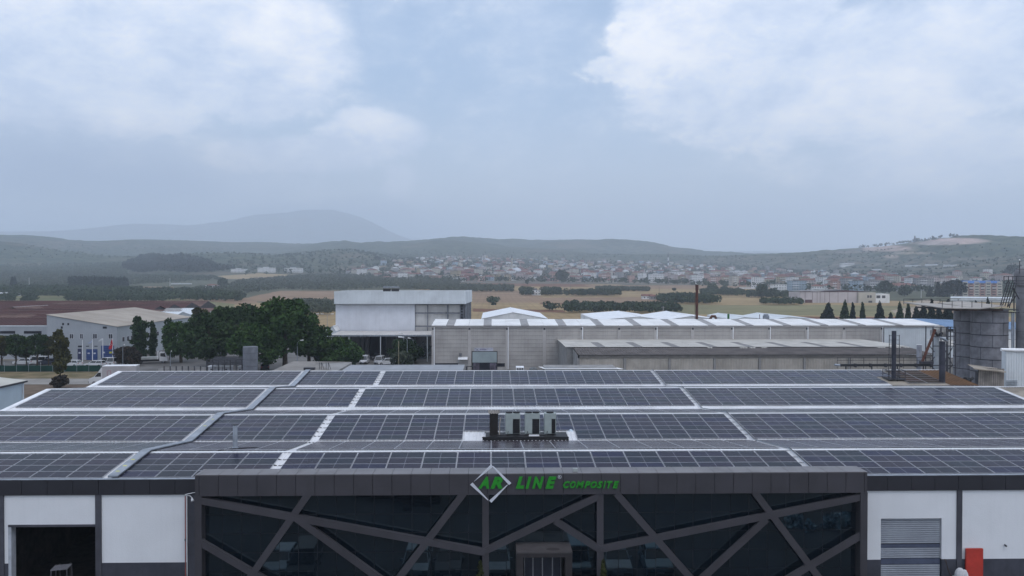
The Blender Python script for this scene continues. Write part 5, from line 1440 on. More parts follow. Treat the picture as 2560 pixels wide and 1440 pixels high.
for k in range(n):
    ya, yb = GYF - .2 + (GB - GYF + .5) * k / n, GYF - .2 + (GB - GYF + .5) * (k + 1) / n
    mb = MB(); mb.v += [(gx0 - .1, ya + .01, gzl + .03), (gx1 + .25, ya + .01, gzr - .02), (gx1 + .25, yb - .01, gzr - .02), (gx0 - .1, yb - .01, gzl + .03), (gx0 - .1, ya + .01, gzl + .12), (gx1 + .25, ya + .01, gzr + .08), (gx1 + .25, yb - .01, gzr + .08), (gx0 - .1, yb - .01, gzl + .12)]
    for q in ((0,3,2,1),(4,5,6,7),(0,1,5,4),(1,2,6,5),(2,3,7,6),(3,0,4,7)): mb.f.append(q); mb.m.append(0)
    part('roof_sheet', mb, M_TROOF, gb)
M_WIN = mat('window_glass', (.06, .065, .08), .15, .6, var=.3); M_WFR = mat('window_frame', (.55, .56, .6), .6)
def window(parent, p0, p1, y0, y1, Y, split=1, glass=None, frame=None):
    x0, z1_ = A_(p0, y0, Y); x1, z0_ = A_(p1, y1, Y)
    fr = MB(); t = .07
    fr.box(x0, x1, Y - .05, Y - .003, z0_, z0_ + t); fr.box(x0, x1, Y - .05, Y - .003, z1_ - t, z1_)
    fr.box(x0, x0 + t, Y - .05, Y - .003, z0_ + t, z1_ - t); fr.box(x1 - t, x1, Y - .05, Y - .003, z0_ + t, z1_ - t)
    for k in range(1, split + 1):
        xm = x0 + (x1 - x0) * k / (split + 1); fr.box(xm - .03, xm + .03, Y - .045, Y - .004, z0_ + t, z1_ - t)
    w = part('window', fr, frame or M_WFR, parent)
    gl = MB(); gl.box(x0 + t, x1 - t, Y - .028, Y - .006, z0_ + t, z1_ - t); link('pane', gl.mesh('pane', glass or M_WIN), w, None if False else -Vector(parent.location) * 0)
    return w
for p0, p1 in ((173.5, 184), (199.5, 208), (232, 243), (271, 282)): window(gb, p0, p1, 834.5, 847, GYF)
for p0, p1, y0, y1 in ((155.5, 160, 807.5, 813), (168.5, 173, 807.5, 813), (152, 157, 816, 821.5), (257, 267, 816.5, 821.5), (195, 205, 864, 868), (215, 223, 864.5, 866.5), (236, 244, 864.5, 866.5)):
    x0, z1_ = A_(p0, y0, GYF); x1, z0_ = A_(p1, y1, GYF); mb = MB(); mb.box(x0, x1, GYF - .03, GYF - .002, z0_, z1_); part('vent_opening', mb, M_DARKOPEN, gb)
M_BLUE = mat('blue_gate', (.025, .058, .19), .5, .4, var=.12, scale=.6); M_BLUED = mat('dark_blue_door', (.03, .035, .09), .5)
M_NOTE = mat('white_notice', (.50, .52, .60), .6); M_YB = mat('yellow_sign', (.48, .47, .04), .6)
def gate(p0, p1, y0, y1, m_, signs, label):
    x0, z1_ = A_(p0, y0, GYF); x1, _ = A_(p1, y1, GYF); mb = MB()
    n = 7
    for k in range(n): mb.box(x0, x1, GYF - .09, GYF - .02, z1_ * k / n + .02, z1_ * (k + 1) / n)
    g = part('gate', mb, m_, gb); g['label'] = label
    for a, b2, c, d, sm_ in signs:
        xa, za = A_(a, c, GYF); xb, zb2 = A_(b2, d, GYF); q = MB(); q.box(xa, xb, GYF - .12, GYF - .095, zb2, za); link('notice', q.mesh('notice', sm_), g)
gate(194.5, 204.5, 872, 898, M_BLUED, [(197, 202, 880, 884, M_NOTE)], 'narrow dark blue door')
gate(216, 230, 873, 899, M_BLUE, [(219.5, 225, 881.5, 885, M_NOTE)], 'left leaf-like blue gate'); gate(230.3, 244, 873, 899, M_BLUE, [(234, 239.5, 881.5, 885, M_NOTE)], 'middle blue gate')
gate(253, 285.5, 864, 900, M_BLUE, [(257.5, 263, 879.5, 883, M_NOTE), (273.5, 280, 879, 883.5, M_YB)], 'largest blue gate with a yellow notice')
for k, yy in enumerate((200.5, 203.0, 205.2, 209.5, 215.0, 221, 227, 232, 238)):
    mb = MB(); mb.box(gx1 + .0, gx1 + .05, yy, yy + 1.3, 5.0 - .9, 5.0 + .4); w = part('window', mb, M_WFR, gb)
    mb = MB(); mb.box(gx1 + .05, gx1 + .07, yy + .1, yy + 1.2, 4.2, 5.3); link('pane', mb.mesh('pane', M_WIN), w)
mb = MB(); mb.box(gx1, gx1 + .06, 206.5, 207.5, 1.7, 2.9); part('vent_opening', mb, M_DARKOPEN, gb)
wing = thing('grey_wing', 'low pale wing with dark strip windows left of the blue-gate building', 'building', (gx0 - 30, 200, 0))
wz = A_(60, 816, 200)[1]
mb = MB(); mb.box(-260, gx0 - .05, 200, 200.3, 0, wz); part('front_wall', mb, M_PBL, wing)
for p0, p1 in ((0, 38), (60, 104), (-95, -50)):
    x0, z1_ = A_(p0, 827.5, 200); x1, z0_ = A_(p1, 834, 200); mb = MB(); mb.box(x0, x1, 199.95, 199.99, z0_, z1_); part('strip_window', mb, M_DARKOPEN, wing)
mb = MB(); mb.box(-260, gx0 - .05, 199.9, 200.4, wz + .003, wz + .2); part('coping', mb, M_CLAD, wing)
works = thing('maroon_roofed_works', 'sprawling works with many low maroon corrugated roofs on the far left', 'factory', (-180, 220, 0))
M_MAR = mat('maroon_roof', (.085, .032, .030), .75, .25, var=.2, scale=.12, streak=.35, fine=.1, col2=(.055, .026, .026), rnd=.35)
M_MARB = mat('brown_patch_roof', (.16, .10, .085), .8, .2, var=.2, scale=.2, streak=.3, rnd=.2)
sp = 17.5
for k in range(8):
    ya = 200.5 + k * sp; ym = ya + sp / 2; yb = ya + sp; zE, zR = 8.0 + .05 * k, 9.6 + .12 * k
    xr = gx0 - .05 if k < 3 else (-96 if k < 5 else -112)
    if k >= 3: xr = -113.2 if k < 5 else -115
    xl = -270; nseg = 9
    for j in range(nseg):
        x0 = xl + (xr - xl) * j / nseg; x1 = xl + (xr - xl) * (j + 1) / nseg
        m_ = M_MARB if (k * 5 + j * 3) % 11 == 4 else M_MAR
        part('roof_sheet', corrugated(x0 + .02, x1 - .02, ya, zE, ym, zR, 1.0, .08, .3), m_, works)
    part('rear_slope', MB_quad([(xl, ym, zR), (xr, ym, zR), (xr, yb, zE), (xl, yb, zE)]) if False else corrugated(xl, xr, ym, zR, yb, zE, 1.2, .08, .3), M_MAR, works)
    mb = MB(); mb.box(xl, xr, ym - .15, ym + .15, zR + .085, zR + .16); part('ridge_cap', mb, mat('faded_ridge', (.24, .17, .15), .8), works)
    mb = MB(); mb.prism([(ya, 0), (yb, 0), (yb, zE), (ym, zR), (ya, zE)], 'x', xr - .3, xr - .02); part('gable_wall', mb, M_DARKSTEEL if k > 2 else M_PBL, works)
for px0_, px1_, yy, nm in ((15, 95, 262, 'left'), (352, 470, 262, 'right')):
    pass
gable_y('brown_shed', 'small dark brown gabled shed rising over the maroon roofs at the far left', -20, 62, 34, 768, 780, 262, 14, M_MARB, M_DARKSTEEL)
gable_y('brown_shed', 'second small brown gabled shed right of the first over the maroon roofs', 45, 96, 78, 766, 777, 285, 14, M_MARB, M_DARKSTEEL)
gs2 = thing('grey_rear_hall', 'grey roofed hall squeezed between the blue-gate building and the dark trees', 'shed', (-104, 250, 0))
for k in range(3):
    ya = 247 + k * 15; zE, zR = 7.9, 9.3
    for j in range(3):
        x0 = -113 + 17 * j / 3; x1 = x0 + 17 / 3
        part('roof_sheet', corrugated(x0 + .02, x1 - .02, ya, zE, ya + 7.5, zR, .8, .06, .25), (M_CLAD, M_MARB, M_SKYL)[(j + k) % 3] if k else M_CLAD, gs2)
    part('rear_slope', corrugated(-113, -96, ya + 7.5, zR, ya + 15, zE, .8, .06, .25), M_MARB, gs2)
    mb = MB(); mb.prism([(ya, 0), (ya + 15, 0), (ya + 15, zE), (ya + 7.5, zR), (ya, zE)], 'x', -96.3, -96); part('gable_wall', mb, M_PBL2, gs2)

# ---- low shed at the left edge, neighbours just behind the factory ---------------
ls_ = thing('left_shed', 'pale shed with a cream roof at the left edge beside the factory', 'shed', (-62, 90, 0))
mb = MB(); mb.box(-59.9, -59.7, 66, 105, 0, 6.62); part('side_wall', mb, mat('pale_blue_sheet', (.42, .50, .56), .6, .3, var=.05, scale=.3, streak=.1), ls_)
mb = MB(); mb.prism([(-76, 0), (-59.72, 0), (-59.72, 6.6), (-76, 8.6)], 'y', 104.7, 105); part('rear_wall', mb, M_CLAD, ls_)
M_CREAM = mat('cream_roof', (.50, .49, .44), .7, .2, var=.08, scale=.2, streak=.12)
for k in range(10):
    ya, yb = 66 + 39.3 * k / 10, 66 + 39.3 * (k + 1) / 10
    mb = MB(); mb.quad((-76, ya + .01, 8.68), (-59.45, ya + .01, 6.68), (-59.45, yb - .01, 6.68), (-76, yb - .01, 8.68)); part('roof_sheet', mb, M_CREAM, ls_)
mb = MB(); mb.box(-59.55, -59.4, 66, 105.3, 6.45, 6.66); part('gutter', mb, M_DARKSTEEL, ls_)
mb = MB(); mb.tube([(-59.62, 104.6, 0), (-59.62, 104.6, 6.5)], .07, 6); part('downpipe', mb, M_CLAD, ls_)
tr = thing('tan_hip_roof_building', 'low building with a dull tan hipped roof just behind the solar roof', 'building', (A_(760, 915, 128)[0], 128, 0))
def poly_px(pts, m_, nm, parent):
    mb = MB(); mb.poly([at(px, py, Y) for px, py, Y in pts]); return part(nm, mb, m_, parent)
M_DTAN = mat('dull_tan_roof', (.25, .235, .22), .85, .15, var=.12, scale=.3, streak=.15)
X0_, X1_ = A_(672, 930, 121)[0], A_(838, 930, 121)[0]
xr0, zr0 = A_(733, 903, 133); xr1, _ = A_(790, 906, 133)
ze = A_(700, 930, 121)[1]
mb = MB(); mb.quad((X0_, 121, ze), (X1_, 121, ze), (xr1, 133, zr0 - .35), (xr0, 133, zr0)); part('roof_slope', mb, M_DTAN, tr)
mb = MB(); mb.poly([(X0_, 121, ze), (xr0, 133, zr0), (X0_ + 1.2, 135.5, ze)]); part('hip_slope', mb, M_DTAN, tr)
mb = MB(); mb.quad((xr0, 133, zr0), (xr1, 133, zr0 - .35), (X1_, 135.5, ze), (X0_ + 1.2, 135.5, ze)); part('roof_slope', mb, M_DTAN, tr)
mb = MB(); mb.box(X0_ + 1.3, X1_, 121.1, 135.3, 0, ze - .05); part('wall', mb, M_CONC, tr)
fr_ = thing('flat_grey_roof_building', 'long flat pale grey roof strip between the solar roof and the parked cars', 'building', (A_(1010, 915, 125)[0], 125, 0))
fx0, fx1 = A_(856, 915, 120)[0], A_(1158, 915, 120)[0]; fz = A_(1000, 912, 127)[1]
for k in range(8):
    a, b2 = fx0 + (fx1 - fx0) * k / 8, fx0 + (fx1 - fx0) * (k + 1) / 8
    mb = MB(); mb.box(a + .01, b2 - .01, 119.5, 127, fz - .12 + .004 * (k % 2), fz + .004 * (k % 2)); part('roof_slab', mb, mat('pale_grey_felt', (.30, .315, .34), .8, var=.08, scale=.3, rnd=.12), fr_)
mb = MB(); mb.box(fx0, fx1, 119.6, 126.9, 0, fz - .13); part('wall', mb, M_CONC, fr_)
for i, px in enumerate((1166, 1173)):
    pass
rk = thing('pipe_bracket', 'dark pipe bracket at the right end of the flat grey roof', 'bracket', (A_(1168, 918, 121)[0], 121, 0))
x, z = A_(1166, 916, 121); mb = MB(); mb.tube([(x, 121, 0), (x, 121, z), (x + 1.1, 121, z)], .12, 6); part('pipe', mb, M_DARKSTEEL, rk)
# pair of guyed steel frames
for i, (px, lab) in enumerate(((802, 'left steel ladder frame on the tan hipped roof'), (819, 'right steel ladder frame on the tan hipped roof'))):
    Yf = 122.5; x, z0_ = A_(px, 924, Yf); _, z1_ = A_(px, 906, Yf); f = thing('ladder_stand', lab, 'ladder stand', (x, Yf, z0_), 'steel frames behind the solar roof')
    h = z1_ - z0_; mb = MB()
    mb.beam((-.22, 0, 0), (-.22, 0, h), .06, .06); mb.beam((.12, 0, 0), (.12, 0, h), .06, .06); mb.beam((.12, 0, h), (.5, 0, 0), .06, .06); part('upright', mb, M_DARKSTEEL, f, local=True)
    mb = MB()
    for k in range(5): mb.beam((-.22, 0, h * (k + .5) / 5), (.12, 0, h * (k + .5) / 5), .03, .03)
    part('rung', mb, M_DARKSTEEL, f, 'stuff', local=True)
db = MB(); x0, z = A_(760, 920.5, 120.5); x1, _ = A_(787, 920.5, 120.5); db.box(x0, x1, 120.2, 120.9, z - .25, z + .1); o = link('dark_duct', db.mesh('dark_duct', M_DARKSTEEL)); tag(o, 'flat dark duct lying at the head of the cable tray', 'duct')
wr = thing('white_perforated_roof', 'low white roof edge with small marks behind the solar roof right of centre', 'roof', (A_(1450, 920, 122)[0], 122, 0))
x0, z0_ = A_(1352, 923, 120); x1, _ = A_(1560, 923, 120); z1_ = A_(1450, 916.5, 127)[1]
mb = MB(); mb.quad((x0 + .6, 120, z0_), (x1, 120, z0_), (x1 - .6, 127, z1_), (x0, 127, z1_)); part('roof_sheet', mb, M_HROOF, wr)
mb = MB(); mb.box(x0 + .7, x1 - .7, 120.1, 126.9, 0, z0_ - .1); part('wall', mb, M_CONC, wr)
for k, px in enumerate((1366, 1376, 1385, 1393, 1402, 1413, 1440)):
    x, z = A_(px, 919.5, 123); mb = MB(); mb.cbox((x, 123, z - .05), .5, .3, .12); part('roof_fixing', mb, M_GALV, wr)
sb = thing('site_cabin', 'small white cabin top with dark windows just behind the solar roof', 'cabin', (A_(1301, 920, 124)[0], 124, 0))
x0, z1_ = A_(1290.5, 918.5, 124); x1, _ = A_(1310, 918.5, 124); mb = MB(); mb.box(x0, x1, 124, 126, 0, z1_); part('cabin_body', mb, M_FLASH, sb)
for k in range(3):
    a = x0 + .08 + (x1 - x0 - .1) * k / 3; mb = MB(); mb.box(a, a + (x1 - x0) / 3 - .1, 123.96, 123.99, z1_ - .36, z1_ - .12); part('window', mb, M_DARKOPEN, sb)
tm = MB(); x, z = A_(1333, 921, 123); tm.sphere((x, 123, z - .3), .65, .6, .55, 12, 6); tm.box(x - .5, x + .5, 122.6, 123.4, 0, z - .3); o = link('covered_machine', tm.mesh('covered_machine', mat('grey_tarp', (.13, .14, .145), .7), True)); tag(o, 'rounded grey tarpaulin-covered machine right of the white cabin', 'machine')

# ---- white tanks under a dark steel rack; concrete ring tower ---------------------
rt = thing('concrete_ring_tower', 'round tower of stacked grey concrete rings beside the white tanks', 'tower', (A_(626, 900, 121)[0], 121, 0))
x = A_(626, 900, 121)[0]; zt = A_(626, 866, 121)[1]; rr = 18 * 121 / FPX
n = 10
for k in range(n):
    mb = MB(); z0_, z1_ = zt * k / n, zt * (k + 1) / n; mb.tube([(x, 121, z0_ + .015), (x, 121, z0_ + .05), (x, 121, z1_ - .05), (x, 121, z1_ - .015)], rr, 28, radii=[rr - .03, rr, rr, rr - .03])
    part('concrete_ring', mb, mat('grey_ring_concrete', (.165, .175, .20), .85, .2, var=.12, scale=.8, streak=.25, rnd=.12), rt)
mb = MB(); mb.tube([(x, 121, .1), (x, 121, zt - .1)], rr - .05, 24); part('tower_core', mb, M_DARKSTEEL, rt)
M_TANK = mat('white_tank', (.52, .52, .54), .6, .3, var=.08, streak=.3)
for k, (p0, p1, lab) in enumerate(((519, 537, 'leftmost white tank with a dark spout'), (537.5, 556, 'second white tank from the left'), (556.5, 575, 'white tank in the middle of the rack'), (594, 606, 'white tank near the concrete ring tower'), (607.5, 618, 'pair-like bright white tank touching the ring tower'))):
    Yk = 124; x0, z1_ = A_(p0, 915, Yk); x1, _ = A_(p1, 915, Yk); t_ = thing('white_tank', lab, 'tank', ((x0 + x1) / 2, Yk, 0), 'white tanks under the steel rack')
    mb = MB(); mb.box(x0 + .05, x1 - .05, Yk, Yk + 1.6, 0, z1_ - .15); part('tank_body', mb, M_TANK, t_)
    mb = MB(); mb.box(x0 + .02, x1 - .02, Yk - .03, Yk + 1.63, z1_ - .14, z1_); part('lid', mb, M_FLASH, t_)
    mb = MB(); mb.tube([((x0 + x1) / 2, Yk - .08, z1_ - .55), ((x0 + x1) / 2, Yk - .01, z1_ - .5)], .12, 8); part('spout', mb, M_DARKSTEEL, t_)
sr = thing('steel_rack', 'dark steel rack frame standing over the white tanks', 'rack', (A_(568, 900, 122.5)[0], 122.5, 0))
x0, zt = A_(517, 899, 122.5); x1, _ = A_(620, 899, 122.5); zm = A_(517, 912, 122.5)[1]
for k in range(8):
    x = x0 + (x1 - x0) * k / 7; mb = MB(); mb.beam((x, 122.5, 0), (x, 122.5, zt), .14, .14); part('post', mb, M_DARKSTEEL, sr)
for z in (zt, zm, (zt + zm) / 2):
    mb = MB(); mb.beam((x0, 122.45, z), (x1, 122.45, z), .10, .12); mb.beam((x0, 125.8, z + .1), (x1, 125.8, z + .1), .10, .12); part('rail', mb, M_DARKSTEEL, sr)
mb = MB(); mb.quad((x0, 122.6, zm + .1), (x1, 122.6, zm + .1), (x1, 125.7, zm + .8), (x0, 125.7, zm + .8)); part('dark_net', mb, mat('dark_net', (.02, .022, .028), .9), sr)
lw = thing('yard_wall', 'low grey block wall running left of the white tanks', 'wall', (A_(450, 920, 130)[0], 130, 0))
a = gz(395, 927); 
x0, z1_ = A_(396, 921, 128); x1, _ = A_(517, 918, 128); 
for k in range(8):
    xa_, xb_ = x0 + (x1 - x0) * k / 8, x0 + (x1 - x0) * (k + 1) / 8; mb = MB(); mb.box(xa_ + .01, xb_ - .01, 128, 128.2, 0, z1_ + .02 * k); part('wall_bay', mb, M_CONC, lw)
    mb = MB(); mb.box(xb_ - .1, xb_ + .05, 127.9, 127.99, 0, z1_ + .35); part('pier', mb, M_DARKSTEEL, lw)

# ================================================================== RIGHT-HAND PLANT: SILOS, ELEVATOR, CHIMNEYS
M_SILO = mat('dull_silo_steel', (.25, .25, .275), .6, .4, .1, var=.16, scale=.8, streak=.35, fine=.12, rnd=.14)
M_BAND = mat('silo_seam', (.035, .035, .045), .7, .3)
def silo(cpx, Y, label, r, zt, seg=5, phase=0.0):
    x = A_(cpx, 800, Y)[0]; s = thing('steel_silo', label, 'silo', (x, Y, 0), 'riveted steel silos')
    nring = 8; h = zt / nring
    for k in range(nring):
        z0, z1 = k * h, (k + 1) * h; off = phase + (k % 2) * math.pi / seg
        for j in range(seg):
            a0 = off + 2 * math.pi * j / seg + .012; a1 = off + 2 * math.pi * (j + 1) / seg - .012; mb = MB(); m_ = 7
            for q in range(m_):
                t0 = a0 + (a1 - a0) * q / m_; t1 = a0 + (a1 - a0) * (q + 1) / m_
                mb.quad((math.cos(t0) * r, math.sin(t0) * r, z0 + .025), (math.cos(t1) * r, math.sin(t1) * r, z0 + .025), (math.cos(t1) * r, math.sin(t1) * r, z1 - .025), (math.cos(t0) * r, math.sin(t0) * r, z1 - .025))
            part('shell_plate', mb, M_SILO, s, local=True, smooth=False)
        mb = MB(); mb.tube([(0, 0, z1 - .05), (0, 0, z1 + .05)], r + .045, 32); part('ring_flange', mb, M_BAND, s, local=True)
    mb = MB(); mb.tube([(0, 0, 0), (0, 0, zt - .02)], r - .04, 32); part('silo_core', mb, M_BAND, s, local=True)
    return s
zs_ = A_(2472, 777, 121)[1]
silo(2473, 123.5, 'nearer right-hand riveted steel silo under the tan platform roof', 2.56, zs_, 5, 1.2)
silo(2431, 127.5, 'farther left-hand riveted steel silo partly behind the other', 2.66, zs_, 5, .35)
sl = thing('silo_roof', 'tan overhanging platform roof with a thin railing on top of the silos', 'platform', (A_(2440, 770, 124)[0], 124, zs_))
zr_ = A_(2400, 769, 119.5)[1]
xA, xB, xC = A_(2356, 768, 119.5)[0], A_(2450, 770, 119.5)[0], A_(2512, 763, 119.5)[0]
M_TANP = mat('tan_platform', (.40, .37, .34), .7, .2, var=.1, scale=.5, streak=.1)
z2_ = A_(2450, 771, 119.5)[1]
for (xa_, za_, xb_, zb_) in ((xA, zr_, xB, z2_), (xB, z2_, xC, z2_ + .42)):
    mb = MB()
    i = 0; mb.v += [(xa_, 119.5, za_ - .12), (xb_, 119.5, zb_ - .12), (xb_, 131, zb_ + .15), (xa_, 131, za_ + .32), (xa_, 119.5, za_), (xb_, 119.5, zb_), (xb_, 131, zb_ + .35), (xa_, 131, za_ + .5)]
    for q in ((0,3,2,1),(4,5,6,7),(0,1,5,4),(1,2,6,5),(2,3,7,6),(3,0,4,7)): mb.f.append(q); mb.m.append(0)
    part('roof_plate', mb, M_TANP, sl)
mb = MB(); mb.box(xA + 1.6, xC - .1, 119.7, 120.0, zs_ + .06, z2_ - .15); part('edge_girder', mb, mat('rusty_girder', (.05, .03, .025), .8, var=.4, scale=2), sl)
for k in range(9):
    x = xA + 1.8 + (xC - xA - 2) * k / 8; mb = MB(); mb.beam((x, 119.9, z2_ - .2), (x, 130.5, z2_ - .2), .12, .2); part('joist', mb, M_DARKSTEEL, sl)
for k in range(7):
    x = xA + (xC - xA) * k / 6.3; mb = MB(); mb.beam((x, 119.55, zr_), (x, 119.55, zr_ + 1.0), .06, .06); part('rail_post', mb, M_DARKSTEEL, sl)
    mb = MB(); mb.beam((x, 130.9, zr_ + .1), (x, 130.9, zr_ + 1.0), .06, .06); part('rail_post', mb, M_DARKSTEEL, sl)
for y in (119.55, 130.9):
    mb = MB(); mb.beam((xA, y, zr_ + 1.0), (xC, y, zr_ + 1.02), .06, .06); part('handrail', mb, M_DARKSTEEL, sl)
mb = MB(); mb.beam((xA, 119.55, zr_ + 1.0), (xA, 130.9, zr_ + 1.0), .06, .06); part('handrail', mb, M_DARKSTEEL, sl)
# bucket elevator and its stair frame
M_ELEV = mat('elevator_concrete', (.22, .22, .235), .8, .2, var=.15, scale=.5, streak=.3)
ex, EY = A_(2562, 700, 122)[0], 122.0
el = thing('bucket_elevator', 'tall grey elevator column with a domed head and thin mast at the right edge', 'elevator', (ex, EY, 0))
ztop = A_(2560, 684, EY)[1]
for k in range(7):
    mb = MB(); mb.tube([(ex, EY, ztop * k / 7 + .02), (ex, EY, ztop * (k + 1) / 7 - .02)], 1.15, 20); part('column_section', mb, M_ELEV, el)
mb = MB(); mb.tube([(ex, EY, 0), (ex, EY, ztop)], 1.08, 16); part('core', mb, M_DARKSTEEL, el)
zc_ = A_(2560, 718, EY)[1]
mb = MB(); mb.tube([(ex, EY, zc_), (ex, EY, zc_ + .4), (ex, EY, ztop + .1)], 1.3, 20, radii=[1.2, 1.45, 1.4]); part('head_casing', mb, M_ELEV, el)
mb = MB(); mb.sphere((ex, EY, ztop + .1), 1.4, 1.4, .9, 18, 8); part('domed_head', mb, M_ELEV, el, smooth=True)
xm, zm_ = A_(2549, 650, EY - 1); mb = MB(); mb.beam((xm, EY - 1, ztop), (xm, EY - 1, zm_), .07, .07); mb.beam((xm - .5, EY - 1, A_(2549, 673, EY - 1)[1]), (xm + 2, EY - 1, A_(2549, 673, EY - 1)[1]), .06, .06); part('mast', mb, M_DARKSTEEL, el)
mb = MB(); mb.sphere((xm, EY - 1, zm_), .12, .12, .12, 8, 6); part('mast_tip', mb, M_FLASH, el)
sfm = thing('stair_tower', 'dark open steel stair and bracing left of the elevator head', 'stair tower', (A_(2530, 730, 120)[0], 120, 0))
def seg(nm, pts, w, par, m_=None, Y=120.0):
    for (a, b2), (c, d) in zip(pts[:-1], pts[1:]):
        mb = MB(); mb.beam(at(a, b2, Y), at(c, d, Y), w, w); part(nm, mb, m_ or M_DARKSTEEL, par)
for pts in ([(2510, 691), (2562, 691)], [(2510, 702), (2562, 702)], [(2510, 691), (2510, 708), (2560, 708)], [(2521, 691), (2521, 706)], [(2532, 691), (2532, 706)], [(2541, 691), (2541, 706)]): seg('gallery_rail', pts, .09, sfm)
for a, b2 in (((2519, 704), (2500, 765)), ((2524, 704), (2506, 765)), ((2530, 706), (2512, 766)), ((2536, 706), (2518, 768)), ((2541, 708), (2523, 770))): seg('stair_stringer', [a, b2], .10, sfm)
for k in range(8):
    t = k / 8; seg('stair_tread', [(2520 - 18 * t, 708 + 55 * t), (2538 - 18 * t, 708 + 55 * t)], .05, sfm)
for pts in ([(2531, 718), (2548, 748)], [(2541, 738), (2520, 766)], [(2535, 720), (2535, 778)]): seg('brace', pts, .13, sfm)
for pts in ([(2480, 779), (2548, 782)], [(2500, 772), (2546, 775)], [(2530, 780), (2530, 870)], [(2534.5, 780), (2534.5, 870)]): seg('support_pipe', pts, .16, sfm, M_GALV if pts[0][0] > 2520 and pts[1][1] > 860 else None)
# blue roofed hall beyond
bh = thing('blue_roofed_hall', 'hall with a pale blue shallow roof behind the silos', 'industrial hall', (A_(2420, 800, 205)[0], 205, 0))
M_BLUR = mat('pale_blue_roof', (.13, .235, .40), .55, .3, var=.07, scale=.15, streak=.12)
bxa, bza = A_(2240, 830, 200)[0], A_(2420, 822, 200)[1]; bxb = A_(2680, 830, 200)[0]; bxr_, bzr = A_(2305, 796.5, 222)
n = 12; 
for k in range(n):
    a, b2 = bxa + (bxb - bxa) * k / n, bxa + (bxb - bxa) * (k + 1) / n
    dz = -.012 * (a - bxr_) if a > bxr_ else 0; dz2 = -.012 * (b2 - bxr_) if b2 > bxr_ else 0
    mb = MB(); mb.quad((a + .02, 200, bza + dz), (b2 - .02, 200, bza + dz2), (b2 - .02, 222, bzr + dz2 * 3), (a + .02, 222, bzr + dz * 3)); part('roof_sheet', mb, M_BLUR, bh)
mb = MB(); mb.box(bxa + .2, bxb, 200.2, 200.5, 0, bza - .8); part('front_wall', mb, M_CLAD, bh)
mb = MB(); mb.box(bxa + .2, bxb, 200.12, 200.19, 3.2, 4.6); part('strip_window', mb, M_DARKOPEN, bh)
mb = MB(); mb.box(bxa + .2, bxb, 222, 222.3, 0, bzr - 1.4); part('rear_wall', mb, M_CLAD, bh)
ah = thing('pale_low_roof', 'pale low roof with brown dust between the silos and the white clad building', 'roof', (A_(2540, 870, 150)[0], 150, 0))
x0 = A_(2420, 870, 150)[0]; mb = MB(); mb.quad((x0, 145, 6.2), (x0 + 30, 145, 6.2), (x0 + 30, 165, 7.2), (x0, 165, 7.2)); part('roof_sheet', mb, M_PALER, ah); mb = MB(); mb.box(x0, x0 + 30, 145.1, 145.4, 0, 6.1); part('wall', mb, M_CLAD, ah)
# white clad building at the right edge
wc = thing('white_clad_building', 'white ribbed building with a rounded eave at the right edge beside the hopper', 'building', (A_(2540, 900, 108)[0], 108, 0))
wx0, wz0 = A_(2516, 879, 108); n = 20
for k in range(n):
    a, b2 = wx0 + .7 * k, wx0 + .7 * (k + 1); mb = MB()
    for j in range(2): mb.prism([(a + .35 * j, 108.1), (a + .35 * (j + 1), 108.1), (a + .35 * (j + 1) - .05, 108.04), (a + .35 * j + .05, 108.04)], 'z', 0, wz0)
    part('wall_sheet', mb, M_CLAD, wc)
mb = MB(); mb.box(wx0 - .02, wx0 + 14, 108.12, 109, 0, wz0 - .02); part('core_wall', mb, M_CLAD, wc)
mb = MB(); mb.tube([(wx0 - .8, 107.9, wz0 + .28), (wx0 + .6, 107.95, wz0 + .22), (wx0 + 14, 107.95, wz0 - .3)], .20, 8); part('eave_roll', mb, M_FLASH, wc)
mb = MB(); mb.quad((wx0 - .1, 107.9, wz0 + .3), (wx0 + 14, 107.9, wz0 - .1), (wx0 + 14, 109.2, wz0 + .1), (wx0 - .1, 109.2, wz0 + .4)); part('roof_sheet', mb, M_HROOF, wc)
for k in range(4):
    z = A_(2520, 951 + 4 * k, 107.8)[1]; mb = MB(); mb.box(A_(2517, 950, 107.9)[0], A_(2544, 950, 107.9)[0], 107.9, 107.98, z - .12, z - .03); part('louvre', mb, M_GALV, wc)
# hopper house
hp = thing('hopper_house', 'small stained hopper house with a sloping lid right of the rusty roof', 'hopper', (A_(2478, 940, 106)[0], 106, 0))
pts_ = [(2441, 963), (2510, 963), (2511, 922), (2447, 919)]
q = [at(px, py, 106) for px, py in pts_]
for k in range(12):
    t0, t1 = k / 12, (k + 1) / 12; mb = MB()
    b0, b1 = q[0].lerp(q[1], t0 + .005), q[0].lerp(q[1], t1 - .005); u0, u1 = q[3].lerp(q[2], t0 + .005), q[3].lerp(q[2], t1 - .005)
    b0.z = b1.z = 0; mb.quad(b0, b1, u1, u0); part('wall_sheet', mb, mat('stained_sheet', (.30, .27, .245), .8, var=.2, scale=.8, streak=.7, rnd=.15), hp)
mb = MB(); mb.quad((q[0].x, 106.1, 0), (q[1].x, 106.1, 0), (q[2].x, 106.1, q[2].z), (q[3].x, 106.1, q[3].z)); mb.box(q[0].x + .3, q[1].x, 106.15, 106.8, 0, q[2].z - .3); part('core_wall', mb, M_DARKSTEEL, hp)
mb = MB(); e0, e1 = at(2434, 920, 105.2), at(2515, 929, 105.2); mb.quad(e0, e1, (e1.x, 107.2, e1.z + .25), (e0.x + .3, 107.2, e0.z + .3)); mb.quad((e0.x, 105.2, e0.z - .15), (e1.x, 105.2, e1.z - .15), e1, e0); part('sloping_lid', mb, M_TAN, hp)
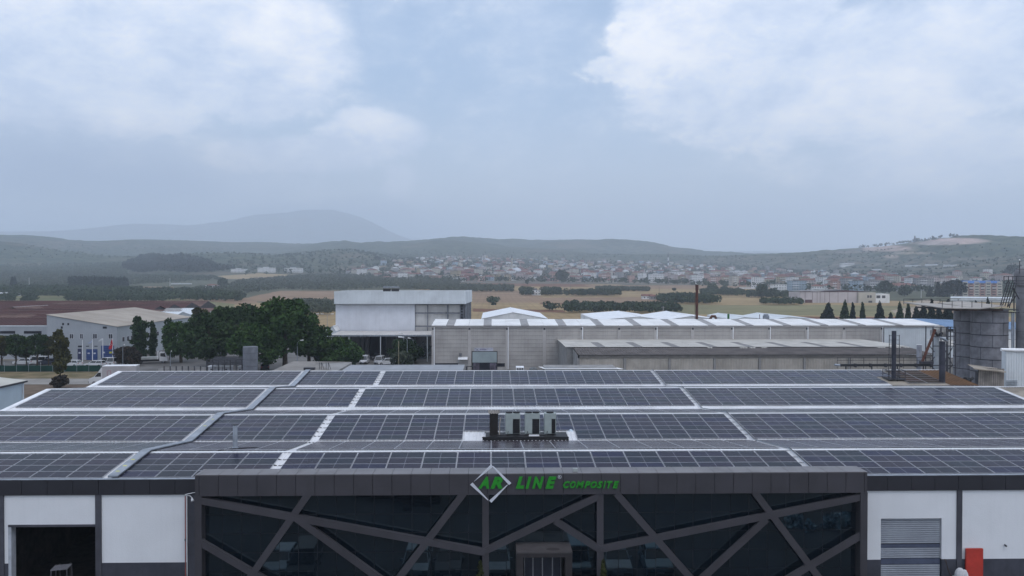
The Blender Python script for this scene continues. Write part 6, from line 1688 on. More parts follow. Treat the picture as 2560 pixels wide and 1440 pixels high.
bl_ = MB(); x, z = A_(2416, 950, 104.5); bl_.tube([(x - .3, 104.3, z), (x + .5, 104.8, z - .1)], .38, 12); bl_.tube([(x + .4, 104.5, z - .1), (x + .9, 104.5, z + .3)], .18, 8); o = link('blower_motor', bl_.mesh('blower_motor', M_BLACK)); tag(o, 'black blower motor at the foot of the rusty roof', 'motor')
# chimneys on the roof
def slanted(px, ytop, ybase, Y, wpx, name, label, m_, cage=False, cap=False):
    x, zt = A_(px, ytop, Y); zb = sheet_z_south(1, Y); r_ = wpx / 2 * Y / FPX
    t_ = thing(name, label, 'chimney', (x, Y, zb))
    n = 6
    for k in range(n):
        mb = MB(); mb.tube([(x, Y, zb + (zt - zb) * k / n + .01), (x, Y, zb + (zt - zb) * (k + 1) / n - .01)], r_, 14); part('flue_section', mb, m_, t_)
    mb = MB(); mb.tube([(x, Y, zb), (x, Y, zt - .02)], r_ - .03, 12); part('liner', mb, M_BLACK, t_)
    if cap:
        mb = MB(); c = Vector((x + .1, Y - .1, zt + .25)); mb.tube([c + Vector((-.03, 0, -.05)), c + Vector((.03, 0, .05))], .5, 16, radii=[.52, .52]); part('slanted_cap', mb, M_GALV, t_)
    if cage:
        for dx in (-1, 1):
            mb = MB(); mb.beam((x + dx * .72, Y - .1, zb + .2), (x + dx * .62, Y - .1, zt - .5), .06, .06); part('ladder_rail', mb, M_DARKSTEEL, t_)
            for k in range(9):
                z = zb + 1.2 + (zt - zb - 1.8) * k / 8; mb = MB(); mb.beam((x + dx * .3, Y - .1, z), (x + dx * .68, Y - .1, z), .045, .045); part('ladder_rung', mb, M_DARKSTEEL, t_)
        for z in (zb + .25, zb + .75, zb + 1.25):
            for (xa_, ya_), (xb_, yb_) in (((-1, -.9), (1, -.9)), ((1, -.9), (1, .8)), ((1, .8), (-1, .8)), ((-1, .8), (-1, -.9))):
                mb = MB(); mb.beam((x + xa_, Y + ya_, z), (x + xb_, Y + yb_, z), .05, .05); part('base_rail', mb, M_DARKSTEEL, t_)
        for xa_, ya_ in ((-1, -.9), (1, -.9), (1, .8), (-1, .8), (0, -.9)):
            mb = MB(); mb.beam((x + xa_, Y + ya_, sheet_z_south(1, Y + ya_)), (x + xa_, Y + ya_, zb + 1.3), .06, .06); part('base_post', mb, M_DARKSTEEL, t_)
        mb = MB(); mb.box(x - 1.1, x + 1.1, Y - 1.0, Y + .9, zb + .12, zb + .17); part('base_plate', mb, M_DARKSTEEL, t_)
    return t_
M_CHIM = mat('dark_flue', (.040, .042, .060), .55, .4, .1, var=.25, scale=1, streak=.3)
slanted(2235, 827, 945, 101.2, 11, 'ladder_flue', 'dark flue pipe in a ladder cage standing on the solar roof', M_CHIM, cage=True)
slanted(2356, 853, 958, 99.9, 14.5, 'thick_flue', 'thicker dark flue pipe with a slanted disc cap on the dusty roof', M_CHIM, cap=True)
sp_ = thing('pale_flue', 'short pale grey pipe behind the solar roof left of the lattice tower', 'chimney', (A_(2298, 900, 120)[0], 120, 0))
x, zt = A_(2298, 862, 120); mb = MB(); mb.tube([(x, 120, 0), (x, 120, zt)], .36, 12); part('pipe', mb, mat('pale_flue_paint', (.30, .31, .35), .5, streak=.2), sp_); mb = MB(); mb.tube([(x, 120, zt), (x, 120, zt + .06)], .38, 12); part('rim', mb, M_FLASH, sp_)
# conveyor with railing
CVY = 118.0
cv = thing('screw_conveyor', 'long dark horizontal conveyor with a thin railing just behind the solar roof', 'conveyor', (A_(2200, 912, CVY)[0], CVY, 0))
cx0, cz_ = A_(2100, 913, CVY); cx1 = A_(2328, 913, CVY)[0]
nsg = 6
for k in range(nsg):
    a, b2 = cx0 + (cx1 - cx0) * k / nsg, cx0 + (cx1 - cx0) * (k + 1) / nsg; mb = MB(); mb.box(a + .01, b2 - .01, CVY - .2, CVY + .2, cz_ - .17, cz_ + .17); part('trough', mb, M_BLACK, cv)
    mb = MB(); mb.box(b2 - .12, b2 + .12, CVY - .26, CVY + .26, cz_ - .3, cz_ + .24); part('joint_box', mb, M_DARKSTEEL, cv)
mb = MB(); mb.tube([(cx0 - .8, CVY, cz_ + .05), (cx0, CVY, cz_)], .16, 8); part('motor', mb, M_GALV, cv)
zr2 = A_(2200, 894, CVY + 1)[1]
for k in range(8):
    x = cx0 + (cx1 + .4 - cx0) * k / 7; mb = MB(); mb.beam((x, CVY + 1, cz_ - .6), (x, CVY + 1, zr2), .06, .06); part('rail_post', mb, M_DARKSTEEL, cv)
for z in (zr2, (zr2 + cz_) / 2 + .1):
    mb = MB(); mb.beam((cx0, CVY + 1, z), (cx1 + .4, CVY + 1, z), .05, .05); part('handrail', mb, M_DARKSTEEL, cv)
for k in range(4):
    x = cx0 + 1 + (cx1 - cx0 - 2) * k / 3; mb = MB(); mb.beam((x, CVY + .3, 0), (x, CVY + .3, cz_ - .18), .14, .14); part('support_leg', mb, M_DARKSTEEL, cv)
x, z = A_(2316, 907, CVY); mb = MB(); mb.box(x - .9, x + .9, CVY - .35, CVY + .35, cz_ + .18, cz_ + .55); part('gearbox', mb, M_DARKSTEEL, cv)
dpp = MB(); dpp.tube([at(2338, 823, CVY), at(2331, 842, CVY), at(2303, 911, CVY)], .19, 10); o = link('diagonal_chute', dpp.mesh('diagonal_chute', M_RUSTC)); tag(o, 'rust-brown chute slanting down from the lattice tower to the conveyor', 'chute')
# lattice tower round a white column
LTY = 120.5
lt_ = thing('lattice_tower', 'dark lattice tower around a white elevator column left of the silos', 'tower', (A_(2355, 870, LTY)[0], LTY, 0))
xL, xM, xR = [A_(p_, 870, LTY)[0] for p_ in (2325, 2345, 2381)]
zT1 = A_(2350, 817, LTY)[1]; zT2 = A_(2350, 840, LTY)[1]; zT3 = A_(2350, 864, LTY)[1]; zT4 = A_(2350, 912, LTY)[1]
for x in (xL, xM, A_(2359, 870, LTY)[0], A_(2368, 870, LTY)[0], xR):
    mb = MB(); mb.beam((x, LTY - .8, 0), (x, LTY - .8, zT1), .13, .13); part('leg', mb, M_DARKSTEEL, lt_)
for x in (xL, xR):
    mb = MB(); mb.beam((x, LTY + 1.2, 0), (x, LTY + 1.2, zT1), .12, .12); part('leg', mb, M_DARKSTEEL, lt_)
for z in (zT1, zT2, zT3, zT4):
    mb = MB(); mb.beam((xL, LTY - .8, z), (xR, LTY - .8, z), .12, .12); part('cross_rail', mb, M_DARKSTEEL, lt_)
for (a, b2), (c, d) in (((2359, 912), (2381, 868)), ((2359, 868), (2381, 912)), ((2325, 866), (2336, 880)), ((2325, 906), (2337, 892)), ((2359, 932), (2381, 914)), ((2325, 914), (2345, 930))):
    mb = MB(); mb.beam(at(a, b2, LTY - .8), at(c, d, LTY - .8), .10, .10); part('brace', mb, M_DARKSTEEL, lt_)
for k in range(7):
    z = zT3 + (zT1 - zT3) * k / 7; mb = MB(); mb.beam((A_(2368, 870, LTY)[0], LTY - .85, z), (xR, LTY - .85, z), .05, .05); part('rung', mb, M_DARKSTEEL, lt_)
x = A_(2341, 870, LTY)[0]; mb = MB(); mb.tube([(x, LTY, 0), (x, LTY, zT2)], .42, 14); part('white_column', mb, mat('pale_column', (.42, .45, .48), .6, var=.1, streak=.3), lt_)
x2_ = A_(2349, 830, LTY)[0]; mb = MB(); mb.box(x - .7, x2_ + .7, LTY - .5, LTY + .5, zT2, zT1 - .5); part('elevator_head', mb, mat('pale_head', (.34, .33, .32), .7, var=.2, scale=1, streak=.3), lt_)
mb = MB(); mb.sphere((x2_, LTY, zT1 - .5), 1.2, .7, .75, 14, 6); part('head_cover', mb, mat('pale_head2', (.45, .44, .42), .7), lt_, smooth=True)
mb = MB(); mb.tube([(x - .6, LTY - .4, zT1 - .6), (x - .1, LTY - .5, zT1 - 1.3), (x + .6, LTY - .5, zT1 - .9)], .22, 8); part('drive_pipe', mb, M_BLACK, lt_)

# ================================================================== VEHICLES
M_CARW = mat('car_white', (.62, .63, .65), .25, .6, var=.02); M_TYRE = mat('tyre', (.012, .012, .013), .85, .2); M_RIM = mat('rim', (.28, .28, .3), .35, .5, .5)
M_CARG = mat('car_glass', (.02, .025, .03), .06, .8); M_LAMPG = mat('headlamp', (.45, .47, .5), .2, .7); M_TAILR = mat('taillamp', (.30, .02, .02), .3, .6); M_BUMP = mat('bumper_dark', (.03, .03, .032), .6)
def wheel(parent, x, y, r=.31, w=.2):
    mb = MB(); mb.tube([(x - w / 2, y, r), (x + w / 2, y, r)], r, 16); t_ = part('wheel', mb, M_TYRE, parent, local=True)
    rm = MB(); s_ = 1 if x > 0 else -1; rm.tube([(x + s_ * (w / 2 + .004), y, r), (x + s_ * (w / 2 + .02), y, r)], r * .6, 12); link('rim', rm.mesh('rim', M_RIM), t_, (0, 0, 0))
def car(loc, rz, paint, label, kind='hatch', group=None):
    root = thing('parked_car', label, 'car', loc, group, rz)
    w = .86; van = kind == 'van'; L = 2.15 if not van else 2.2; H = 1.48 if not van else 1.82
    prof = [(-L, .32), (-L, .72), (-L + .08, .95 if not van else 1.0), (-1.5, .98), (L - 1.05, .98), (L - .12, .80), (L, .62), (L, .32), (L - .45, .22), (-L + .4, .22)]
    mb = MB(); mb.prism([(y, z) for y, z in prof][::-1], 'x', -w, w); part('body', mb, paint, root, local=True)
    # greenhouse
    yb0, yb1 = (-L + .12, L - (1.15 if not van else .75)); yt0, yt1 = (-L + (.45 if not van else .15), L - (1.85 if not van else 1.35))
    b0, b1, t0, t1 = .98, .98, H - .06, H - .06
    def P(x, y, z): return (x, y, z)
    wt = w - .16; wb = w - .03
    mb = MB(); mb.quad(P(-wt, yt0, t0), P(wt, yt0, t0), P(wt, yt1, t0), P(-wt, yt1, t0)); mb.quad(P(-wt, yt0 + .05, H), P(wt, yt0 + .05, H), P(wt, yt1 - .05, H), P(-wt, yt1 - .05, H))
    for a, b2, c, d in (((-wt, yt0), (wt, yt0), (wt, yt0 + .05), (-wt, yt0 + .05)), ((wt, yt1), (-wt, yt1), (-wt, yt1 - .05), (wt, yt1 - .05)), ((wt, yt0), (wt, yt1), (wt, yt1 - .05), (wt, yt0 + .05)), ((-wt, yt1), (-wt, yt0), (-wt, yt0 + .05), (-wt, yt1 - .05))):
        mb.quad((*a, t0), (*b2, t0), (*c, H), (*d, H))
    for sx in (-1, 1):                                   # pillars
        for (ya, yb_) in ((yb0, yt0), (yb1, yt1), ((yb0 + yb1) / 2, (yt0 + yt1) / 2)): mb.beam((sx * (wb - .01), ya, .97), (sx * (wt - .0), yb_, t0), .07, .07)
    part('roof', mb, paint, root, local=True)
    def glass(nm, pts):
        g = MB(); g.poly(pts); part(nm, g, M_CARG, root, local=True)
    glass('windscreen', [(-wb + .04, yb1, .98), (wb - .04, yb1, .98), (wt - .04, yt1, t0), (-wt + .04, yt1, t0)])
    glass('rear_window', [(wb - .04, yb0, .98), (-wb + .04, yb0, .98), (-wt + .04, yt0, t0), (wt - .04, yt0, t0)])
    for sx in (-1, 1):
        p_ = [(sx * wb, yb0, .98), (sx * wb, yb1, .98), (sx * wt, yt1, t0), (sx * wt, yt0, t0)]; glass('side_window', p_ if sx < 0 else p_[::-1])
        h_ = MB(); h_.box(sx * (w - .38), sx * (w - .04), L - .06, L + .01, .62, .78); part('headlight', h_, M_LAMPG, root, local=True)
        h_ = MB(); h_.box(sx * (w - .28), sx * (w - .02), -L - .01, -L + .05, .70, .92); part('taillight', h_, M_TAILR, root, local=True)
        m2 = MB(); m2.box(sx * (w + .02), sx * (w + .18), yb1 - .35, yb1 - .22, .95, 1.1); part('wing_mirror', m2, paint, root, local=True)
        for y in (-1.3, 1.35): wheel(root, sx * (w - .08), y)
    bp = MB(); bp.box(-w + .05, w - .05, L + .0, L + .04, .3, .5); part('bumper', bp, M_BUMP, root, local=True)
    pl = MB(); pl.box(-.25, .25, L + .045, L + .055, .38, .5); part('number_plate', pl, M_NOTE, root, local=True)
    return root
PI = math.pi
p_ = gz(909.5, 910); car((p_.x, p_.y + 1, .03), PI, M_CARW, 'white boxy van-like car facing us left of the other parked cars', 'van', 'cars parked by the tall hall')
p_ = gz(948, 911); car((p_.x, p_.y + 1, .03), PI - .1, mat('car_silver', (.42, .43, .45), .3, .6), 'silver van-like car facing us in the middle of the parked group', 'van', 'cars parked by the tall hall')
p_ = gz(966, 912); car((p_.x, p_.y, .03), PI / 2 + .35, M_CARW, 'white car seen from its side, tucked against the olive bush', 'hatch', 'cars parked by the tall hall')
p_ = gz(938, 903); car((p_.x, p_.y + 3, .03), PI, mat('car_black', (.02, .02, .022), .3, .6), 'black car half hidden behind the silver one', 'hatch', 'cars parked by the tall hall')
for px, py, pt, lab, rz in ((60, 912, M_CARW, 'white car behind the green fence, leftmost', 1.5), (94, 911, M_CARW, 'white van behind the green fence under the fullest tree', 1.6), (122, 912, mat('car_darkblue', (.03, .035, .06), .3, .6), 'dark car behind the fence at the end of the tree row', 1.5),
        (178, 917, M_CARW, 'white car roof showing just over the green fence left of the flagpoles', 1.45), (238, 918, M_CARW, 'white car roof over the fence between the flagpoles', 1.5), (270, 914, M_CARW, 'white van at the right end of the green fence', 1.3)):
    p_ = gz(px, py); car((p_.x, max(p_.y, 177), .03), rz, pt, lab, 'van' if 'van' in lab else 'hatch', 'cars behind the green fence')
p_ = gz(352, 930); car((A_(352, 920, 150)[0], 150, .03), 1.9, mat('car_olive', (.10, .11, .09), .3, .6), 'dull green car at the tail of the box truck', 'hatch')
p_ = gz(665, 925); car((A_(662, 925, 176)[0], 176, .03), .3, M_CARW if False else mat('car_black', (.02, .02, .022)), 'black car in the shade right of the concrete ring tower', 'hatch')
# parked in front of the glazed facade: seen mirrored in the dark glass
M_CARB = mat('car_blue', (.16, .27, .36), .3, .6, var=.02); M_CARS = mat('car_pale_blue', (.34, .42, .50), .3, .6)
for px, pt, lab, dy, kd in ((1040, M_CARS, 'pale car parked before the glass, mirrored left of the left facade post', 0, 'hatch'), (1122, mat('car_darkgrey', (.06, .065, .08), .3, .6), 'dark grey car parked before the glass beside the pale one', .2, 'hatch'), (1242, M_CARS, 'pale car mirrored just right of the left facade post', .3, 'hatch'),
        (1443, M_CARB, 'blue-grey car mirrored right of the entrance porch', -.5, 'van'), (1542, M_CARS, 'pale hatchback mirrored right of the right facade post', .2, 'hatch'), (1643, M_CARB, 'dark blue-grey car mirrored farthest right', -.2, 'hatch'),
        (690, M_CARS, 'pale car mirrored in the left part of the glass', -.6, 'hatch'), (760, mat('car_black', (.02, .02, .022)), 'black car mirrored beside the leftmost pale one', 0, 'van')):
    vx = at(px, 1400, 54.4).x; car((vx, 47.0 + dy * .4, .03), 0 + (px - 1240) * .0001, pt, lab, kd, 'cars parked in front of the glass facade')
# stacks in the yard, mirrored high in the glass
for k, (vx, vy, lx, ly, h, lab) in enumerate(((-9.5, 27.5, 5.5, 2.6, 2.6, 'dark timber crate stack mirrored left of the sign'), (-6.0, 30.5, 3.2, 2.4, 2.2, 'smaller dark crate stack mirrored beside the larger one'), (-21, 25, 6, 3, 2.5, 'dark crate stack mirrored at the left end of the glass'))):
    s_ = thing('crate_stack', lab, 'crates', (vx, vy, .03)); nz = int(h / .36)
    for j in range(nz):
        mb = MB(); mb.box(-lx / 2, lx / 2, -ly / 2, ly / 2, j * .36 + .03, j * .36 + .30); part('crate_layer', mb, mat('dark_timber', (.055, .035, .025), .9, var=.3, scale=2, rnd=.3), s_, local=True)
hp_ = lobes_cloud([(24.3, 38.3, .4, 1.3, .9, .6), (28.2, 38, .5, 2.2, 1.2, .7), (30.6, 39.5, .5, 1.3, .8, .6)], 900, .2)
o = link('plastic_heap', quads_mesh('plastic_heap', hp_, .22, mat('blue_plastic_scrap', (.28, .42, .50), .4, .5, var=.9, scale=1.2))); tag(o, 'heap of pale blue plastic scrap mirrored in the right part of the glass', 'heap')
# forklift in the open door
fk = thing('forklift', 'dark forklift with a slatted overhead guard in the open doorway', 'forklift', (-26.4, 50.3, .03), None, .25)
mb = MB(); mb.box(-.5, .5, -.9, .7, .25, .95); mb.box(-.48, .48, -1.0, -.2, .951, 1.15); part('chassis', mb, mat('forklift_orange', (.30, .09, .02), .5), fk, local=True)
for x in (-.46, .46):
    for y in (-.7, .55): mb = MB(); mb.beam((x, y, .95), (x * .92, y * .85, 2.08), .07, .07); part('guard_post', mb, M_DARKSTEEL, fk, local=True)
    for y in (-.65, .5): wheel(fk, x, y, .26, .16)
mb = MB()
for k in range(7): mb.beam((-.44, -.62 + k * .18, 2.1 - k * .012), (.44, -.62 + k * .18, 2.1 - k * .012), .04, .05)
for x in (-.44, 0, .44): mb.beam((x, -.64, 2.1), (x, .50, 2.03), .05, .05)
part('overhead_guard', mb, mat('guard_grey', (.16, .16, .18), .5), fk, local=True)
for x in (-.3, .3): mb = MB(); mb.beam((x, .82, .1), (x, .82, 2.0), .08, .1); part('mast_rail', mb, M_BLACK, fk, local=True)
for x in (-.25, .25): mb = MB(); mb.box(x - .05, x + .05, .85, 1.9, .08, .13); part('fork', mb, M_BLACK, fk, local=True)
mb = MB(); mb.sphere((.35, -.95, 1.05), .07, .05, .07, 8, 6); part('work_lamp', mb, M_LAMPG, fk, local=True)
# box truck on the road, nose to the left and towards us
def P3(mb, prof, x0, x1): mb.prism(prof, 'x', x0, x1); return mb
bt = thing('box_truck', 'white box truck with faint red lettering, nose to the left behind the roof corner', 'truck', (A_(286, 940, 152.5)[0], 152.5, .05), None, PI / 2 + .10)
M_BOX = mat('truck_box', (.40, .385, .40), .6, .3, var=.08, scale=.6, streak=.2)
mb = MB(); mb.box(-1.12, 1.12, -4.1, 1.75, .95, 3.42); part('cargo_box', mb, M_BOX, bt, local=True)
mb = MB(); mb.box(-1.16, 1.16, -4.15, 1.8, 3.425, 3.52); part('box_roof', mb, M_FLASH, bt, local=True)
mb = MB(); P3(mb, [(1.80, .5), (1.80, 2.45), (2.45, 2.40), (3.25, 1.55), (4.0, 1.25), (4.15, .9), (4.15, .45)][::-1], -1.02, 1.02); part('cab', mb, M_CARW, bt, local=True)
mb = MB(); P3(mb, [(1.78, 2.46), (1.78, 3.35), (2.0, 3.15), (2.5, 2.46)][::-1], -.95, .95); part('wind_deflector', mb, M_CARW, bt, local=True)
mb = MB(); mb.quad((-.95, 3.27, 1.57), (.95, 3.27, 1.57), (.9, 2.50, 2.38), (-.9, 2.50, 2.38)); part('windscreen', mb, M_CARG, bt, local=True)
for sx in (-1, 1):
    mb = MB(); pts = [(sx * 1.03, 2.0, 1.55), (sx * 1.03, 3.1, 1.55), (sx * 1.03, 2.5, 2.28), (sx * 1.03, 2.0, 2.3)]; mb.poly(pts if sx < 0 else pts[::-1]); part('side_window', mb, M_CARG, bt, local=True)
    for y in (-2.6, 3.2): wheel(bt, sx * .9, y, .36, .24)
    mb = MB(); mb.box(sx * .6, sx * .98, 4.12, 4.17, .95, 1.15); part('headlight', mb, M_LAMPG, bt, local=True)
mb = MB(); mb.box(-1.0, 1.0, 4.16, 4.24, .42, .72); part('bumper', mb, M_BUMP, bt, local=True)
mb = MB(); mb.box(-.5, .5, -4.1, 4.0, .5, .94); part('chassis', mb, M_BLACK, bt, local=True)
mb = MB()
for (a, b2, c, d) in ((.2, .32, 1.6, 2.7), (.32, .8, 2.58, 2.7), (.32, .8, 1.6, 1.72), (.8, .92, 1.72, 2.58)): mb.box(-1.135, -1.125, a, b2, c, d); mb.box(1.125, 1.135, a, b2, c, d)
part('red_lettering', mb, mat('faded_red', (.36, .20, .22), .6), bt, local=True)
# flatbed truck
ft_ = thing('flatbed_truck', 'white flatbed truck with a low empty bed, cab facing right by the brown shrub', 'truck', (gz(376, 909).x, gz(376, 909).y + .5, .03), None, -PI / 2 + .35)
mb = MB(); mb.box(-1.1, 1.1, -3.4, 1.35, .98, 1.5); part('flat_bed', mb, mat('bed_grey', (.40, .42, .42), .6, streak=.2), ft_, local=True)
mb = MB(); mb.box(-1.1, 1.1, 1.36, 1.5, .98, 2.75); part('headboard', mb, M_FLASH, ft_, local=True)
mb = MB(); P3(mb, [(1.75, .55), (1.75, 2.5), (3.05, 2.5), (3.4, 1.55), (3.48, .55)][::-1], -1.05, 1.05); part('cab', mb, M_CARW, ft_, local=True)
mb = MB(); mb.quad((-.93, 3.405, 1.58), (.93, 3.405, 1.58), (.9, 3.09, 2.42), (-.9, 3.09, 2.42)); part('windscreen', mb, M_CARG, ft_, local=True)
for sx in (-1, 1):
    mb = MB(); pts = [(sx * 1.056, 1.95, 1.6), (sx * 1.056, 3.1, 1.45), (sx * 1.056, 2.9, 2.35), (sx * 1.056, 1.95, 2.35)]; mb.poly(pts if sx < 0 else pts[::-1]); part('side_window', mb, M_CARG, ft_, local=True)
    for y in (-2.2, 2.6): wheel(ft_, sx * .9, y, .4, .26)
mb = MB(); mb.box(-.45, .45, -3.3, 3.3, .5, .96); part('chassis', mb, M_BLACK, ft_, local=True)
mb = MB(); mb.box(-.2, .2, 2.0, 2.3, 2.51, 2.62); part('roof_beacon', mb, M_NOTE, ft_, local=True)

# ================================================================== FENCE, FLAGS, LAMPS
gf = thing('green_fence', 'long dark green mesh fence in front of the parked cars on the left', 'fence', (-110, 173.2, 0))
M_GF = mat('green_screen', (.012, .045, .036), .9, .1, var=.15, scale=.5)
x = -240.0; 
while x < A_(268, 920, 173.2)[0]:
    mb = MB(); mb.box(x + .04, x + 2.46, 173.18, 173.24, .1, 1.36 + .03 * math.sin(x)); part('screen_panel', mb, M_GF, gf)
    mb = MB(); mb.beam((x, 173.2, 0), (x, 173.2, 2.1), .06, .06); part('post', mb, M_GALV, gf)
    x += 2.5
def pole(px, ytop, Y): p = A_(px, ytop, Y); return p[0], p[1]
M_FLGW = mat('flag_white', (.55, .57, .60), .8, var=.05); M_FLGR = mat('flag_red', (.40, .018, .03), .8, var=.05); M_FLGB = mat('flag_pale_blue', (.33, .38, .52), .8, var=.1, scale=1.5)
for px, yt, kind, lab in ((206, 850, None, 'bare white flagpole, leftmost of four'), (231, 848, 'blue', 'flagpole with a limp pale blue flag'), (257, 846, 'white', 'flagpole with a white flag blown upward'), (281.5, 846, 'red', 'flagpole with a red flag bearing a white crescent and star')):
    Y = 190.0; x, z = pole(px, yt, Y); f = thing('flagpole', lab, 'flagpole', (x, Y, 0), 'flagpoles before the blue gates')
    mb = MB(); mb.tube([(0, 0, 0), (0, 0, z)], .07, 8, radii=[.09, .05]); part('pole', mb, M_FLASH, f, local=True)
    if kind:
        m_ = {'blue': M_FLGB, 'white': M_FLGW, 'red': M_FLGR}[kind]
        if kind == 'red': W_ = [(-.05, -.1), (-.05, -2.9), (-1.75, -6.0), (-.2, -6.1), (-.05, -5.0)]; poly = [(-.06, -.2), (-.5, -1.4), (-1.0, -3.2), (-1.75, -5.2), (-1.55, -5.9), (-.5, -5.9), (-.1, -5.0), (.1, -3.0)]
        elif kind == 'white': poly = [(-.06, .2), (-.9, -.3), (-1.6, -.9), (-2.2, -1.7), (-1.9, -2.2), (-1.2, -1.6), (-.7, -1.9), (-.25, -1.5), (-.4, -1.0), (-.06, -.9)]
        else: poly = [(-.06, -.3), (-.7, -1.6), (-1.9, -2.0), (-2.2, -2.7), (-1.5, -2.75), (-.6, -2.4), (-.06, -1.5)]
        mb = MB(); k = .33 if kind == 'red' else .28
        top = [(p_[0] * k * 1.6, -.12 + .10 * math.sin(p_[0] * 3), z + p_[1] * k * (1.3 if kind == 'red' else 1.3)) for p_ in poly]
        mb.poly(top); mb.poly([(a, b2 + .03, c) for a, b2, c in top][::-1]); fl_ = part('flag', mb, m_, f, local=True)
        if kind == 'red':
            e = MB(); cx_, cz_2 = -.42, z - 1.35
            for q in range(14):
                t0, t1 = .7 + 5.0 * q / 14, .7 + 5.0 * (q + 1) / 14
                e.quad((cx_ + .25 * math.cos(t0), -.25, cz_2 + .25 * math.sin(t0)), (cx_ + .25 * math.cos(t1), -.25, cz_2 + .25 * math.sin(t1)), (cx_ + .05 + .19 * math.cos(t1), -.25, cz_2 + .19 * math.sin(t1)), (cx_ + .05 + .19 * math.cos(t0), -.25, cz_2 + .19 * math.sin(t0)))
            e.poly([(cx_ + .28 + .11 * math.cos(1.2566 * q * 2 + .3), -.25, cz_2 + .11 * math.sin(1.2566 * q * 2 + .3)) for q in range(5)])
            link('crescent_and_star', e.mesh('crescent_and_star', M_FLGW), fl_, (0, 0, 0))
def lamp(px, ytop, Y, arms, label, zbase=0.0, group=None, reach=1.1):
    x, z = A_(px, ytop, Y); f = thing('street_lamp', label, 'street lamp', (x, Y, zbase), group); h = z - zbase
    mb = MB(); mb.tube([(0, 0, 0), (0, 0, h - .6)], .07, 8, radii=[.09, .06]); part('pole', mb, M_GALV, f, local=True)
    for dx, dy in arms:
        mb = MB(); mb.tube([(0, 0, h - .6), (dx * .25 * reach, dy * .25, h - .15), (dx * .65 * reach, dy * .6, h)], .04, 6); part('arm', mb, M_GALV, f, local=True)
        mb = MB(); mb.tube([(dx * .6 * reach, dy * .6, h - .0), (dx * 1.15 * reach, dy * 1.1, h + .06)], .10, 8, radii=[.09, .14]); part('lamp_head', mb, M_FLASH, f, local=True)
lamp(743, 851, 170, [(1, 0)], 'single curved street lamp in front of the largest tree')
lamp(552, 855, 172, [(1, -.2)], 'street lamp half hidden in the dark trees above the white tanks')
lamp(1018, 843, 183, [(-1.6, 0), (-1.1, -.4)], 'double-headed street lamp over the round tree by the canopy')
lamp(1033, 846, 188, [(-1, .3)], 'thin street lamp right behind the double-headed one')
lamp(1009, 832, 186, [(-1, 0)], 'thin lamp against the canopy edge')
lamp(307, 862, 184, [(.3, 0)], 'slim lamp pole beside the brown shrub')
lamp(426, 878, 183, [(.2, 0)], 'short lamp with a white box right of the flatbed truck')
o = MB(); x, z = A_(996.5, 852, 172); o.tube([(x, 172, 0), (x, 172, z)], .09, 8); o_ = link('wooden_pole', o.mesh('wooden_pole', mat('pale_wood', (.24, .22, .15), .9))); tag(o_, 'plain pale wooden pole in front of the olive bush', 'pole')
for px, lab in ((781, 'first twin-head field lamp from the left, between the tree and the tall hall'), (818, 'second twin-head field lamp, nearer the tall hall')):
    lamp(px, 785, 330, [(-1.5, 0), (1.5, 0)], lab, 0, 'twin field lamps', 1.5)

# ================================================================== FAR VEGETATION (nobody could count it: one object per wood or orchard)
def scatter(poly, spacing, jitter=.35, rmin=300, rmax=3400, prob=1.0):
    poly = [tuple(map(float, p)) for p in poly]
    pxs = np.array([p[0] for p in poly]); a0, a1 = pxaz(pxs.min() - 5), pxaz(pxs.max() + 5)
    ymax = max(p[1] for p in poly); 
    xs = np.arange(math.sin(a0) * rmax - spacing if a0 < 0 else math.sin(a0) * rmin, math.sin(a1) * rmax + spacing if a1 > 0 else math.sin(a1) * rmin, spacing)
    ys = np.arange(rmin * .7, rmax, spacing)
    X, Y = np.meshgrid(xs, ys); X = X.ravel(); Y = Y.ravel()
    az = np.arctan2(X, Y); r = np.hypot(X, Y); k = (az > a0) & (az < a1) & (r > rmin) & (r < rmax); X, Y = X[k], Y[k]
    X = X + RNG.uniform(-1, 1, X.shape) * spacing * jitter; Y = Y + RNG.uniform(-1, 1, Y.shape) * spacing * jitter
    Z = terr(X, Y); px, py = prj_np(X, Y, Z)
    k = inpoly(px, py, poly) & (RNG.random(len(X)) < prob)
    # gaps as in real groves
    k &= vnoise(X, Y, 45, 1.3, 2) > .22
    return np.stack([X[k], Y[k], Z[k]], 1)
def grove(name, polys, h, w, spacing, ntri, leaf, ts, jitter=.35, prob=1.0, rmin=300, rmax=3400, cone=False, label=None):
    P = np.concatenate([scatter(p, spacing, jitter, rmin, rmax, prob) for p in polys])
    n = len(P)
    if n == 0: print('EMPTY', name); return
    d = RNG.normal(size=(n, ntri, 3)); d /= np.linalg.norm(d, axis=2)[..., None]
    rr = (.55 + .45 * RNG.random((n, ntri, 1)) ** .5)
    sc = (.75 + .5 * RNG.random((n, 1, 1)))
    if cone:
        t = RNG.random((n, ntri)); a = RNG.random((n, ntri)) * 6.283; q = w / 2 * (1 - t) ** .7 * (.7 + .3 * RNG.random((n, ntri)))
        C = np.stack([np.cos(a) * q, np.sin(a) * q, t * h], -1) * sc
    else:
        C = d * rr * np.array([w / 2, w / 2, h * .36]) * sc; C[..., 2] += h * .60 * sc[..., 0]
        C[..., 2] = np.maximum(C[..., 2], .3)
    C = (C + P[:, None, :]).reshape(-1, 3)
    S = ts * (.7 + .7 * RNG.random(len(C)))
    o = link(name, quads_mesh(name, C, S, leaf, tri=True)); tag(o, kind='stuff')
    if label: o['label'] = label
    print(name, n)
L_SCRUB = leaf_material('leaf_scrub', (.055, .068, .042), (.035, .046, .032), .02)
grove('olive_grove', [[(1412, 769), (1690, 771), (1700, 784), (1415, 784)]], 4.6, 5.2, 5.6, 70, L_OLIVED, .62, .22, label='long dark olive grove in the straw field beyond the hall roof')
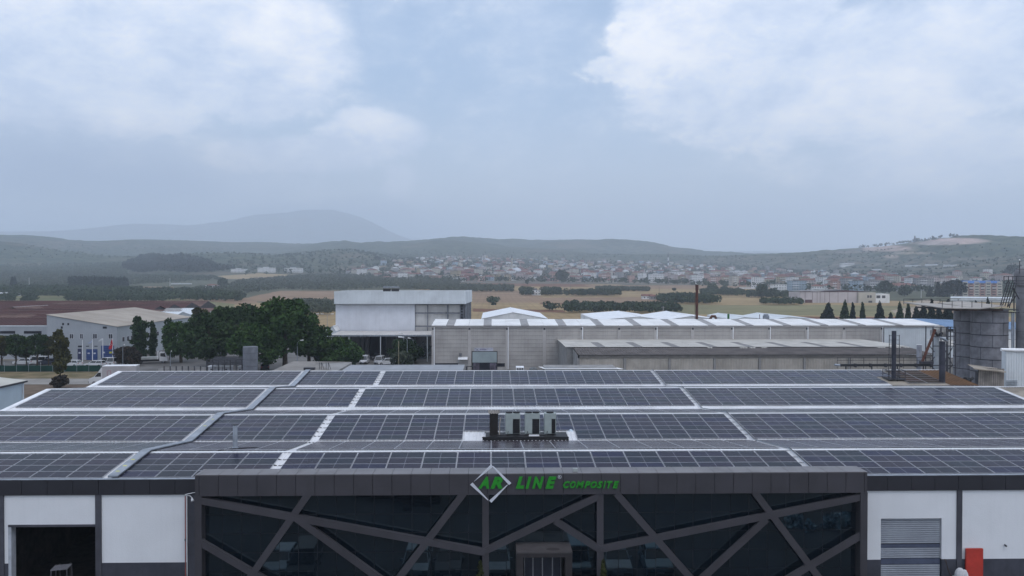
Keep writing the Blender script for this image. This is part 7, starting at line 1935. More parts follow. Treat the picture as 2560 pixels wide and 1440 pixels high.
grove('olive_grove', [[(1645, 748), (1700, 744), (1775, 750), (1806, 762), (1650, 760)]], 5.5, 6, 6, 60, L_OLIVED, .7, .3, label='dark grove right of centre in the brown fields')
grove('olive_grove', [[(1298, 730), (1330, 727), (1330, 739), (1305, 740)], [(1354, 730), (1398, 728), (1402, 740), (1356, 741)], [(1404, 735), (1545, 733), (1548, 741), (1404, 741)]], 6, 6.5, 6.5, 60, L_OLIVED, .8, .4, label='grove around the lone white farmhouse')
grove('olive_grove', [[(1490, 722.5), (1622, 724), (1622, 729), (1495, 728)], [(1180, 717), (1282, 718), (1283, 730), (1140, 730), (1000, 724), (1000, 715)]], 4.8, 5.5, 6, 46, L_OLIVE, .8, .25, label='grey-green olive groves along the far edge of the brown fields')
grove('olive_grove', [[(738, 762), (838, 764), (838, 790), (755, 786)]], 5, 5.6, 5.6, 70, L_OLIVE, .6, .25, label='grey-green olive grove left of the tall white hall')
grove('olive_grove', [[(1752, 729), (1862, 730), (1860, 740), (1755, 739)], [(1868, 734), (1985, 738), (1985, 746), (1870, 744)], [(1900, 757), (2005, 760), (2005, 764), (1905, 763)], [(1225, 757), (1242, 757), (1242, 761), (1225, 761)], [(1355, 773), (1395, 774), (1392, 778), (1356, 778)]], 5, 5.5, 5.8, 50, L_OLIVED, .7, .3, label='dark hedgerow groves below the right part of the town')
grove('green_orchards', [[(-30, 664), (300, 658), (320, 690), (540, 692), (560, 700), (320, 714), (-30, 722)]], 4.6, 6.5, 11, 18, L_OLIVE, 1.15, .35, rmin=500, label='wide olive orchards on the plain at the far left')
grove('green_orchards', [[(600, 704), (740, 692), (850, 688), (1000, 690), (1150, 703), (1150, 716), (985, 720), (850, 727), (700, 725), (560, 741), (436, 739), (436, 728), (560, 722)]], 5, 6.5, 10, 20, L_OLIVE, 1.1, .35, rmin=400, label='dense orchards left of centre behind the large tree')
grove('tree_belt', [[(-30, 726), (200, 725), (330, 729), (436, 734), (560, 740), (610, 744), (600, 757), (420, 754), (330, 748), (-30, 745)]], 6.5, 7, 7.5, 26, L_OLIVED, 1.0, .35, rmin=350, label='dark green belt of trees across the left side of the plain')
grove('hedge_bushes', [[(165, 748), (240, 748), (242, 757), (165, 757)], [(60, 750), (90, 750), (90, 757), (60, 757)], [(-30, 744), (34, 744), (34, 757), (-30, 757)], [(240, 752), (420, 752), (420, 757), (240, 757)]], 5, 5.5, 6.5, 50, L_OLIVED, .6, .3, rmin=330, label='dark bushes dotted over the yellow-green strip behind the maroon roofs')
grove('pine_wood', [[(306, 668), (335, 654), (350, 646), (385, 643), (415, 647), (455, 642), (490, 651), (525, 657), (545, 671), (590, 676), (548, 681), (480, 686), (400, 681), (350, 685), (315, 678)]], 12, 8, 10, 22, L_PINE, 1.9, .48, prob=.85, rmin=900, label='dark pine wood on the rise at the left')
grove('cypress_belt', [[(172, 714), (238, 714), (320, 715), (320, 722), (172, 721)], [(28, 716), (40, 716), (40, 722), (28, 722)]], 12, 5, 6, 26, L_PINE, 1.2, .3, rmin=500, cone=True, label='dark belt of cypresses across the left plain')
grove('hillside_trees', [[(560, 655), (700, 640), (790, 628), (900, 626), (1000, 640), (1100, 655), (1010, 672), (850, 686), (600, 690)]], 7, 8, 22, 12, L_OLIVED, 1.8, .45, prob=.62, rmin=1200, rmax=3400, label='scattered trees over the terraced rise left of the town')
grove('town_trees', [[(860, 690), (900, 668), (1010, 648), (1200, 650), (1800, 662), (2100, 684), (2560, 690), (2560, 742), (2300, 735), (2000, 728), (1900, 722), (1640, 712), (1300, 706), (1100, 706)]], 8.5, 9.5, 19, 20, L_OLIVED, 1.5, .48, prob=.80, rmin=800, rmax=3100, label='dark garden trees scattered among the houses of the town')
grove('hill_scrub', [[(-30, 650), (300, 645), (560, 650), (700, 636), (700, 612), (-30, 612)], [(1000, 652), (1500, 652), (1800, 668), (2100, 685), (2560, 692), (2700, 692), (2700, 600), (2350, 612), (2000, 640), (1700, 640), (1000, 625)]], 4, 7, 30, 5, L_SCRUB, 2.0, .5, prob=.75, rmin=1700, rmax=4200, label='scrub and pines dotted over the lower hillsides')
grove('ridge_pines', [[(2138, 618), (2180, 612), (2290, 600), (2340, 590), (2392, 584), (2400, 594), (2340, 604), (2250, 612), (2150, 624)]], 11, 10, 26, 12, L_PINE, 2.4, .5, prob=.5, rmin=2400, rmax=3800, label='dark pines along the skyline of the right-hand hill')

# ================================================================== FAR BUILDINGS
WALLC = {'white': (.74, .74, .74), 'cream': (.50, .47, .41), 'salmon': (.46, .30, .26), 'pale blue': (.34, .42, .50), 'grey': (.32, .32, .33), 'pink': (.46, .38, .37), 'red': (.28, .12, .11), 'ochre': (.40, .33, .23)}
M_WALLS = {k: mat('town_wall_' + k.replace(' ', '_'), v, .85, .2, var=.08, scale=.15, streak=.15, rnd=.12) for k, v in WALLC.items()}
M_TILE = mat('red_tile_roof', (.215, .105, .085), .85, .15, var=.22, scale=.3, rnd=.3)
M_FLATR = mat('flat_town_roof', (.24, .23, .225), .85, .15, var=.15, scale=.3, rnd=.3)
M_WHR = mat('white_town_roof', (.55, .56, .58), .6, .3, var=.08)
M_TWIN = mat('town_window', (.045, .048, .06), .3, .5, var=.2)
def house_mb(w, d, h, roof, storeys, heater=True):
    """three builders: walls, roof, windows+balconies"""
    wl, rf, wn = MB(), MB(), MB()
    wl.box(-w/2, w/2, -d/2, d/2, -6, h)
    if roof == 'hip':
        o = .5; rh = min(w, d) * .22; k = max(0, w/2 - d/2) if w > d else 0; j = max(0, d/2 - w/2) if d > w else 0
        A = [(-w/2-o, -d/2-o, h), (w/2+o, -d/2-o, h), (w/2+o, d/2+o, h), (-w/2-o, d/2+o, h)]; R0, R1 = (-k, -j, h + rh), (k, j, h + rh)
        if w >= d: rf.poly([A[0], A[1], R1, R0]); rf.poly([A[1], A[2], R1]); rf.poly([A[2], A[3], R0, R1]); rf.poly([A[3], A[0], R0])
        else: rf.poly([A[0], A[1], R0]); rf.poly([A[1], A[2], R1, R0]); rf.poly([A[2], A[3], R1]); rf.poly([A[3], A[0], R0, R1])
        rf.quad(*A[::-1])
    elif roof == 'gable':
        rf.prism([(-d/2 - .5, h), (d/2 + .5, h), (0, h + d * .22)], 'x', -w/2 - .4, w/2 + .4)
    else:
        rf.box(-w/2 - .3, w/2 + .3, -d/2 - .3, d/2 + .3, h, h + .35); rf.box(-w * .2, w * .1, -d * .2, d * .2, h + .36, h + 2.0)
    n = max(2, int(w / 3.0)); fh = h / storeys
    for s in range(storeys):
        for i in range(n):
            x = -w/2 + w * (i + .5) / n; z = s * fh + fh * .35
            for y, sg in ((-d/2, -1), (d/2, 1)): wn.box(x - .55, x + .55, y + sg * .0 - .04, y + .04, z, z + fh * .42)
        m = max(1, int(d / 3.4))
        for i in range(m):
            y = -d/2 + d * (i + .5) / m; z = s * fh + fh * .35
            for x in (-w/2, w/2): wn.box(x - .04, x + .04, y - .5, y + .5, z, z + fh * .42)
    bal = MB()
    if storeys > 1:
        for s in range(1, storeys): bal.box(-w * .28, w * .1, -d/2 - 1.1, -d/2 - .06, s * fh, s * fh + .9 * .9)
    return wl, rf, wn, bal
HOUSE_N = 0
def house(x, y, rz, w, d, h, wall, roof, storeys, label, group=None, parts=True, z=None, cat='house'):
    global HOUSE_N
    HOUSE_N += 1
    z = terr1(x, y) if z is None else z
    key = (round(w), round(d), round(h, 1), wall, roof, storeys)
    rm = {'hip': M_TILE, 'gable': M_TILE, 'flat': M_FLATR, 'flatwhite': M_WHR}[roof]
    rk_ = roof if roof != 'flatwhite' else 'flat'
    if parts:
        if key not in HC_:
            wl, rf, wn, bal = house_mb(round(w), round(d), round(h, 1), rk_, storeys)
            HC_[key] = (wl.mesh('walls', M_WALLS[wall]), rf.mesh('roof', rm), wn.mesh('windows', M_TWIN), bal.mesh('balconies', M_WALLS['white']) if bal.v else None)
        root = thing('town_house', label, cat, (x, y, z), group, rz); m = HC_[key]
        link('walls', m[0], root, (0, 0, 0)); link('roof', m[1], root, (0, 0, 0)); o = link('windows', m[2], root, (0, 0, 0)); o['kind'] = 'stuff'
        if m[3]: link('balconies', m[3], root, (0, 0, 0))['kind'] = 'stuff'
        return root
    key = key + ('s',)
    if key not in HC_:
        wl, rf, wn, bal = house_mb(round(w), round(d), round(h, 1), rk_, storeys); mb = MB(); mats = [M_WALLS[wall], rm, M_TWIN]
        for i, q in enumerate((wl, rf, wn)):
            off = len(mb.v); mb.v += q.v; mb.f += [tuple(k + off for k in f) for f in q.f]; mb.m += [i] * len(q.f)
        HC_[key] = mb.mesh('town_house', mats)
    o = link('town_house', HC_[key], None, (x, y, z)); o.rotation_euler = (0, 0, rz); tag(o, label, cat, group); return o
HC_ = {}
used = []
def spec(px, base, wpx, hpx, d, wall, roof, st, label, rz=0.0, cat='building', parts=True):
    p = gpt(px, base); r = math.hypot(p.x, p.y); w = wpx * r / FPX; h = hpx * r / FPX
    used.append((p.x, p.y, max(w, d) * .6)); house(p.x, p.y + d / 2, rz, max(4, w), d, max(3, h), wall, roof, st, label, None, parts, p.z, cat)
S_ = [(1341, 738, 20, 12.5, 9, 'white', 'flat', 2, 'lone white two-storey farmhouse between the groves', 0, 'house'),
 (1642, 707, 36, 21, 14, 'white', 'flatwhite', 4, 'bright white four-storey block at the front edge of the town, left of the rusty chimney'),
 (1748, 707, 23, 20, 12, 'white', 'flatwhite', 3, 'white block directly behind the top of the rusty chimney'),
 (1693, 700, 38, 20, 12, 'white', 'flat', 3, 'white apartment block right of the brightest white block'),
 (1848, 696, 40, 17, 14, 'white', 'flatwhite', 3, 'broad white block right of centre in the town'),
 (1802, 694, 52, 15, 14, 'cream', 'hip', 3, 'long cream apartment row with red tiles right of the rusty chimney'),
 (1512, 704, 28, 20, 13, 'salmon', 'flat', 4, 'salmon pink apartment block at the town front'),
 (1490, 697, 28, 16, 12, 'pale blue', 'flat', 4, 'pale blue block beside the salmon one'),
 (1437, 692, 20, 20, 11, 'cream', 'hip', 5, 'slender cream five-storey block in the middle of the town'),
 (1462, 689, 17, 17, 11, 'red', 'flat', 4, 'brick red block right of the slender cream one'),
 (1268, 697, 34, 13, 12, 'grey', 'flat', 3, 'grey block left of the domed mosque'),
 (1310, 696, 26, 16, 12, 'pink', 'hip', 3, 'pinkish block with a red roof right of the domed mosque'),
 (1128, 683, 22, 14, 11, 'pale blue', 'flatwhite', 4, 'white and turquoise stepped block left of the twin minarets'),
 (1183, 696, 26, 13, 11, 'red', 'flat', 3, 'dark red house with a pale blue top floor at the left of the town'),
 (915, 682, 24, 14, 12, 'cream', 'flat', 5, 'cream high block standing apart at the left end of the town'),
 (934, 679, 18, 10, 10, 'pale blue', 'flat', 3, 'pale blue block touching the cream high block'),
 (1340, 702, 25, 7, 9, 'cream', 'flatwhite', 2, 'low building with a white roof and teal side at the grove edge'),
 (1950, 729, 32, 17, 12, 'white', 'flat', 3, 'white house with a dark roof terrace at the right front of the town'),
 (2190, 726, 48, 22, 14, 'grey', 'flat', 4, 'plain grey apartment block behind the white warehouse'),
 (2160, 722, 34, 17, 14, 'cream', 'flat', 4, 'dull beige apartment block left of the plain grey one'),
 (2255, 728, 74, 12, 16, 'grey', 'hip', 2, 'wide low building with a bright red tile roof'),
 (2262, 712, 40, 14, 14, 'red', 'hip', 2, 'brick red building with a red roof behind the wide low one'),
 (2330, 714, 32, 22, 12, 'pink', 'flat', 5, 'narrow pinkish block left of the dark pines'),
 (2385, 712, 40, 20, 14, 'cream', 'flat', 4, 'pale yellow block rising behind the dark pines'),
 (596, 681, 36, 8, 12, 'white', 'flatwhite', 2, 'long low white building at the left edge of the pine rise'),
 (665, 681, 40, 11, 12, 'white', 'flatwhite', 3, 'long white three-storey building, middle of three on the left plain'),
 (733, 681, 42, 10, 12, 'white', 'flatwhite', 2, 'long white building, rightmost of three on the left plain'),
 (528, 720, 28, 6, 9, 'white', 'hip', 1, 'small white house with a red roof in the left orchards', 0, 'house'),
 (1620, 748, 26, 5, 8, 'white', 'gable', 1, 'small farm shed by the dark grove in the fields', 0, 'shed'),
 (1633, 749, 14, 6, 7, 'grey', 'gable', 1, 'grey farm shed beside the small white one', 0, 'shed'),
  (2120, 665, 30, 6, 12, 'white', 'flatwhite', 1, 'white flat building at the foot of the right hill')]
for s in S_:
    spec(*s[:9], **({'rz': s[9], 'cat': s[10]} if len(s) > 9 else {}))
# salmon and white apartment block with a blue roof
p = gpt(2457, 741); r = math.hypot(p.x, p.y); w = 88 * r / FPX; h = 34 * r / FPX
ap = thing('apartment_block', 'salmon and cream apartment block with a bright blue roof left of the elevator', 'apartment block', (p.x, p.y + 8, p.z)); used.append((p.x, p.y + 8, 30))
mb = MB(); mb.box(-w/2, w/2, -7, 7, -4, h * .84); part('walls', mb, M_WALLS['pink'], ap, local=True)
nb = 7
for k in range(nb):
    x0 = -w/2 + w * k / nb; mb = MB(); mb.box(x0 + .3, x0 + w / nb - .3, -7.6, -7.02, -2, h * (.82 if k % 2 else .95)); part('facade_bay', mb, M_WALLS['cream'] if k % 2 == 0 else M_WALLS['salmon'], ap, local=True)
    for s in range(5):
        if k % 2: mb = MB(); mb.box(x0 + .9, x0 + w / nb - .9, -8.6, -7.62, h * .84 * s / 5 + .1, h * .84 * s / 5 + 1.0); part('balcony', mb, M_WALLS['white'] if s == 3 else M_WALLS['salmon'], ap, local=True)
        mb = MB(); mb.box(x0 + 1.2, x0 + w / nb - 1.2, -7.66, -7.61, h * .84 * s / 5 + 1.2, h * .84 * (s + 1) / 5 - .4); part('window', mb, M_TWIN, ap, local=True)
mb = MB(); mb.prism([(-8, h * .845), (8, h * .845), (5, h * 1.0), (-5, h * 1.0)], 'x', -w/2 + 1, w/2 - 2); part('roof', mb, mat('bright_blue_roof', (.04, .15, .42), .6, var=.15, scale=.3), ap, local=True)
# white warehouse with maroon trim
p = gpt(2095, 757); r = math.hypot(p.x, p.y); used.append((p.x, p.y + 15, 45))
def wx(px): return (px - 2095) * r / FPX
wh = thing('white_warehouse', 'pinkish white warehouse with maroon trim and a bright roof beyond the cypresses', 'warehouse', (p.x, p.y, p.z)); hh = 26 * r / FPX
M_WH = mat('warehouse_wall', (.50, .46, .47), .8, var=.06, scale=.2, streak=.1, rnd=.06); M_TRIM = mat('maroon_trim', (.10, .04, .045), .7)
edges = [2007, 2018, 2035, 2046, 2053, 2064, 2075, 2095, 2118, 2140]
for a, b2 in zip(edges[:-1], edges[1:]):
    mb = MB(); mb.box(wx(a) + .12, wx(b2) - .12, 0, .4, -2, hh * .96); part('wall_panel', mb, M_WH, wh, local=True)
    mb = MB(); mb.box(wx(b2) - .12, wx(b2) + .12, -.1, .38, -2, hh * .97); part('pillar', mb, M_TRIM, wh, local=True)
mb = MB(); mb.box(wx(2007), wx(2140), .41, 26, -2, hh * .95); part('core', mb, M_WH, wh, local=True)
mb = MB(); mb.box(wx(2006), wx(2082), -.3, .6, hh * .97, hh * 1.02); part('trim_band', mb, M_TRIM, wh, local=True)
mb = MB(); mb.prism([(wx(2080), hh * .97), (wx(2112), hh * 1.12), (wx(2170), hh * .97)], 'y', -.2, 26); part('gable_trim', mb, M_TRIM, wh, local=True)
mb = MB(); mb.quad((wx(2112), -.3, hh * 1.14), (wx(2172), -.3, hh * .99), (wx(2172), 26, hh * 1.02), (wx(2112), 26, hh * 1.17)); part('roof_slope', mb, M_WHR, wh, local=True)
mb = MB(); mb.quad((wx(2007), -.3, hh * 1.03), (wx(2112), -.3, hh * 1.14), (wx(2112), 26, hh * 1.17), (wx(2007), 26, hh * 1.05)); part('roof_slope', mb, M_FLATR, wh, local=True)
mb = MB(); mb.box(wx(2140), wx(2180), -2.5, 18, -2, hh * .93); part('office_wall', mb, M_WALLS['cream'], wh, local=True)
mb = MB(); mb.box(wx(2180), wx(2214), -1.5, 14, -2, hh * .80); part('annex_wall', mb, M_WALLS['white'], wh, local=True)
for a, b2, c, d in ((2160, 2164.5, .45, .68), (2166, 2170.5, .45, .68), (2183, 2192, .42, .66), (2196, 2204, .42, .66), (2163, 2172, .02, .2)):
    mb = MB(); y = -2.56 if a < 2178 else -1.56; mb.box(wx(a), wx(b2), y, y + .04, hh * c, hh * d); part('window', mb, M_TWIN, wh, local=True)
mb = MB(); mb.box(wx(2018), wx(2034), -.2, -.02, 0, hh * .28); part('gate', mb, M_TRIM, wh, local=True)
# long low buildings and glasshouses
def longroof(px0, px1, base, hpx, depth, label, wall, roofm, name='long_low_building', cat='building'):
    a = gpt(px0, base); ra = math.hypot(a.x, a.y); q_ = float(pxaz(px1)); b2 = Vector((math.sin(q_) * ra, math.cos(q_) * ra, 0)); b2.z = terr1(b2.x, b2.y); r_ = (a.length + b2.length) / 2; h = hpx * r_ / FPX; c = (a + b2) / 2
    w = (b2 - a).length; rz = math.atan2(b2.y - a.y, b2.x - a.x); t_ = thing(name, label, cat, (c.x, c.y, max(a.z, b2.z)), None, rz); used.append((c.x, c.y, w / 2))
    n = max(1, int(w / 14))
    for k in range(n):
        mb = MB(); mb.box(-w/2 + w * k / n + .1, -w/2 + w * (k + 1) / n - .1, 0, depth, -2, h * .75); part('wall_bay', mb, wall, t_, local=True)
        mb = MB(); mb.prism([(-.4, h * .76), (depth + .4, h * .76), (depth / 2, h)], 'x', -w/2 + w * k / n, -w/2 + w * (k + 1) / n - .02); part('roof_section', mb, roofm, t_, local=True)
longroof(2376, 2530, 753, 10, 18, 'long grey-blue roofed building behind the silos, in front of the salmon block', M_WALLS['white'], M_CLAD)
longroof(-60, 52, 741, 8, 16, 'white low greenhouse roofs at the far left edge of the plain', M_WHR, M_WHR)
longroof(1925, 2007, 752, 6, 8, 'low white wall-like shed left of the white warehouse', M_WALLS['white'], M_WHR)
longroof(1848, 1905, 722, 3, 5, 'long white boundary building below the right of the town', M_WALLS['white'], M_WHR)
longroof(427, 480, 711, 2.5, 8, 'thin pale greenhouse strip in the left orchards', M_WHR, M_WHR)
for a, b2, y, lab in ((2262, 2302, 667, 'leftmost white greenhouse strip on the lower slope of the right hill'), (2312, 2345, 666.5, 'middle white greenhouse strip on the lower slope of the right hill'), (2358, 2392, 668, 'rightmost white greenhouse strip on the lower slope of the right hill'), (2180, 2204, 676, 'short white greenhouse strip nearer the town on the right slope')):
    longroof(a, b2, y, 2.6, 14, lab, M_WHR, M_WHR, 'greenhouse', 'greenhouse')

# ---- the rest of the town: every house an object, the farthest ones as one mass
TOWN = [(868, 690), (905, 672), (1000, 656), (1040, 648), (1160, 645), (1330, 648), (1500, 655), (1700, 664), (1800, 670), (1960, 680), (2150, 690), (2300, 690), (2560, 694), (2620, 694), (2620, 722), (2480, 708), (2400, 712), (2300, 730), (2160, 726), (1990, 730), (1900, 720), (1760, 710), (1640, 707), (1560, 706), (1300, 704), (1150, 704), (1050, 700), (980, 700)]
cand = scatter(TOWN, 20, .42, 850, 3200)
RNG.shuffle(cand)
cells = {}; chosen = []
for x, y, z in cand:
    r = math.hypot(x, y); md = 21 + 6.5 * (r / 1000) 
    if any((x - ux) ** 2 + (y - uy) ** 2 < (ur + 12) ** 2 for ux, uy, ur in used): continue
    c = (int(x // 30), int(y // 30)); ok = True
    for i in (-1, 0, 1):
        for j in (-1, 0, 1):
            for (qx, qy) in cells.get((c[0] + i, c[1] + j), ()):
                if (qx - x) ** 2 + (qy - y) ** 2 < md * md: ok = False
    if ok: cells.setdefault(c, []).append((x, y)); chosen.append((x, y, z, r))
print('town sites', len(chosen))
chosen.sort(key=lambda q: q[3] + 200 * RNG.random())
WN = ['white', 'white', 'cream', 'cream', 'grey', 'pink', 'pink', 'salmon', 'ochre', 'pale blue', 'red']
def zone(x, y):
    px, _ = prj_np(np.array([x]), np.array([y]), np.array([terr1(x, y)])); px = px[0]
    return 'left end of town' if px < 1090 else 'left of the mosque' if px < 1270 else 'left of the striped minaret' if px < 1650 else 'behind the rusty chimney' if px < 1800 else 'right half of town' if px < 2120 else 'foot of the right hill'
NI = 262
for i, (x, y, z, r) in enumerate(chosen[:NI]):
    st = int(RNG.choice([1, 2, 3, 3, 4, 4, 5])); w = float(RNG.choice([12, 15, 18, 22])); d = float(RNG.choice([11, 14])); h = st * 3.0 + .6
    wall = WN[RNG.integers(len(WN))]; roof = ['hip', 'hip', 'hip', 'flat', 'flat', 'flatwhite', 'gable'][RNG.integers(7)] if st < 4 else ['flat', 'hip'][RNG.integers(2)]
    rd = {'hip': 'red hipped roof', 'gable': 'red gabled roof', 'flat': 'flat roof', 'flatwhite': 'flat white roof'}[roof]
    row = 'near the fields' if r < 1200 else 'middle rows' if r < 1750 else 'back rows'; sz = '' if w == 15 else {12: 'narrow ', 18: 'broad ', 22: 'wide '}[int(w)]
    lab = '%s%s %s-storey house, %s, %s, %s' % (sz, wall, {1: 'one', 2: 'two', 3: 'three', 4: 'four', 5: 'five'}[st], rd.replace('red hipped', 'hipped'), row, zone(x, y))
    house(x, y, float(RNG.normal(0, .35)), w, d, h, wall, roof, st, lab, '%s%s %d-storey %s houses %s, %s' % (sz, wall, st, roof, row, zone(x, y)), parts=i < 110)
rest = chosen[NI:]
if rest:
    mb = MB(); mats = [M_WALLS[k] for k in WALLC] + [M_TILE, M_FLATR, M_WHR, M_TWIN]; keys = list(WALLC)
    for x, y, z, r in rest:
        st = int(RNG.choice([1, 2, 2, 3, 3, 4])); wl, rf, wn, bal = house_mb(float(RNG.choice([10, 12, 15])), 11., st * 3.0 + .6, ['hip', 'hip', 'flat', 'flat'][RNG.integers(4)], st); rz = float(RNG.normal(0, .4)); cs, sn = math.cos(rz), math.sin(rz)
        mi = keys.index(WN[RNG.integers(len(WN))]); ri = len(keys) + int(RNG.choice([0, 0, 1, 2]))
        for q, m_ in ((wl, mi), (rf, ri)):
            off = len(mb.v); mb.v += [(x + a * cs - b2 * sn, y + a * sn + b2 * cs, z + c) for a, b2, c in q.v]; mb.f += [tuple(k + off for k in f) for f in q.f]; mb.m += [m_] * len(q.f)
    o = link('distant_houses', mb.mesh('distant_houses', mats)); tag(o, 'hundreds of tiny far houses in the upper town', kind='stuff')
print('houses', HOUSE_N, 'rest', len(rest))

# ---- mosques, minarets, pylons, poles ------------------------------------
M_MIN = mat('minaret_white', (.62, .62, .63), .7, var=.05); M_MING = mat('minaret_grey', (.12, .13, .15), .6); M_LEAD = mat('dome_lead', (.50, .53, .57), .4, .5, .3)
def minaret(px, base, top, label, stripes=False, col=None):
    p = gpt(px, base); r = p.length; h = (base - top) * r / FPX; t_ = thing('minaret', label, 'minaret', (p.x, p.y, p.z)); rr = max(1.3, h * .038)
    n = 6
    for k in range(n):
        m_ = M_MING if (stripes and k % 2) else (col or M_MIN); z0, z1 = h * .82 * k / n, h * .82 * (k + 1) / n
        mb = MB(); mb.tube([(0, 0, z0 - (6 if k == 0 else 0)), (0, 0, z1)], rr, 10); part('shaft', mb, m_, t_, local=True)
    for z in (h * .52, h * .70): mb = MB(); mb.tube([(0, 0, z), (0, 0, z + 1.4)], rr * 1.7, 12, radii=[rr * 1.1, rr * 1.9]); part('balcony', mb, M_MIN, t_, local=True)
    mb = MB(); mb.tube([(0, 0, h * .82), (0, 0, h)], rr, 10, radii=[rr * 1.15, .05]); part('spire', mb, M_MING, t_, local=True)
    return p
def mosque(px, base, wpx, hpx, label):
    p = gpt(px, base); r = p.length; w = wpx * r / FPX; h = hpx * r / FPX; t_ = thing('mosque', label, 'mosque', (p.x, p.y, p.z))
    mb = MB(); mb.box(-w/2, w/2, -w/2, w/2, -5, h * .55); part('hall_walls', mb, M_WALLS['cream'], t_, local=True)
    mb = MB(); mb.sphere((0, 0, h * .55), w * .42, w * .42, h * .5, 20, 10, 0); part('main_dome', mb, M_LEAD, t_, local=True, smooth=True)
    for x in (-1, 1): mb = MB(); mb.sphere((x * w * .38, -w * .38, h * .55), w * .13, w * .13, h * .2, 12, 8, 0); part('small_dome', mb, M_LEAD, t_, local=True, smooth=True)
    for k in range(5): mb = MB(); x = -w * .4 + w * .8 * k / 4; mb.box(x - w * .04, x + w * .04, -w/2 - .1, -w/2 - .02, 1, h * .4); part('window', mb, M_TWIN, t_, local=True)
mosque(1217, 657, 18, 11, 'small far mosque with a bright silvery dome beside twin minarets'); minaret(1207, 660, 634, 'left one of the twin white minarets'); minaret(1212.5, 660, 633, 'right one of the twin white minarets, touching the dome')
mosque(1291, 693, 34, 23, 'mosque with a broad pale dome in the middle of the town'); minaret(1279.5, 692, 635, 'tall slender stone minaret beside the broad pale dome', col=M_WALLS['cream'])
minaret(1670.5, 676, 631, 'white and grey striped minaret right of centre', stripes=True); spec(1680, 678, 16, 12, 12, 'ochre', 'flat', 3, 'ochre building at the foot of the striped minaret')
M_PYL = mat('pylon_steel', (.12, .13, .15), .6)
def pylon(px, base, top, label):
    p = gpt(px, base); r = p.length; h = (base - top) * r / FPX; t_ = thing('transmission_pylon', label, 'pylon', (p.x, p.y, p.z)); b0 = h * .13
    for sx in (-1, 1):
        for sy in (-1, 1): mb = MB(); mb.beam((sx * b0, sy * b0, -3), (sx * .4, sy * .4, h), .9, .9); part('leg', mb, M_PYL, t_, local=True)
    for z in (.6, .75, .9): mb = MB(); mb.beam((-h * .16, 0, h * z), (h * .16, 0, h * z), .8, .8); part('cross_arm', mb, M_PYL, t_, local=True)
    for k in range(5):
        z0, z1 = h * k / 5, h * (k + 1) / 5; w0, w1 = b0 * (1 - k / 5) + .4, b0 * (1 - (k + 1) / 5) + .4; mb = MB(); mb.beam((-w0, -w0, z0), (w1, -w1, z1), .5, .5); mb.beam((w0, -w0, z0), (-w1, -w1, z1), .5, .5); part('lattice_brace', mb, M_PYL, t_, local=True)
pylon(2287, 606, 591, 'lattice pylon on the shoulder of the right hill'); pylon(2550, 590, 573, 'lattice pylon on top of the right hill at the frame edge')
def farpole(px, base, top, label, m_=None, r_=.25):
    p = gpt(px, base); r = p.length; h = (base - top) * r / FPX; t_ = thing('utility_pole', label, 'pole', (p.x, p.y, p.z)); mb = MB(); mb.tube([(0, 0, -1), (0, 0, h)], r_, 6, radii=[r_, r_ * .7]); part('pole', mb, m_ or M_GALV, t_, local=True)
    mb = MB(); mb.beam((-.9, 0, h - .6), (.9, 0, h - .6), .14, .14); part('cross_arm', mb, m_ or M_GALV, t_, local=True)
farpole(73, 722, 698, 'tall white pole in the left orchards', M_WHR, .35); farpole(425, 723, 697, 'tall white pole at the left brown field', M_WHR, .35)
farpole(1658, 795, 766, 'grey pole with a small box standing in the straw field', M_CONC, .28); farpole(2303, 745, 726, 'pale pole by the dirt track', M_WHR, .3); farpole(1426, 728, 714, 'thin dark pole near the farmhouse grove', M_PYL, .2); farpole(2003, 742, 722, 'thin pole before the town right of the grove', M_PYL, .2)
farpole(1648, 730, 716, 'thin dark pole on the brown field edge', M_PYL, .2)

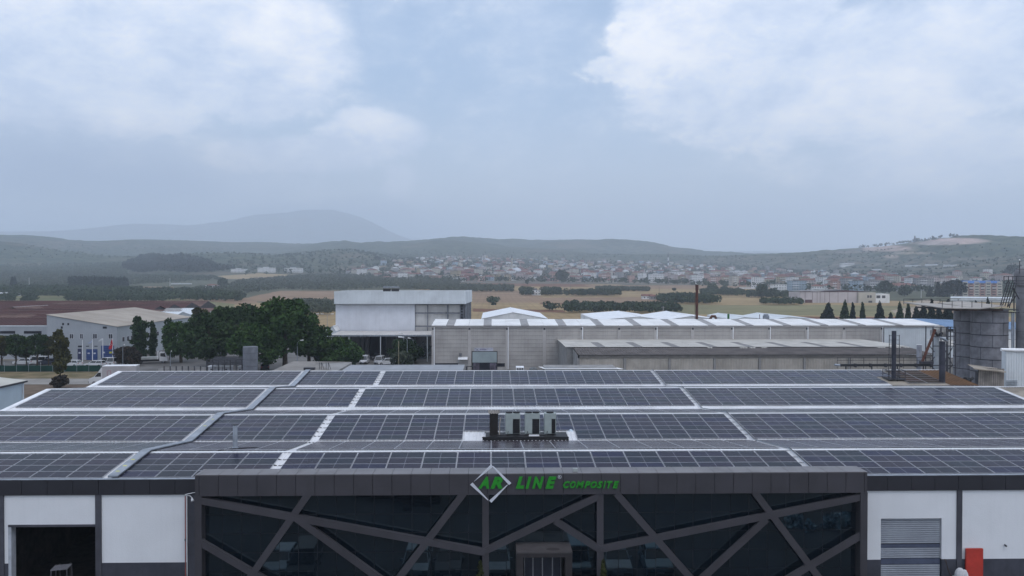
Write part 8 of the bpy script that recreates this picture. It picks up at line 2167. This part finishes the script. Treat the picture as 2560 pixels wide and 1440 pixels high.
# ---- single trees that stand out in the plain ---------------------------------
def ftree(px, base, top, hw, label, kind='broad', leaf=None, n=900):
    p = gpt(px, base); r = p.length; h = (base - top) * r / FPX; w = hw * r / FPX; rng = random.Random(px)
    root = thing({'broad': 'field_tree', 'cone': 'conifer_tree', 'slim': 'poplar_tree'}[kind], label, 'tree', (p.x, p.y, p.z))
    lob = {'broad': broad_lobes, 'slim': slim_lobes, 'cone': cone_lobes}[kind](h, w, rng, **({'base': .08} if kind != 'cone' else {}))
    C = lobes_cloud(lob, n, .5); C = C[C[:, 2] > .2]; link('crown', quads_mesh('crown', C, w * .13 * (.6 + .8 * RNG.random(len(C))), leaf or L_OLIVED), root, (0, 0, 0))
    mb = MB(); mb.tube([(0, 0, -1), (0, 0, h * .6)], max(.2, w * .06), 6, radii=[max(.25, w * .08), .1]); part('trunk', mb, M_BARK, root, local=True)
for a in [(1780, 729, 713, 17, 'large round tree group left of the round field tree'), (1810, 728, 715, 10, 'compact round tree standing in the field'), (1905, 745, 712, 17, 'tall broad tree at the right edge of the hedgerow groves'), (1932, 742, 722, 14, 'lower tree beside the tall broad one'),
          (1234, 763, 757, 7, 'small round bush alone in the straw field'), (1318, 713, 697, 6, 'small dark tree below the domed mosque'), (1405, 706, 674, 17, 'largest dark tree in the middle of the town'), (1685, 727, 720, 6, 'tiny round bush on the brown field'),
          (557, 716, 697, 14, 'dark rounded tree beside the small red-roofed house'), (2345, 741, 707, 11, 'dark conifer at the left of the pine clump', 'cone', L_PINE), (2360, 742, 706, 13, 'tall conifer in the pine clump', 'cone', L_PINE), (2384, 741, 703, 19, 'large rounded stone pine of the dark clump', 'broad', L_PINE), (2404, 741, 707, 14, 'rounded dark pine at the right of the clump', 'broad', L_PINE), (2325, 742, 715, 9, 'smaller conifer at the left foot of the pine clump', 'cone', L_PINE),
          (2212, 737, 705, 17, 'broad tree right of the plain grey apartment block'), (2262, 741, 719, 15, 'bushy tree in front of the wide red roof'), (850, 690, 664, 4, 'single dark pointed conifer at the left end of the town', 'cone', L_PINE), (750, 666, 656, 3, 'tiny twin poplar on the terraced rise', 'cone', L_PINE), (2535, 700, 668, 20, 'large dark tree at the foot of the right hill', 'broad', L_PINE), (944, 652, 640, 8, 'dark tree clump on the terraced rise', 'broad', L_PINE), (66, 756, 745, 12, 'round dark bush in the yellow-green strip at the left')]:
    ftree(*a)
